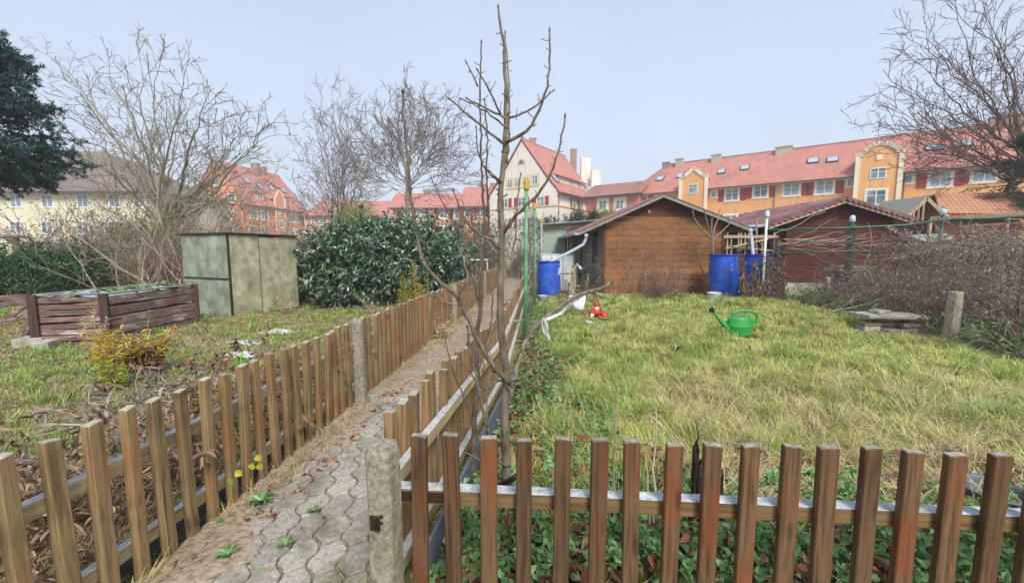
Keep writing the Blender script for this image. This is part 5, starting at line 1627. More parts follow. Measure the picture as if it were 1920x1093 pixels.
# pale greenhouse box and pen behind the tank
e = thing("lean_to_hut", "low hut with pale green sheet side and corrugated roof, behind the white tank", "hut", gy(1050, 540, 14.5) * [1, 1, 0])
zt = gy(1050, 424, 14.5)[2]; xa, xb, xc = gy(1020, 430, 14.5)[0], gy(1059, 430, 14.5)[0], gy(1112, 430, 14.5)[0]
M_PALEG = plain("pale_green_sheet", "#93a896", .6, .3, dirt="#7c8c7e")
b = MB(); b.box(((xa + xb) / 2, 14.5, zt / 2), (xb - xa, .03, zt - .04)); b.build("sheet_wall", M_PALEG, e)
b = MB()
for k in range(9):
    w_ = (xc - xb) / 9; b.box((xb + w_ * (k + .5), 14.53, zt / 2 - .05), (w_ - .008, .02, zt - .1))
b.build("board_wall", W_GREY, e)
b = MB()
for xx in (xa, xb, (xb + xc) / 2, xc): b.box((xx, 14.47, zt / 2), (.05, .05, zt))
b.box(((xb + xc) / 2, 14.45, zt * .62), (xc - xb, .03, .05)); b.box(((xa + xc) / 2, 14.45, zt - .03), (xc - xa, .035, .06)); b.build("posts", W_LATH, e)
b = MB(); roof_slab(b, xa - .15, zt + .02, xc + .2, zt + .18, 14.2, 16.5, .02, .012, 40)
b.build("roof", M_GREYP, e)
b = MB()
for k in range(8): b.box((gy(928, 450, 17)[0] + .02 * k, 17.0, .55 + k * .115), (1.3, .03, .10))
tag(b.build("slatted_fence", W_GREY), "grey slatted screen behind the young tree at the far end of the path", "fence")
e = thing("garden_table", "small white garden table far back between the laurel and the young tree", "table", gy(898, 520, 14) * [1, 1, 0])
c = gy(899, 487, 14); b = MB(); b.box((c[0], 14, c[2]), (.62, .5, .03)); b.build("tabletop", M_WHITEP, e)
for sx in (-.27, .27):
    for sy in (-.2, .2):
        b = MB(); b.tube([(c[0] + sx, 14 + sy, 0), (c[0] + sx, 14 + sy, c[2] - .016)], .016, 6); b.build("leg", M_WHITEP, e)

# things at the left blue barrel
b = MB(); P = [gy(x, y, 10.2) for x, y in z5([(478, 450), (495, 470), (505, 520), (503, 570), (485, 620), (462, 648)])]; b.tube(P, .014, 8)
P = [gy(x, y, 10.25) for x, y in z5([(430, 640), (455, 580), (500, 565), (540, 570), (530, 600), (470, 600)])]; b.tube(P, .014, 8)
tag(b.build("hose", plain("yellow_hose", "#d6c948", .5, .4), smooth=True), "yellow garden hose looped beside the left blue barrel", "hose")
b = MB(); c = gz(1065, 556, 0); b.box((c[0], 10.25, .22), (.16, .12, .44)); tag(b.build("dark_box", W_GREY, bevel=.01), "small dark upright box right of the left blue barrel", "box")
b = MB(); c = gz(1065, 548, 0); b.box((c[0] + .02, 11.0, .42), (.12, .1, .84)); tag(b.build("grey_stake", W_GREY, bevel=.01), "short grey wooden post behind the small dark box", "post")
b = MB(); c = gy(1018, 565, 9.3); b.lathe([(.001, 0), (.1, 0), (.13, .2), (.135, .21), (.12, .2), (.09, .02), (.001, .02)], 18, (c[0], 9.3, 0)); tag(b.build("grey_pot", M_GREYP, smooth=True), "pale grey pot at the foot of the left blue barrel", "pot")
# bird bath dish on stand
c = gy(1087, 510, 11.6); e = thing("bird_table", "dark bird dish with a white pigeon ornament between tank and brown shed", "bird bath", (c[0], 11.6, 0))
b = MB(); b.tube([(c[0], 11.6, 0), (c[0], 11.6, c[2] - .04)], .03, 10); b.build("stem", M_BLACK, e, True)
b = MB(); b.lathe([(.03, 0), (.2, .03), (.22, .07), (.19, .06), (.001, .04)], 20, (c[0], 11.6, c[2] - .05)); b.build("dish", M_BLACK, e, True)
b = MB(); b.lathe([(.001, -.09), (.03, -.07), (.055, -.02), (.05, .03), (.03, .08), (.022, .10), (.026, .13), (.012, .16), (.001, .165)], 12, (c[0], 11.6, c[2] + .12), R=Matrix.Rotation(-.7, 3, "Y"))
b.build("pigeon_ornament", M_WHITEP, e, True)

# ---------------------------------------------------------------- green pipe frame with jar-topped posts
posts = [(gy(1438, 408, 9.46)), (gy(1598, 417, 9.3)), (gy(1768, 404, 8.8))]
M_JAR = plain("jar_plastic", "#a9cfe0", .25, .6, dirt="#e8eef0", damt=.8)
plab = ["white-topped post of the green pipe frame, nearest the brown shed", "ivy-garlanded green post with jar top in front of the red shed", "green post with jar top, the rightmost, over the dead vines"]
for k, (P, lb) in enumerate(zip(posts, plab)):
    e = thing("jar_post", lb, "post", (P[0], P[1], 0))
    b = MB(); b.tube([(P[0], P[1], 0), P], .03 if k else .028, 12); b.build("pipe", M_GPIPE if k else M_WHITEP, e, True)
    b = MB(); b.lathe([(.001, 0), (.045, 0), (.055, .03), (.055, .10), (.045, .125), (.04, .13), (.04, .155), (.001, .16)], 16, P); b.build("jar", M_JAR, e, True)
    if k == 1:
        n = 420; a = rng.random(n) * 2 * PI; z = .55 + (P[2] - .60) * rng.random(n)
        pp = np.stack([P[0] + .04 * np.cos(a), P[1] + .04 * np.sin(a), z], 1); f = unit(np.stack([np.cos(a), np.sin(a), -.5 + rng.random(n)], 1))
        geo_obj("garland", [leaves(pp, .05, .035, f, None, .2)], L_GREYG, e)
b = MB()
def rail_pts(z0): return [posts[0] * [1, 1, 0] + [0, -.04, z0], posts[1] * [1, 1, 0] + [0, -.04, z0 - .02], posts[2] * [1, 1, 0] + [0, -.04, z0 + .02]]
up_ = [gy(1440, 431, 9.42), gy(1598, 427, 9.26), gy(1700, 422, 9.0), gy(1768, 412, 8.76)]
b.tube(up_, .024, 10); b.tube([gy(1768, 414, 8.76), gy(1915, 406, 8.2)], .024, 10)
b.tube([gy(1446, 475, 9.42), gy(1598, 471, 9.26), gy(1660, 474, 9.1)], .024, 10)
tag(b.build("pipe_rail", M_GPIPE, smooth=True), "dark green horizontal pipes fixed to the jar-topped posts", "pipe rail")
e = thing("beam_frame", "pale weathered beams laid over the bramble bank at the right edge", "beam", gy(1830, 470, 8.4) * [1, 1, 0])
b = MB(); b.bar(gy(1745, 409, 9.2), gy(1920, 402, 8.3), .05, .06); b.build("beam", W_LATH, e); b = MB(); b.bar(gy(1800, 425, 9.4), gy(1920, 417, 8.6), .04, .04); b.build("beam", W_LATH, e)
for xx, yy_, Yd in ((1745, 409, 9.2), (1890, 404, 8.5)):
    b = MB(); A = gy(xx, yy_, Yd); b.bar(A * [1, 1, 0], A - [0, 0, .03], .05, .05, up=(0, 1, 0)); b.build("leg", W_LATH, e)
# thin canes tied along the pipes
P = []
for _ in range(26):
    x0 = 1450 + 180 * rng.random(); y0 = 438 + 32 * rng.random(); x1 = x0 + 60 + 60 * rng.random(); y1 = y0 + 24 * rng.normal()
    P.append(np.linspace(gy(x0, y0, 9.35), gy(x1, y1, 9.25), 9) + np.cumsum(rng.normal(size=(9, 3)) * .02, 0))
P.append(np.array([gy(x, y, 9.0) for x, y in [(1560, 560), (1600, 520), (1622, 495), (1632, 470), (1635, 450), (1632, 432), (1630, 425), (1628, 421), (1626, 418)]]))
P = np.array(P); V, q = tube_arrays(P, np.linspace(.008, .005, 9)[None] * np.ones((len(P), 1)), 5)
tag(geo_obj("espalier_canes", [(V, [q])], M_TWIGP, smooth=True), "pale bare vine canes trained along the green pipes before the red shed", "vine canes", kind="stuff")

# slab stack
e = thing("slab_stack", "stack of grey stone slabs in front of the red shed", "slabs", gy(1592, 555, 10.0) * [1, 1, 0])
z = .0
while z < gy(1590, 497, 10.0)[2] - .02:
    h_ = .06 + .025 * rng.random(); c = gy(1592, 520, 10.0); b = MB(); b.box((c[0] + .045 * rng.normal(), 10.0 + .02 * rng.normal(), z + h_ / 2), (.80 + .08 * rng.normal() * .5, .5, h_ - .014), rz=.09 * rng.normal())
    b.build("slab", M_CONC2, e, bevel=.006); z += h_
# concrete posts right
pb_ = gz(1778, 652); conc_post(pb_, gy(1778, 546, pb_[1])[2], .125, .13, .3, "leaning pale concrete post at the edge of the bramble bank, right of the stone bench", lean=(0, .04))
conc_post(gz(1548, 575), .66, .095, .11, .1, "short pale concrete post left of the slab stack, before the red shed")
conc_post(gz(1208, 556), .62, .07, .08, .1, "small concrete stub in front of the brown shed wall")
# stone bench
bp = gz(1668, 622); e = thing("stone_bench", "low bench of a thin stone slab on loose bricks, beside the brambles", "bench", bp * [1, 1, 0], 0)
zt = gy(1668, 592, bp[1])[2]; b = MB(); b.box((bp[0], bp[1] + .05, zt), (.84, .46, .045), rz=-.12); b.build("slab", M_CONC2, e, bevel=.006)
b = MB(); b.box((bp[0] + .06, bp[1] + .05, zt - .045), (.62, .34, .04), rz=-.1); b.build("under_slab", M_CONC, e, bevel=.006)
for k, (dx, dy, dz, w_, h_) in enumerate([(-.02, -.06, .03, .34, .06), (.28, -.02, .045, .26, .09), (.22, -.04, .125, .3, .06), (-.30, .05, .045, .22, .09), (-.28, .06, .13, .24, .06), (.02, .1, .12, .3, .06)]):
    b = MB(); b.box((bp[0] + dx, bp[1] + dy, dz), (w_, .2, h_), rz=.15 * rng.normal()); b.build("brick", M_CONC2 if k % 2 else M_CONC, e, bevel=.006)
b = MB(); b.box((bp[0] - .08, bp[1] + .12, zt + .05), (.24, .16, .05), rz=.2); tag(b.build("loose_brick", M_CONC2, bevel=.006), "single mossy brick lying on top of the stone bench", "brick")
b = MB(); q_ = gz(1612, 606); b.box((q_[0], q_[1], .06), (.24, .14, .12), rz=.3); tag(b.build("loose_brick", M_CONC, bevel=.006), "brick standing on the ground left of the stone bench", "brick")
for (x0, y0, x1, y1, r, lb) in [(1770, 628, 1880, 690, .018, "long pale pole lying at the right edge of the lawn"), (1535, 598, 1620, 622, .03, "short pale log on the lawn edge left of the stone bench"),
                                (1255, 556, 1330, 575, .022, "thin board lying before the brown shed"), (1335, 570, 1490, 582, .016, "pale curved edging lath before the barrels")]:
    A, B = gz(x0, y0), gz(x1, y1); b = MB(); b.tube([A * [1, 1, 0] + [0, 0, .04], (A + B) / 2 * [1, 1, 0] + [0, .04, .05], B * [1, 1, 0] + [0, 0, .03]], r, 8)
    tag(b.build("fallen_pole", M_TWIGP, smooth=True), lb, "pole")
# long loose branches before brambles
P = []
for (x0, y0, x1, y1) in [(1500, 598, 1560, 590), (1520, 600, 1700, 545), (1545, 602, 1600, 560), (1500, 590, 1600, 560)]:
    A, B = gz(x0, y0), gz(x0, y0) + [0, 0, 0]; A[2] = .05; B = gy(x1, y1, A[1] - .2); P.append(np.linspace(A, B, 8) + rng.normal(size=(8, 3)) * .012)
P = np.array(P); S2, R2 = grow(P, np.full(P.shape[:2], .010), 5, .2, 1, .6, .5, K=5, up=.1, wig=.15, rr=.5, rmin=.003)
V, q = tube_arrays(P, np.linspace(.011, .006, 8)[None] * np.ones((len(P), 1)), 6); V2, q2 = tube_arrays(S2, R2, 4)
tag(geo_obj("loose_branches", [(V, [q]), (V2, [q2])], M_TWIGP, smooth=True), "loose cut branches lying between lawn and bramble bank", "branches", kind="stuff")

# ---------------------------------------------------------------- watering can
w0 = gz(1396, 638); Yw = w0[1] + .14
e = thing("watering_can", "green plastic watering can with black rose standing on the lawn", "watering can", (w0[0], Yw, float(hgt(w0[0], Yw)) + .015))
S = Yw / F
b = MB(); r = .165
b.lathe([(.001, 0), (r * .96, 0), (r, .015), (r, .12), (r * 1.02, .125), (r * 1.02, .135), (r, .14), (r * .99, .235), (r * .96, .25), (r * .80, .262), (r * .78, .258), (r * .9, .24), (r * .9, .03), (.001, .03)], 32, sx=1.05, sy=.72)
b.build("body", M_GREENC, e, True, world=False)
b = MB(); b.lathe([(r * .85, .248), (r * .6, .268), (r * .45, .262)], 24, sx=1, sy=.7); b.build("shoulder", M_GREENC, e, True, world=False)
b = MB(); sp_ = [(-.13, 0, .07), (-.20, 0, .12), (-.29, 0, .215), (-.355, 0, .30), (-.385, 0, .335)]; b.tube(sp_, [.055, .036, .024, .017, .015], 14); b.tube([(-.12, 0, .19), (-.17, 0, .225), (-.185, 0, .18)], .012, 8); b.build("spout", M_GREENC, e, True, world=False)
d_ = unit(np.array([-.62, 0, .62])); b = MB(); A = np.array([-.378, 0, .328]); b.tube([A, A + d_ * .02, A + d_ * .055, A + d_ * .065], [.018, .024, .040, .038], 16); b.build("rose", M_BLACK, e, True, world=False)
b = MB(); hd = [(-.11, 0, .245), (-.115, 0, .30), (-.06, 0, .335), (.05, 0, .34), (.16, 0, .335), (.225, 0, .315), (.25, 0, .265), (.225, 0, .20), (.18, 0, .135), (.155, 0, .10)]
b.tube(resample(hd, [.017] * 10, .02)[0], .017, 10); b.build("handle", M_GREENC, e, True, world=False)

# ---------------------------------------------------------------- small garden figures and loose things
g0 = gz(1118, 598); e = thing("gnome_figure", "small red and white garden gnome with pointed hat on the lawn", "garden gnome", (g0[0], g0[1], .02))
M_REDP = plain("red_plastic", "#d8362c", .4, .4); M_SKIN = plain("figure_skin", "#e0a890", .6, .3); M_DK = plain("dark_paint", "#25282e", .5, .4)
b = MB(); b.lathe([(.001, 0), (.10, 0), (.11, .03), (.10, .06), (.001, .065)], 18, (0, 0, 0)); b.build("base", M_DK, e, True, world=False)
b = MB(); b.lathe([(.06, .05), (.085, .08), (.09, .12), (.07, .165), (.04, .185), (.001, .19)], 18); b.build("coat", M_REDP, e, True, world=False)
b = MB(); b.lathe([(.001, .155), (.035, .165), (.045, .20), (.038, .235), (.001, .25)], 14); b.build("head", M_SKIN, e, True, world=False)
b = MB(); b.lathe([(.001, .10), (.03, .12), (.046, .165), (.044, .195), (.02, .205), (.001, .2)], 12, (0, -.022, 0)); b.build("beard", M_WHITEP, e, True, world=False)
b = MB(); b.lathe([(.052, .225), (.05, .24), (.032, .275), (.014, .31), (.001, .325)], 14); b.build("hat", M_REDP, e, True, world=False)
for sx in (-1, 1):
    b = MB(); b.tube([(sx * .07, -.01, .155), (sx * .10, -.04, .11), (sx * .06, -.085, .10)], [.024, .022, .018], 8); b.build("arm", M_REDP, e, True, world=False)
    b = MB(); b.tube([(sx * .04, -.06, .05), (sx * .045, -.12, .04), (sx * .045, -.135, .06)], [.026, .024, .016], 8); b.build("boot", M_DK, e, True, world=False)
    b = MB(); b.lathe([(.001, -.005), (.005, 0), (.001, .005)], 8, (sx * .014, -.042, .215)); b.build("eye", M_DK, e, True, world=False)
b = MB(); b.box((-.09, -.06, .05), (.07, .08, .08)); b.build("parcel", M_WHITEP, e, bevel=.01, world=False)
g1 = gz(1133, 603); e = thing("bowl_ornament", "red ball in a green and orange bowl right of the garden gnome", "ornament", (g1[0], g1[1], .02))
b = MB(); b.lathe([(.001, 0), (.05, 0), (.085, .035), (.095, .06), (.08, .055), (.001, .04)], 20); b.build("bowl", M_GREENC, e, True, world=False)
b = MB(); b.lathe([(.092, .058), (.096, .068), (.08, .066)], 20); b.build("rim", plain("orange_plastic", "#e09a2c", .5, .4), e, True, world=False)
b = MB(); b.lathe([(.001, .04), (.05, .05), (.066, .085), (.05, .125), (.02, .14), (.001, .142)], 16); b.build("ball", M_REDP, e, True, world=False)
c = gz(1338, 570); e = thing("bucket", "white plastic bucket with handle before the pair of barrels", "bucket", (c[0], c[1], 0))
b = MB(); b.lathe([(.001, 0), (.115, 0), (.125, .02), (.15, .25), (.158, .26), (.158, .27), (.145, .27), (.12, .03), (.001, .03)], 24); b.build("pail", M_WHITEP, e, True, world=False)
b = MB(); b.tube([(.15 * math.cos(a), -.02 - .03 * math.sin(a), .25 + .07 * math.sin(a)) for a in np.linspace(0, PI, 9)], .006, 6); b.build("handle", M_WIRE, e, True, world=False)
c = gz(1367, 572); b = MB(); b.lathe([(.001, 0), (.07, 0), (.09, .13), (.083, .13), (.065, .015), (.001, .015)], 20, (c[0], c[1], 0)); tag(b.build("plant_pot", M_GREYP, smooth=True), "small pale grey plant pot right of the white bucket", "pot")
c = gz(1101, 607)
def crumple(name, c, sx, sy, sz, mt, label, cat, n=14):
    V = []; 
    for i in range(n):
        for j in range(n):
            u, v = i / (n - 1) - .5, j / (n - 1) - .5; r2 = max(0, 1 - 4 * (u * u + v * v))
            V.append((c[0] + u * sx + .06 * sx * rng.normal() * .4, c[1] + v * sy + .02 * sy * rng.normal(), .012 + sz * (r2 ** .5) * (.35 + .65 * rng.random())))
    f = [(i * n + j, (i + 1) * n + j, (i + 1) * n + j + 1, i * n + j + 1) for i in range(n - 1) for j in range(n - 1) if ((i / (n - 1) - .5) ** 2 + (j / (n - 1) - .5) ** 2) < .25]
    o = MB().add(V, f).build(name, mt); md = o.modifiers.new("t", "SOLIDIFY"); md.thickness = .004
    return tag(o, label, cat)


M_SHEET = plain("plastic_sheet", "#c9ccce", .35, .5, dirt="#9a9482", damt=.6)
crumple("crumpled_wrapper", c, .22, .16, .05, M_SHEET, "crumpled silvery wrapper on the grass left of the garden gnome", "wrapper")
for px_, py_, sx, sy, sz, lb in [(517, 627, .55, .38, .07, "white crumpled plastic sheet nearest the metal shed, beside the left fence"), (455, 645, .62, .30, .04, "flat whitish plastic sheet left of the crumpled one"),
                                 (448, 670, .34, .24, .07, "bluish white plastic bag just behind the left fence pickets")]:
    crumple("plastic_sheet", gz(px_, py_), sx, sy, sz, M_SHEET, lb, "plastic sheet")
c = gz(52, 764); b = MB(); b.prism([(c[0] - 1.1, c[1] - .16, .01), (c[0] + .25, c[1] - .02, .01), (c[0] + .12, c[1] + .16, .01), (c[0] - 1.1, c[1] + .22, .01)], (0, 0, .025)); tag(b.build("paving_slab", M_CONC2, bevel=.005), "flat pale concrete slab in the grass at the left edge", "slab")
c = gz(140, 743); b = MB(); b.lathe([(.001, 0), (.07, .005), (.085, .025), (.05, .05), (.001, .055)], 9, (c[0], c[1], 0), sx=1.3, sy=.7); tag(b.build("stone", M_CONC2, smooth=True), "single pale stone on the ground right of the flat slab", "stone")
c = gz(1266, 668); n = 9; a = rng.random(n) * 2 * PI
o = geo_obj("grass_sprout", [leaves(np.array([c * [1, 1, 0] + [0, 0, .03]] * n), .13, .03, unit(np.stack([np.cos(a) * .5, np.sin(a) * .5, np.ones(n) * .9], 1)), None, .2)], L_LAUREL); tag(o, "small dark-leaved sprout in the middle of the lawn", "plant")

# ---------------------------------------------------------------- compost box, left
c00 = gz(75, 655); c10 = gz(205, 655); c11 = gz(372, 612)
e = thing("compost_box", "reddish slatted wooden compost box with plastic cover in the left garden", "compost box", c10 * [1, 1, 0])
P0, P1, P2 = c00 * [1, 1, 0], gz(206, 650) * [1, 1, 0], gz(372, 610) * [1, 1, 0]; P3 = P0 + (P2 - P1)
hC = .66; nb_ = 7
for (A, B, nb__) in ((P0, P1, 8), (P1, P2, 5), (P2, P3, 5), (P3, P0, 8)):
    d = unit(B - A); hh = hC / nb__
    b = MB()
    for k in range(nb__):
        j = rng.normal(size=2) * .006
        b.bar(A + d * .02 + [0, 0, hh * (k + .5) + j[0]], B - d * .02 + [0, 0, hh * (k + .5) + j[1]], .02, hh - .022)
    b.build("slats", W_COMP, e, bevel=.003)
for P in (P0, P1, P2, P3):
    b = MB(); b.box(P + [0, -.02, hC / 2 + .01], (.085, .07, hC + .05), rz=.5); b.build("post", W_COMPP, e, bevel=.004)
n = 16; V = []
for i in range(n):
    for j in range(n):
        u, v = i / (n - 1), j / (n - 1); p = P0 * (1 - u) * (1 - v) + P1 * u * (1 - v) + P2 * u * v + P3 * (1 - u) * v
        V.append((p[0], p[1], hC - .01 + .018 * rng.normal() + .03 * math.sin(u * 5) * math.sin(v * 7)))
M_ICE = mat("wet_cover_sheet", ["#7f9aa2", "#a9bfc6", "#d5e0e4"], 9, kind="Object", rough=.2, spec=.6, bstr=.4, dirt="#6b7050", dscale=3, damt=.7)
MB().add(V, [(i * n + j, (i + 1) * n + j, (i + 1) * n + j + 1, i * n + j + 1) for i in range(n - 1) for j in range(n - 1)]).build("cover_sheet", M_ICE, e, True)
b = MB()
for A, B in ((P0, P1), (P1, P2), (P2, P3), (P3, P0)): b.bar(A + [0, 0, hC + .03], B + [0, 0, hC + .03], .05, .022)
b.build("top_frame", W_COMP, e, bevel=.003)
n = 170; u, v = .35 + .65 * rng.random(n), rng.random(n); v = v ** .6
pp = P0 * ((1 - u) * (1 - v))[:, None] + P1 * (u * (1 - v))[:, None] + P2 * (u * v)[:, None] + P3 * ((1 - u) * v)[:, None] + np.stack([0 * u, 0 * u, hC + .03 + .03 * rng.random(n)], 1)
k = rng.random(n) < .8
o = geo_obj("ivy", [leaves(pp[k], .075, .06, unit(rdir(k.sum()) * [1, 1, .3]), unit(rdir(k.sum()) * .3 + [0, 0, 1.0]), .15)], L_IVY); tag(o, "green ivy leaves creeping over the top of the compost box", "ivy", kind="stuff")
# old boards, blocks left of box
e = thing("board_pile", "old boards leaning in a pile left of the compost box", "boards", gz(40, 640) * [1, 1, 0])
for (x0, y0, x1, y1, Ya) in [(-10, 575, 58, 560, 5.6), (10, 600, 62, 560, 5.5), (-10, 610, 60, 590, 5.4), (40, 650, 66, 575, 5.2), (-20, 560, 50, 556, 5.8)]:
    b = MB(); A, B = gy(x0, y0, Ya), gy(x1, y1, Ya); b.bar(A, B, .03, .07); b.build("board", W_COMP, e, bevel=.003)
for px_, py_, sx, lb in ((38, 660, .42, "large concrete block at the left edge, in front of the board pile"), (62, 668, .22, "small grey block between board pile and compost box")):
    c = gz(px_, py_); b = MB(); b.box((c[0], c[1] + .15, .07), (sx * .7, .22, .18), rz=.3); tag(b.build("concrete_block", M_CONC2, bevel=.012), lb, "block")
# ---------------------------------------------------------------- metal shed
s0 = gz(437, 600) * [1, 1, 0]; s1 = gz(560, 577) * [1, 1, 0]; s2 = gz(352, 590) * [1, 1, 0]
s2 = gy(352, 585, s0[1] + 0.55) * [1, 1, 0]
e = thing("metal_shed", "low rusty tin shed with pale green stained panels in the left garden", "shed", s0)
hS = 1.52
M_TIN = mat("stained_pale_tin", ["#949478", "#bab898", "#d0ccb0"], 4.5, (1, .45, 1), "UV", .75, .3, bstr=.15, dirt="#6b6550", dscale=6, damt=.6, detail=9)
M_TIN2 = mat("stained_green_tin", ["#78846f", "#98a392", "#b0b8ac"], 4, (1, .6, 1), "UV", .55, .4, bstr=.15, dirt="#5c5c40", dscale=3.6, damt=.7, detail=8)
def panel(A, B, z0, z1, m, nm, off=0.0, par=None):
    d = unit(B - A); nn = np.array([d[1], -d[0], 0]); b = MB()
    c = (A + B) / 2 + nn * off; b.bar(np.array([A[0], A[1], (z0 + z1) / 2]) + nn * off, np.array([B[0], B[1], (z0 + z1) / 2]) + nn * off, .012, z1 - z0); return b.build(nm, m, par or e)
d = s1 - s0
for k, (f0, f1) in enumerate(((0, .41), (.414, .70), (.704, 1.0))):
    panel(s0 + d * f0, s0 + d * f1, .03, hS - (.02 if k else 0), M_TIN, "front_panel", .004 * (k % 2))
b = MB()
for k in range(26):
    f = (.0, .41, .70)[k % 3] + .02; p = s0 + d * f; b.lathe([(.001, 0), (.012, 0), (.001, .004)], 6, (p[0], p[1] - .02, .1 + .055 * k), R=Matrix.Rotation(PI / 2, 3, "X"))
for f in (.412, .702): b.bar(s0 + d * f + [0, -.012, .1], s0 + d * f + [0, -.012, hS - .05], .012, .012, up=(0, 1, 0))
b.build("rivets", M_STEEL, e)
panel(s2, s0, .02, .72, M_TIN2, "side_panel"); panel(s2, s0, .75, hS, M_TIN2, "side_panel", .006)
b = MB(); b.bar(s2 + [0, 0, .735], s0 + [0, 0, .735], .04, .03); b.bar(s0 + [0, 0, 0], s0 + [0, 0, hS], .03, .03, up=(0, 1, 0)); b.build("frame", M_STEEL, e)
s3 = s1 + (s2 - s0); panel(s1, s3, .02, hS, M_TIN2, "rear_panel"); panel(s3, s2, .02, hS, M_TIN2, "rear_panel")
b = MB(); top = [s0, s1, s3, s2]; cen = sum(top) / 4
tp = [cen + (p - cen) * 1.06 for p in top]; b.prism([p + [0, 0, hS + .01] for p in tp], (0, 0, .03)); b.build("roof", M_STEEL, e)
# stuff to the right of the tin shed
e = thing("handrail", "thin rusty rail beside the tin shed, in front of the laurel", "rail", gy(590, 560, 9) * [1, 1, 0])
b = MB(); b.tube([gy(560, 525, 9), gy(612, 522, 9)], .012, 6); b.build("bar", M_STEEL, e)
for x in (562, 610): b = MB(); A = gy(x, 524, 9); b.tube([A * [1, 1, 0], A], .012, 6); b.build("post", M_STEEL, e)
c = gz(598, 562); b = MB(); b.lathe([(.001, 0), (.22, 0), (.25, .3), (.26, .31), (.001, .32)], 20, (c[0], 9.7, 0)); tag(b.build("compost_tub", plain("teal_tub", "#1d4a44", .5, .4), smooth=True), "dark teal tub half hidden between tin shed and laurel bush", "tub")
b = MB()
for k in range(30): b.box((gy(15, 470, 15)[0] + .17 * k, 15.2, .75), (.15, .02, 1.5))
tag(b.build("board_fence", W_GREY), "grey board fence at the back of the left garden, seen through the brambles", "fence")
b = MB(); b.bar(gy(-40, 446, 10), gy(48, 444, 10), .2, .05); b.bar(gy(-40, 470, 10) * [1, 1, 0], gy(-40, 447, 10), .1, .1, up=(0, 1, 0)); b.bar(gy(30, 470, 10) * [1, 1, 0], gy(30, 446, 10), .08, .08, up=(0, 1, 0))
tag(b.build("wooden_ledge", W_LATH), "pale wooden ledge at the far left edge above the evergreen shrub", "ledge")
b = MB(); c = gy(263, 500, 10.3); b.prism([(c[0] - .15, 10.3, .05), (c[0] + .13, 10.3, .05), (c[0] + .12, 10.3, .95), (c[0] - .03, 10.3, 1.28), (c[0] - .14, 10.3, 1.02)], (0, .03, 0)); tag(b.build("leaning_board", W_LATH), "pale leaning board among the bare shrubs behind the compost box", "board")

# ---------------------------------------------------------------- houses
def plaster(name, col, col2, dirt="#8f7a68"):
    t = NT(name); c = t.coords("UV", rand=False)
    n = t.noise(c, .35, 7, .7); n2 = t.noise(c, 6, 5, .7)
    c_ = t.ramp(n, H(col, col2), [.35, .65])
    m = t.n("ShaderNodeMapping"); m.inputs["Scale"].default_value = (2.5, .25, 1); t.l(c, m.inputs[0])
    c_ = t.mix(t.ramp(t.noise(m.outputs[0], 1.0, 6, .7), [(0, 0, 0, 1), (.35, .35, .35, 1)], [.5, .75]), c_, lin(dirt))
    return t.done(c_, .9, .2, n2, .3, .01)


PL_OR = plaster("orange_plaster", "#e0a066", "#eab67e"); PL_ORR = plaster("coral_plaster", "#dd8a64", "#e69e7c"); PL_WH = plaster("white_plaster", "#ded6cc", "#ece5dc")
PL_YE = plaster("cream_plaster", "#d6cfb0", "#e2ddc6"); PL_PK = plaster("pink_plaster", "#b8705f", "#c98572"); PL_OR2 = plaster("apricot_plaster", "#d69676", "#e0a88a")
PL_TR = plaster("cream_trim", "#e6d9c0", "#f0e6d2"); PL_BE = plaster("beige_trim", "#d2b88a", "#dcc69c")
T_RED = tilemat("red_roof_tiles", ["#c47c70", "#a8645a", "#d69a8c"], dark="#7c524a", moss="#7d6c62", mossamt=.6)
T_OLD = tilemat("old_roof_tiles", ["#a97468", "#936a60", "#b88679"], dark="#5e4640", moss="#5f574c", mossamt=.8)
T_BRN = tilemat("brown_roof_tiles", ["#85726c", "#75645f", "#93827b"], dark="#564b48")
T_HUT = tilemat("hut_roof_tiles", ["#c48a6c", "#a8735a", "#d09c80"], bw=.18, bh=.17, dark="#5f4437", bd=.04)
M_WF = plain("white_window_frame", "#e6e8ea", .5, .4); M_GL = mat("window_glass", ["#39444c", "#6d7b85", "#aab6bf"], .8, kind="UV", rough=.12, spec=.9, bstr=0, detail=3)
M_BL = mat("roller_blind", ["#8f9ca8", "#a9b4be"], 3, kind="UV", rough=.6); M_SH = wood("red_shutter", ["#8f1f2a", "#a82c36", "#b53a40"], "v", obj=.1, knots=False, bstr=.2)
M_GUT = plain("gutter_metal", "#4c5054", .6, .4); M_CHIM = mat("chimney_brick", ["#8a6a5e", "#a58a7c", "#75584e"], 12, kind="Object", rough=.9); M_CHIM2 = mat("chimney_render", ["#a8a090", "#c0b8a6"], 6, kind="Object", rough=.9)
M_SKY = plain("skylight_glass", "#a9bccb", .08, .9); M_SLATE = plain("dark_frame", "#3d4046", .6, .3)


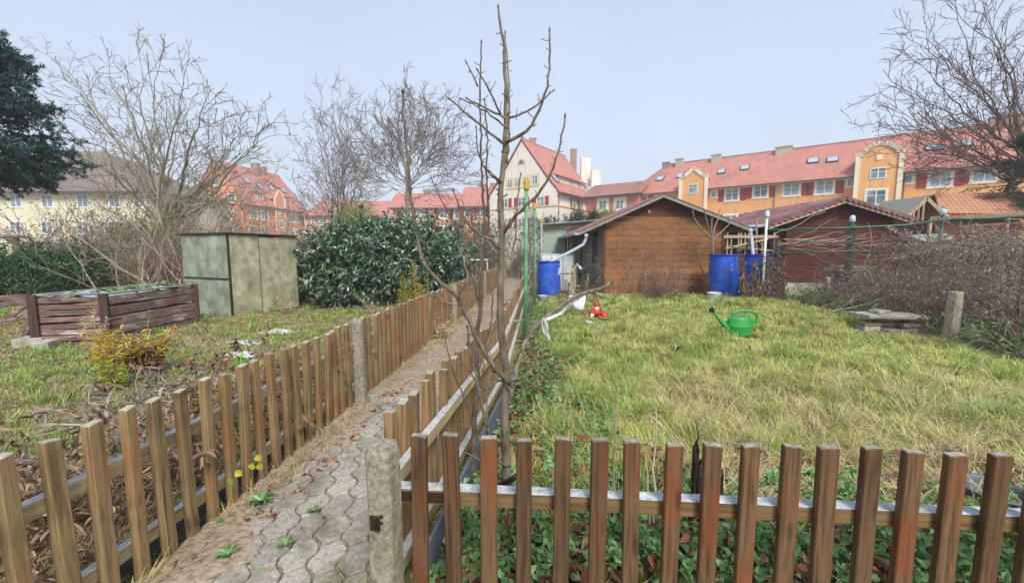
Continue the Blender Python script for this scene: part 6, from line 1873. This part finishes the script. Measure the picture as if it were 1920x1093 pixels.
class Facade:
    """vertical wall plane through A and B (xy); outward normal towards the camera side"""
    def __init__(s, e, A, B, wallm=None):
        s.e = e; s.A = np.array([A[0], A[1], 0.0]); s.B = np.array([B[0], B[1], 0.0]); s.u = unit(s.B - s.A); s.L = np.linalg.norm(s.B - s.A)
        n = np.array([s.u[1], -s.u[0], 0]); s.n = n if np.dot(n, -s.A) > 0 else -n
        s.ax = [s.u, -s.n, np.array([0, 0, 1.0])]

    def uz(s, px, py):
        p = gpl(px, py, s.A, s.n); return np.dot(p - s.A, s.u), p[2]

    def P(s, u, z, off=0): return s.A + s.u * u + s.n * off + np.array([0, 0, z])

    def block(s, b, u, z, w, h, off, d): b.box(s.P(u, z, off + d / 2), (w, d, h), ax=s.ax)

    def window(s, u, z, w, h, trim=None, shut=None, blind=False, cross=True, tw=.14, panes=2):
        if trim:
            b = MB(); s.block(b, u, z + h / 2 + tw / 2, w + 2 * tw, tw, 0, .03); s.block(b, u, z - h / 2 - tw / 2, w + 2 * tw + .1, tw, 0, .06)
            for k in (-1, 1): s.block(b, u + k * (w / 2 + tw / 2), z, tw, h, 0, .03)
            b.build("window_surround", trim, s.e)
        b = MB(); fw = .07
        for k in (-1, 1): s.block(b, u, z + k * (h / 2 - fw / 2), w, fw, 0, .05); s.block(b, u + k * (w / 2 - fw / 2), z, fw, h - 2 * fw, 0, .05)
        for i in range(1, panes): s.block(b, u - w / 2 + w * i / panes, z, .08, h - 2 * fw, 0, .045)
        if cross: s.block(b, u, z + h * .12, w - 2 * fw, .04, 0, .04)
        f = b.build("window", M_WF, s.e)
        b = MB(); s.block(b, u, z, w - fw, h - fw, 0, .018); b.build("pane", M_BL if blind else M_GL, f)
        if blind:
            pass
        if shut:
            for k in shut:
                b = MB(); s.block(b, u + k * (w / 2 + tw + w * .25), z, w * .46, h * 1.06, 0, .04)
                for q in (-.35, .35): s.block(b, u + k * (w / 2 + tw + w * .25), z + h * q, w * .46, .06, .04, .015)
                b.build("shutter", M_SH, s.e)


def roofslab(b, P4, th=.14):
    P4 = [np.array(p, float) for p in P4]; n = unit(np.cross(P4[1] - P4[0], P4[2] - P4[0])); n = n if n[2] > 0 else -n
    b.prism([p for p in P4], n * th)


def skylight(e, px, py, plane, w=.8, h=1.0):
    p0, n, u = plane; p = gpl(px, py, p0, n); v = np.cross(n, u); ax = [u, v, n]
    b = MB(); b.box(p + n * .10, (w, h, .14), ax=ax); f = b.build("skylight", M_SLATE, e)
    b = MB(); b.box(p + n * .175, (w - .14, h - .14, .02), ax=ax); b.build("pane", M_SKY, f)


def chimney(e, p, w, d, h, m, rz=0.0, nm="chimney"):
    b = MB(); b.box(np.array(p) + [0, 0, h / 2 - .6], (w, d, h + 1.2), rz=rz); o = b.build(nm, m, e)
    b = MB(); b.box(np.array(p) + [0, 0, h + .04], (w + .14, d + .14, .12), rz=rz); b.build("chimney_cap", M_CHIM2, o)


# ---- long orange row on the right
ZE = 8.4
ga = gz(1178.5, 362.7, ZE); gb_ = gz(1858, 303, ZE)
gd = unit(gb_ - ga); gb2 = gb_ + gd * 9
e = thing("row_house", "long orange terraced house with red shutters and two gables behind the sheds", "house", (ga + gb2) / 2 * [1, 1, 0])
Fc = Facade(e, ga, gb2); rz_ = math.atan2(gd[1], gd[0]); back = -Fc.n; DP = 10.0
b = MB(); A, B = Fc.A, Fc.B; b.prism([A, B, B + back * DP, A + back * DP], (0, 0, ZE)); b.build("wall", PL_OR, e)
# roof: ridge height from the photo
rm = A + back * DP / 2
pr = gpl(1540, 276, rm, Fc.n); ZR = pr[2]
pr1 = gpl(1254, 311, rm, Fc.n); s_hip = np.dot(pr1 - A, gd)
ov = .55; slope = (ZR - ZE) / (DP / 2)
Ae, Be = A + Fc.n * ov - gd * .3, B + Fc.n * ov; Ze = ZE - slope * ov
Ab, Bb = A + back * (DP + ov), B + back * (DP + ov)
R1_ = A + gd * s_hip + back * DP / 2; R2_ = B + back * DP / 2
Z3 = lambda p, z: np.array([p[0], p[1], z])
b = MB(); roofslab(b, [Z3(Ae, Ze), Z3(Be, Ze), Z3(R2_, ZR), Z3(R1_, ZR)]); roofslab(b, [Z3(Bb, Ze), Z3(Ab, Ze), Z3(R1_, ZR), Z3(R2_, ZR)])
roofslab(b, [Z3(Ab, Ze), Z3(Ae, Ze), Z3(R1_, ZR)])
b.build("roof", T_RED, e)
b = MB(); b.tube([Z3(R1_, ZR + .15), Z3(R2_, ZR + .15)], .13, 6); b.tube([Z3(Ae, Ze + .12), Z3(R1_, ZR + .15)], .12, 6); b.build("ridge_tiles", T_OLD, e)
b = MB(); b.tube([Z3(Ae, Ze + .05) + Fc.n * .08, Z3(Be, Ze + .05) + Fc.n * .05], .065, 8); b.build("gutter", M_GUT, e)
b = MB(); Fc.block(b, Fc.L / 2, ZE - .30, Fc.L, .38, 0, .12); b.build("cornice", PL_TR, e)
for px_ in (1455, 1183, 1607, 1693):
    u, _ = Fc.uz(px_, 360); b = MB(); b.tube([Fc.P(u, 0, .12), Fc.P(u, ZE - .4, .12)], .05, 6); b.build("downpipe", M_GUT if px_ > 1460 else M_CHIM2, e)
plane = (Z3(Ae, Ze + .0) + np.array([0, 0, .14]), unit(Fc.n * slope + np.array([0, 0, 1.0])), gd)
for px_, py_, w_ in ((1238, 336.5, .9), (1275, 331, .8), (1353, 323, .8), (1397, 316, .9), (1524.5, 303, .95), (1561, 301, .95), (1752, 279, 1.2), (1803, 272, 1.2)): skylight(e, px_, py_, plane, w_, 1.0)
for px_, pt_, w_, m_ in ((1249, 306, .8, M_CHIM), (1274, 299.5, .8, M_CHIM2), (1343, 292, .95, M_CHIM2), (1470, 277, 1.5, M_CHIM2), (1886, 219, 1.9, M_CHIM)):
    p = gpl(px_, pt_, rm + Fc.n * .6, Fc.n); zr0 = ZR - slope * .6; chimney(e, Z3(p, zr0), w_, .7, max(.5, p[2] - zr0), m_, rz_)
for (px_, py_, sh, bl) in [(1372.5, 365, (-1, 1), 0), (1426, 358.5, (-1, 1), 0), (1484, 355, (1,), 1), (1546, 351, (-1, 1), 1), (1763, 336, (-1, 1), 1), (1846, 326, (-1,), 1), (1204, 371, (-1, 1), 0)]:
    u, z = Fc.uz(px_, py_); Fc.window(u, z, 1.35 if bl else 1.25, 1.3, PL_TR, sh, bool(bl))
    Fc.window(u, z - 2.85, 1.25, 1.3, PL_TR, sh, False)
for (px_, py_) in [(1338.6, 364.6), (1595, 343), (1703, 336)]:
    u, z = Fc.uz(px_, py_); Fc.window(u, z, .55, .7, PL_TR, None, cross=False, panes=1)


def gable_bay(f, x0, x1, ysh, top, m, mt, steps, name="gable_bay"):
    """projecting bay: outline in facade coordinates (symmetrical profile), thickness .35"""
    u0, zs = f.uz(x0, ysh); u1, _ = f.uz(x1, ysh); uc = (u0 + u1) / 2; hw = (u1 - u0) / 2; zt_ = f.uz((x0 + x1) / 2, top)[1]
    prof = [(a * hw, zs + c * (zt_ - zs)) for a, c in steps]
    outl = [(-hw, 0)] + [(-a, z) for a, z in prof] + [(a, z) for a, z in prof[::-1]] + [(hw, 0)]
    b = MB(); b.prism([f.P(uc + a, z, .0) for a, z in outl], f.n * .8); o = b.build(name, m, f.e)
    b = MB(); k = prof; tw = .34
    chain = [(-hw, 0)] + [(-a, z) for a, z in k] + [(a, z) for a, z in k[::-1]] + [(hw, 0)]
    for (a, z), (c, w_) in zip(chain[:-1], chain[1:]):
        if (a, z) == (c, w_): continue
        A_, B_ = f.P(uc + a * .97, z, .83), f.P(uc + c * .97, w_, .83); d = unit(B_ - A_); b.bar(A_ - d * .1, B_ + d * .1, .14, tw, up=np.cross(f.n, d))
    b.build("gable_trim", mt, o)
    # little roof running back from the bay into the main roof
    b = MB()
    wmax = hw * .96
    ztop = zt_ - .25; zlow = zs
    bk = -f.n * 3.2
    for s in (-1, 1):
        roofslab(b, [f.P(uc + s * wmax, zlow - .1, .0), f.P(uc, ztop - .1, .0), f.P(uc, ztop - .1, .0) + bk, f.P(uc + s * wmax, zlow - .1, .0) + bk], .1)
    b.build("bay_roof", T_RED, o)
    return uc, hw


uc, hw = gable_bay(Fc, 1279.6, 1328.5, 336.5, 317.5, PL_OR, PL_TR, [(1.0, .0), (.82, .02), (.72, .12), (.0, 1.0)])
u, z = Fc.uz(1303, 356); FB = Facade(e, Fc.A + Fc.n * .802, Fc.B + Fc.n * .802); FB.window(uc, z, .95, 1.05, None, None, panes=1)
FB.window(uc, z - 2.8, .95, 1.05, PL_TR, None)
uc, hw = gable_bay(Fc, 1607.5, 1690, 294, 272, PL_OR, PL_TR, [(1.0, -.02), (.84, .02), (.76, .22), (.62, .40), (.5, .66), (.36, .84), (.18, .96), (0, 1.0)])
u, z = FB.uz(1648, 325); FB.window(uc, z, 1.1, .95, None, None); u, z = FB.uz(1645, 370); FB.window(uc, z, 1.35, 1.35, PL_TR, None, panes=2)
b = MB(); FB.block(b, uc, z - 1.05, hw * 2 * .98, .22, 0, .1); b.build("string_course", PL_TR, e)
b = MB(); p = FB.P(uc, FB.uz(1651, 295)[1], .03); b.box(p, (.38, .08, .45), ax=FB.ax); b.build("plaque", PL_TR, e)

# ---- low link between white house and orange row
f0 = gz(1112, 368.5, 8.2); f1 = gz(1182, 362.5, 8.2)
e = thing("link_building", "low pink link building with tiled roof between the white house and the orange row", "house", (f0 + f1) / 2 * [1, 1, 0])
Fl = Facade(e, f0 - unit(f1 - f0) * 1.0, f1 + unit(f1 - f0) * 1.0); b = MB(); bk = -Fl.n
b.prism([Fl.A, Fl.B, Fl.B + bk * 7, Fl.A + bk * 7], (0, 0, 8.2)); b.build("wall", PL_PK, e)
mid = Fl.A + bk * 3.5; zr1 = gpl(1121, 349.6, mid, Fl.n)[2]
b = MB(); roofslab(b, [Fl.P(-.5, 8.0, .5), Fl.P(Fl.L + .5, 8.0, .5), Z3(Fl.B + bk * 3.5 + Fl.u * .5, zr1), Z3(Fl.A + bk * 3.5 - Fl.u * .5, zr1)])
roofslab(b, [Z3(Fl.A + bk * 7.4, 8.0), Z3(Fl.B + bk * 7.4, 8.0), Z3(Fl.B + bk * 3.5, zr1), Z3(Fl.A + bk * 3.5, zr1)]); b.build("roof", T_OLD, e)
b = MB(); b.tube([Fl.P(-.4, 8.05, .6), Fl.P(Fl.L + .4, 8.05, .6)], .09, 8); b.build("gutter", M_GUT, e)
for px_, py_ in ((1130.4, 385), (1162.3, 384)):
    u, z = Fl.uz(px_, py_); Fl.window(u, z, 1.0, 1.15, PL_TR, None, tw=.35); Fl.window(u, z - 2.8, 1.0, 1.15, PL_TR, None, tw=.2)

# ---- white gabled house
ZW = 9.0
gR = gz(1044, 357, ZW) * [1, 1, 0]; gL = gy(919, 469, 60.0) * [1, 1, 0]
gu = unit(gR - gL); gn = np.array([gu[1], -gu[0], 0]); sd_ = -gn if np.dot(gn, -gR) > 0 else gn
gn = -sd_
# side wall length so that its far end falls at px 1114
Ls = 0
for L_ in np.linspace(3, 30, 400):
    p = gR + sd_ * L_
    if (p[0] / (p[1] * 1.0)) * F * 1.0 + 960 >= 1113: Ls = L_; break

e = thing("gabled_house", "tall white gabled house with steep red roof and red shutters, in the middle distance", "house", (gL + gR) / 2)
b = MB(); W_ = np.linalg.norm(gR - gL); mid = (gL + gR) / 2; zp = gpl(977.8, 261.6, mid, gn)[2]
b.prism([gL, gR, Z3(gR, ZW), Z3(mid + gu * (W_ * .36), ZW + 1.7), Z3(mid, zp - .25), Z3(mid - gu * (W_ * .36), ZW + 1.7), Z3(gL, ZW)], sd_ * Ls); b.build("wall", PL_WH, e)
b = MB(); ovs = .5
for s, cn in ((1, gR), (-1, gL)):
    E0 = cn + gu * s * ovs; K0 = mid + gu * s * (W_ * .37); zk = ZW + 1.95
    roofslab(b, [Z3(E0 - sd_ * .12, ZW - .35), Z3(K0 - sd_ * .12, zk), Z3(K0 + sd_ * (Ls + .3), zk), Z3(E0 + sd_ * (Ls + .3), ZW - .35)], .12)
    roofslab(b, [Z3(K0 - sd_ * .12, zk), Z3(mid - sd_ * .12, zp), Z3(mid + sd_ * (Ls + .3), zp), Z3(K0 + sd_ * (Ls + .3), zk)], .12)
b.build("roof", T_RED, e)
b = MB(); b.tube([Z3(mid - sd_ * .12, zp + .1), Z3(mid + sd_ * (Ls + .3), zp + .1)], .14, 6); b.build("ridge_tiles", T_OLD, e)
FG = Facade(e, gL, gR); FS = Facade(e, gR, gR + sd_ * Ls)
for px_, py_ in ((956, 345), (970.5, 343.5), (987, 340.5), (1003, 338)):
    u, z = FG.uz(px_, py_); FG.window(u, z, .85, 1.15, PL_BE, None, tw=.2)
for px_, py_ in ((946, 382), (978, 379.5), (1013.6, 378.3)):
    u, z = FG.uz(px_, py_); FG.window(u, z, 1.15, 1.3, PL_BE, (-1, 1), tw=.12); FG.window(u, z - 2.85, 1.15, 1.3, PL_BE, (-1, 1), tw=.12)
u, z = FG.uz(977.8, 304.5); b = MB(); n = 14
b.prism([FG.P(u + .62 * math.cos(PI * i / n), z - .25 + .72 * math.sin(PI * i / n), .01) for i in range(n + 1)], FG.n * .05); f = b.build("arched_window", PL_BE, e)
b = MB(); b.prism([FG.P(u + .42 * math.cos(PI * i / n), z - .18 + .5 * math.sin(PI * i / n), .062) for i in range(n + 1)], FG.n * .02); b.build("pane", M_GL, f)
b = MB(); zb_ = FG.uz(1020, 386.5)[1]; FG.block(b, FG.L / 2, zb_, FG.L + .2, .18, 0, .1); FS.block(b, FS.L / 2, zb_, FS.L, .18, 0, .1); b.build("string_course", PL_BE, e)
b = MB(); FS.block(b, FS.L / 2, ZW - .45, FS.L, .3, 0, .15); b.build("cornice", PL_BE, e)
b = MB(); b.tube([FS.P(0, ZW - .3, .62), FS.P(FS.L + .3, ZW - .3, .62)], .1, 8); b.tube([FS.P(.4, 0, .1), FS.P(.4, ZW - .6, .1)], .05, 6); b.build("gutter", M_GUT, e)
for px_, py_ in ((1075.6, 379.8), (1090, 382), (1103, 383.5)):
    u, z = FS.uz(px_, py_); FS.window(u, z, 1.0, 1.25, PL_BE, (-1,) if px_ < 1100 else (1,), tw=.1)
# dormer band
u0, z0_ = FS.uz(1060, 345); u1, _ = FS.uz(1106, 352); FD = Facade(e, FS.P(u0, 0, -.9), FS.P(u1, 0, -.9))
zz0, zz1 = FS.uz(1069.7, 352)[1], FS.uz(1069.7, 333)[1]
b = MB(); b.prism([FD.P(0, ZW + .2, 0), FD.P(FD.L, ZW + .2, 0), FD.P(FD.L, zz1, 0), FD.P(0, zz1, 0)], -FD.n * 2.4); b.build("dormer_wall", PL_WH, e)
b = MB(); roofslab(b, [FD.P(-.4, zz1 - .05, .4), FD.P(FD.L + .3, zz1 - .05, .4), FD.P(FD.L, zz1 + .9, -2.6), FD.P(0, zz1 + .9, -2.6)], .1); b.build("dormer_roof", T_RED, e)
for px_, py_ in ((1070, 343.6), (1085.5, 346.8), (1100, 350)):
    u, z = FD.uz(px_, py_); FD.window(u, z - .05, .85, 1.15, PL_BE, None, tw=.08)
K0 = mid + gu * (W_ * .37); nr_ = unit(np.cross(sd_, Z3(mid, zp) - Z3(K0, ZW + 1.95))); nr_ = nr_ if nr_[2] > 0 else -nr_
skylight(e, 1040, 336, (Z3(K0, ZW + 1.95) + nr_ * .12, nr_, sd_), 1.1, 1.3)
p = gpl(1075.6, 281, mid + gu * .9, gu); chimney(e, Z3(p, p[2] - 3.4), .9, .9, 3.4, M_CHIM)
p = gpl(999, 263, mid, gu); chimney(e, Z3(p, zp - .3), .9, .7, 1.0, M_CHIM)
for px_, pt_ in ((1098, 296), (1117, 320)):
    p = gpl(px_, pt_, gR + sd_ * (Ls + .6), sd_); b = MB(); b.box((p[0], p[1], p[2] - 2.2), (1.6, .4, 4.4), rz=.3); b.build("fire_wall", PL_WH, e)

# ---- orange gabled house on the left
ZO = 9.6
oc = gz(457.5, 377.4, ZO) * [1, 1, 0]; of = gz(569.5, 393.4, ZO) * [1, 1, 0]; od = unit(of - oc); on = np.array([-od[1], od[0], 0]); on = on if on[0] < 0 else -on
ol = oc + on * 11.2
e = thing("gabled_house", "orange three-storey house with steep red roof and central bay, left background", "house", (oc + of) / 2)
Lo = np.linalg.norm(of - oc); mid = (oc + ol) / 2; FG = Facade(e, ol, oc); FS = Facade(e, oc, of)
zp = gpl(407, 299.6, mid, FG.n)[2]
b = MB(); b.prism([ol, oc, Z3(oc, ZO), Z3(mid, zp - .3), Z3(ol, ZO)], od * Lo); b.build("wall", PL_ORR, e)
b = MB(); hipx = np.dot(gpl(522, 329, mid, unit(mid - oc))[:3] - mid, od) if True else Lo
hipx = min(max(hipx, Lo * .5), Lo)
for s, cn in ((1, oc), (-1, ol)):
    E0 = cn + (-on) * s * .6; roofslab(b, [Z3(E0 - od * .15, ZO - .7), Z3(mid - od * .15, zp), Z3(mid + od * hipx, zp), Z3(E0 + od * (Lo + .4), ZO - .7)], .14)
roofslab(b, [Z3(oc - on * .6 + od * (Lo + .4), ZO - .7), Z3(ol + on * .6 + od * (Lo + .4), ZO - .7), Z3(mid + od * hipx, zp)], .14)
b.build("roof", T_RED, e)
b = MB(); b.tube([oc - on * .65 + [0, 0, ZO - .6], of - on * .65 + od * .4 + [0, 0, ZO - .6]], .1, 8); b.build("gutter", M_GUT, e)
for px_, py_, py2 in ((476, 402.6, 432), (496, 404.5, 433), (547.6, 409.4, 436), (562.7, 411, 437)):
    u, z = FS.uz(px_, py_); FS.window(u, z, 1.5, 1.4, PL_TR, None, tw=.22); u, z = FS.uz(px_, py2); FS.window(u, z, 1.5, 1.4, PL_TR, None, tw=.22)
for px_, py_, w_ in ((393, 402.6, 1.3), (431, 402.6, 1.4), (393, 432, 1.3), (431, 432, 1.4), (434.6, 371.5, 1.2), (405, 340, 1.0), (398, 371.5, 1.1)):
    u, z = FG.uz(px_, py_); FG.window(u, z, w_, 1.35, PL_TR, None, tw=.2)
FB = Facade(e, FS.A + FS.n * .4, FS.B + FS.n * .4)
u0, zs = FS.uz(512, 372); u1, _ = FS.uz(530, 375); uc = (u0 + u1) / 2; hw = (u1 - u0) / 2; zt_ = FS.uz(520, 356)[1]
b = MB(); b.prism([FS.P(uc - hw, 0, 0), FS.P(uc - hw, zs, 0), FS.P(uc, zt_, 0), FS.P(uc + hw, zs, 0), FS.P(uc + hw, 0, 0)], FS.n * .4); b.build("bay", PL_ORR, e)
b = MB()
for s in (-1, 1): b.bar(FS.P(uc + s * hw, zs, .43), FS.P(uc, zt_, .43), .1, .3, up=(0, 0, 1)); FS.block(b, uc + s * hw, zs / 2, .35, zs, .38, .08)
b.build("bay_trim", PL_TR, e)
b = MB(); 
for s in (-1, 1): roofslab(b, [FS.P(uc + s * hw, zs - .1, 0), FS.P(uc, zt_ - .1, 0), FS.P(uc, zt_ - .1, -4), FS.P(uc + s * hw, zs - .1, -4)], .1)
b.build("bay_roof", T_RED, e)
for py_ in (394, 420): FB.window(uc, FB.uz(521, py_)[1], 1.0, 1.2, PL_TR, None, tw=.15)
for px_, py_ in ((492, 373), (543.5, 380)):
    u, z = FS.uz(px_, py_); Fd = Facade(e, FS.A - FS.n * .5, FS.B - FS.n * .5)
    b = MB(); Fd.block(b, u, z, 1.9, 2.0, -2.6, 2.6); b.build("dormer_wall", PL_ORR, e)
    b = MB(); roofslab(b, [Fd.P(u - 1.2, z + 1.0, .3), Fd.P(u + 1.2, z + 1.0, .3), Fd.P(u + 1.2, z + 1.7, -3.0), Fd.P(u - 1.2, z + 1.7, -3.0)], .1); b.build("dormer_roof", T_RED, e)
    Fd.window(u, z, 1.2, 1.3, PL_TR, None, tw=.12)
nr_ = unit(np.cross(od, Z3(mid, zp) - Z3(oc, ZO))); nr_ = nr_ if nr_[2] > 0 else -nr_
for px_, py_ in ((462, 340), (485, 350), (508, 353), (530, 358)): skylight(e, px_, py_, (Z3(oc - on * .6, ZO - .7) + nr_ * .14, nr_, od), 1.0, 1.2)
p = gpl(479, 310, mid - on * .5, unit(mid - oc)); chimney(e, Z3(p, zp - .8), 1.2, .9, 1.9, M_CHIM)
p = gpl(494, 316, mid - on * .5, unit(mid - oc)); chimney(e, Z3(p, zp - .8), .8, .8, 1.5, M_CHIM)

# ---- cream house far left, roof hipped
Yc = 42.0
c0, c1 = gy(-60, 357, Yc), gy(283, 357, Yc); ZC = gy(150, 356, Yc)[2]; zr = gy(150, 288, Yc + 6)[2]
e = thing("cream_house", "cream house with brown hipped roof behind the spreading bare tree", "house", ((c0 + c1) / 2) * [1, 1, 0]); FG = Facade(e, c0, c1)
b = MB(); b.prism([FG.A, FG.B, FG.B + [0, 11, 0], FG.A + [0, 11, 0]], (0, 0, ZC)); b.build("wall", PL_YE, e)
x0, x1 = FG.A[0], FG.B[0]; r0, r1 = gy(40, 288, Yc + 5.5)[0], gy(196, 291, Yc + 5.5)[0]; o_ = .7; ze_ = ZC - .35
b = MB(); Q = [np.array(p) for p in ((x0 - o_, Yc - o_, ze_), (x1 + o_, Yc - o_, ze_), (x1 + o_, Yc + 11 + o_, ze_), (x0 - o_, Yc + 11 + o_, ze_), (r0, Yc + 5.5, zr), (r1, Yc + 5.5, zr))]
roofslab(b, [Q[0], Q[1], Q[5], Q[4]]); roofslab(b, [Q[2], Q[3], Q[4], Q[5]]); roofslab(b, [Q[1], Q[2], Q[5]]); roofslab(b, [Q[3], Q[0], Q[4]]); b.build("roof", T_BRN, e)
for px_ in (30, 89, 155.5, 215, 262):
    for py_ in (377, 427):
        u, z = FG.uz(px_, py_); FG.window(u, z, 1.15, 1.25, M_WF, None, tw=.08)
b = MB(); b.tube([(x0 - o_, Yc - o_ - .05, ze_ + .05), (x1 + o_, Yc - o_ - .05, ze_ + .05)], .09, 8); b.build("gutter", M_GUT, e)


def simple_house(label, xl, xr, ye, yr, Y, m, wins, rl, rr_, dep=9, shut=None, tile=None, name="distant_house", chim=(), trim=None):
    A, B = gy(xl, ye, Y), gy(xr, ye, Y); Z_ = A[2]; e = thing(name, label, "house", (A + B) / 2 * [1, 1, 0]); Fx = Facade(e, A, B)
    b = MB(); b.prism([Fx.A, Fx.B, Fx.B + [0, dep, 0], Fx.A + [0, dep, 0]], (0, 0, Z_)); b.build("wall", m, e)
    zr = gy(xl, yr, Y + dep / 2)[2]; r0, r1 = gy(rl, yr, Y + dep / 2)[0], gy(rr_, yr, Y + dep / 2)[0]; o_ = .6
    Q = [np.array(p) for p in ((A[0] - o_, Y - o_, Z_ - .3), (B[0] + o_, Y - o_, Z_ - .3), (B[0] + o_, Y + dep + o_, Z_ - .3), (A[0] - o_, Y + dep + o_, Z_ - .3), (r0, Y + dep / 2, zr), (r1, Y + dep / 2, zr))]
    b = MB(); roofslab(b, [Q[0], Q[1], Q[5], Q[4]]); roofslab(b, [Q[2], Q[3], Q[4], Q[5]]); roofslab(b, [Q[1], Q[2], Q[5]]); roofslab(b, [Q[3], Q[0], Q[4]]); b.build("roof", tile or T_RED, e)
    b = MB(); b.tube([Q[0] + [0, -.05, 0], Q[1] + [0, -.05, 0]], .1, 6); b.build("gutter", M_GUT, e)
    for px_, py_ in wins: u, z = Fx.uz(px_, py_); Fx.window(u, z, 1.3, 1.35, trim or PL_TR, shut, tw=.15)
    for px_, py_ in chim: p = gy(px_, py_, Y + dep / 2); chimney(e, Z3(p, zr - .3), 1.0, .8, max(.8, p[2] - zr + .3), M_CHIM)
    return e


simple_house("small coral house with hipped red roof right of the orange gabled house", 571, 668, 403, 376, 84, PL_OR2, [(590, 412), (606, 412), (640, 411), (590, 438), (640, 438)], 608, 660, dep=12, chim=[(612, 371)])
simple_house("low red-roofed house behind the stems of the tall airy bare tree", 662, 742, 405, 378, 92, PL_OR2, [(680, 413), (705, 413), (728, 413)], 668, 736, dep=12)
simple_house("long apricot row house behind the round-crowned bare tree", 736, 876, 388, 364, 66, PL_OR2, [(762, 404), (789, 404), (832, 401), (860, 402), (789, 432), (832, 431)], 742, 874, shut=(-1, 1), tile=T_RED, chim=[(800, 357)])
simple_house("coral row house with red shutters just left of the white gabled house", 870, 948, 385, 352, 62, PL_ORR, [(901, 398), (880, 399), (925, 398), (901, 426)], 872, 955, shut=(-1, 1), chim=[(905, 347), (925, 345)])

# ---- tiled hut on the right with open timber gable
Yh = 14.0
e = thing("tiled_hut", "garden hut with ochre tiled roof above the brambles at the right edge", "hut", gy(1830, 470, Yh) * [1, 1, 0])
a0, a1 = gy(1762, 402, Yh), gy(1935, 405, Yh - .2); t0, t1_ = gy(1752, 366, Yh + 1.5), gy(1935, 362, Yh + 1.5)
b = MB(); roofslab(b, [a0, a1, t1_, t0], .05); roofslab(b, [a0 + [0, 4.2, 0], a1 + [0, 4.2, 0], t1_, t0], .05); b.build("roof", T_HUT, e)
b = MB(); b.prism([a0 * [1, 1, 0] + [.2, .3, 0], a1 * [1, 1, 0] + [0, .3, 0], a1 + [0, .3, -.1], a0 + [.2, .3, -.1]], (0, 3.4, 0)); b.build("wall", W_SHEDU, e)
g0_, g1_, g2_ = gy(1700, 408, Yh - .6), gy(1738, 372, Yh - .6), gy(1780, 412, Yh - .6)
b = MB(); b.bar(g0_, g1_, .04, .11); b.bar(g1_, g2_, .04, .11); b.bar(g0_ + [0, .9, 0], g1_ + [0, .9, 0], .04, .1)
for f in (.35, .6, .85): A = g0_ + (g1_ - g0_) * f; b.bar(A * [1, 1, 0] + [0, 0, g0_[2] - .1], A, .04, .05, up=(0, 1, 0))
b.build("gable_timbers", W_LATH, e)
b = MB(); roofslab(b, [g0_ + [0, 0, .04], g1_ + [0, 0, .06], g1_ + [0, 1.6, .06], g0_ + [0, 1.6, .04]], .03); b.build("side_roof", W_GREY, e)
b = MB(); c = gy(1735, 440, 10.2); b.prism([gy(1700, 443, 10.2), gy(1735, 455, 9.8), gy(1790, 450, 9.8), gy(1775, 440, 10.4)], (0, 0, .03)); tag(b.build("cover_board", M_PALEG), "pale grey-green sheet lying on the brambles below the tiled hut", "board")

# weathered bits against sky line: aerials none; final tidy: nothing left unparented

# ---------------------------------------------------------------- thin winter haze
x0, x1, y0, y1, z0, z1 = -110, 110, -20, 130, -1.5, 24
hz = MB().box(((x0 + x1) / 2, (y0 + y1) / 2, (z0 + z1) / 2), (x1 - x0, y1 - y0, z1 - z0)).build("haze", None)
t = bpy.data.materials.new("haze_air"); t.use_nodes = True; n_ = t.node_tree; n_.nodes.clear()
o_ = n_.nodes.new("ShaderNodeOutputMaterial"); v_ = n_.nodes.new("ShaderNodeVolumePrincipled"); v_.inputs["Color"].default_value = (.93, .96, 1, 1); v_.inputs["Density"].default_value = .0022
n_.links.new(v_.outputs[0], o_.inputs["Volume"]); hz.data.materials.append(t); tag(hz, kind="stuff")
sc.cycles.volume_bounces = 0
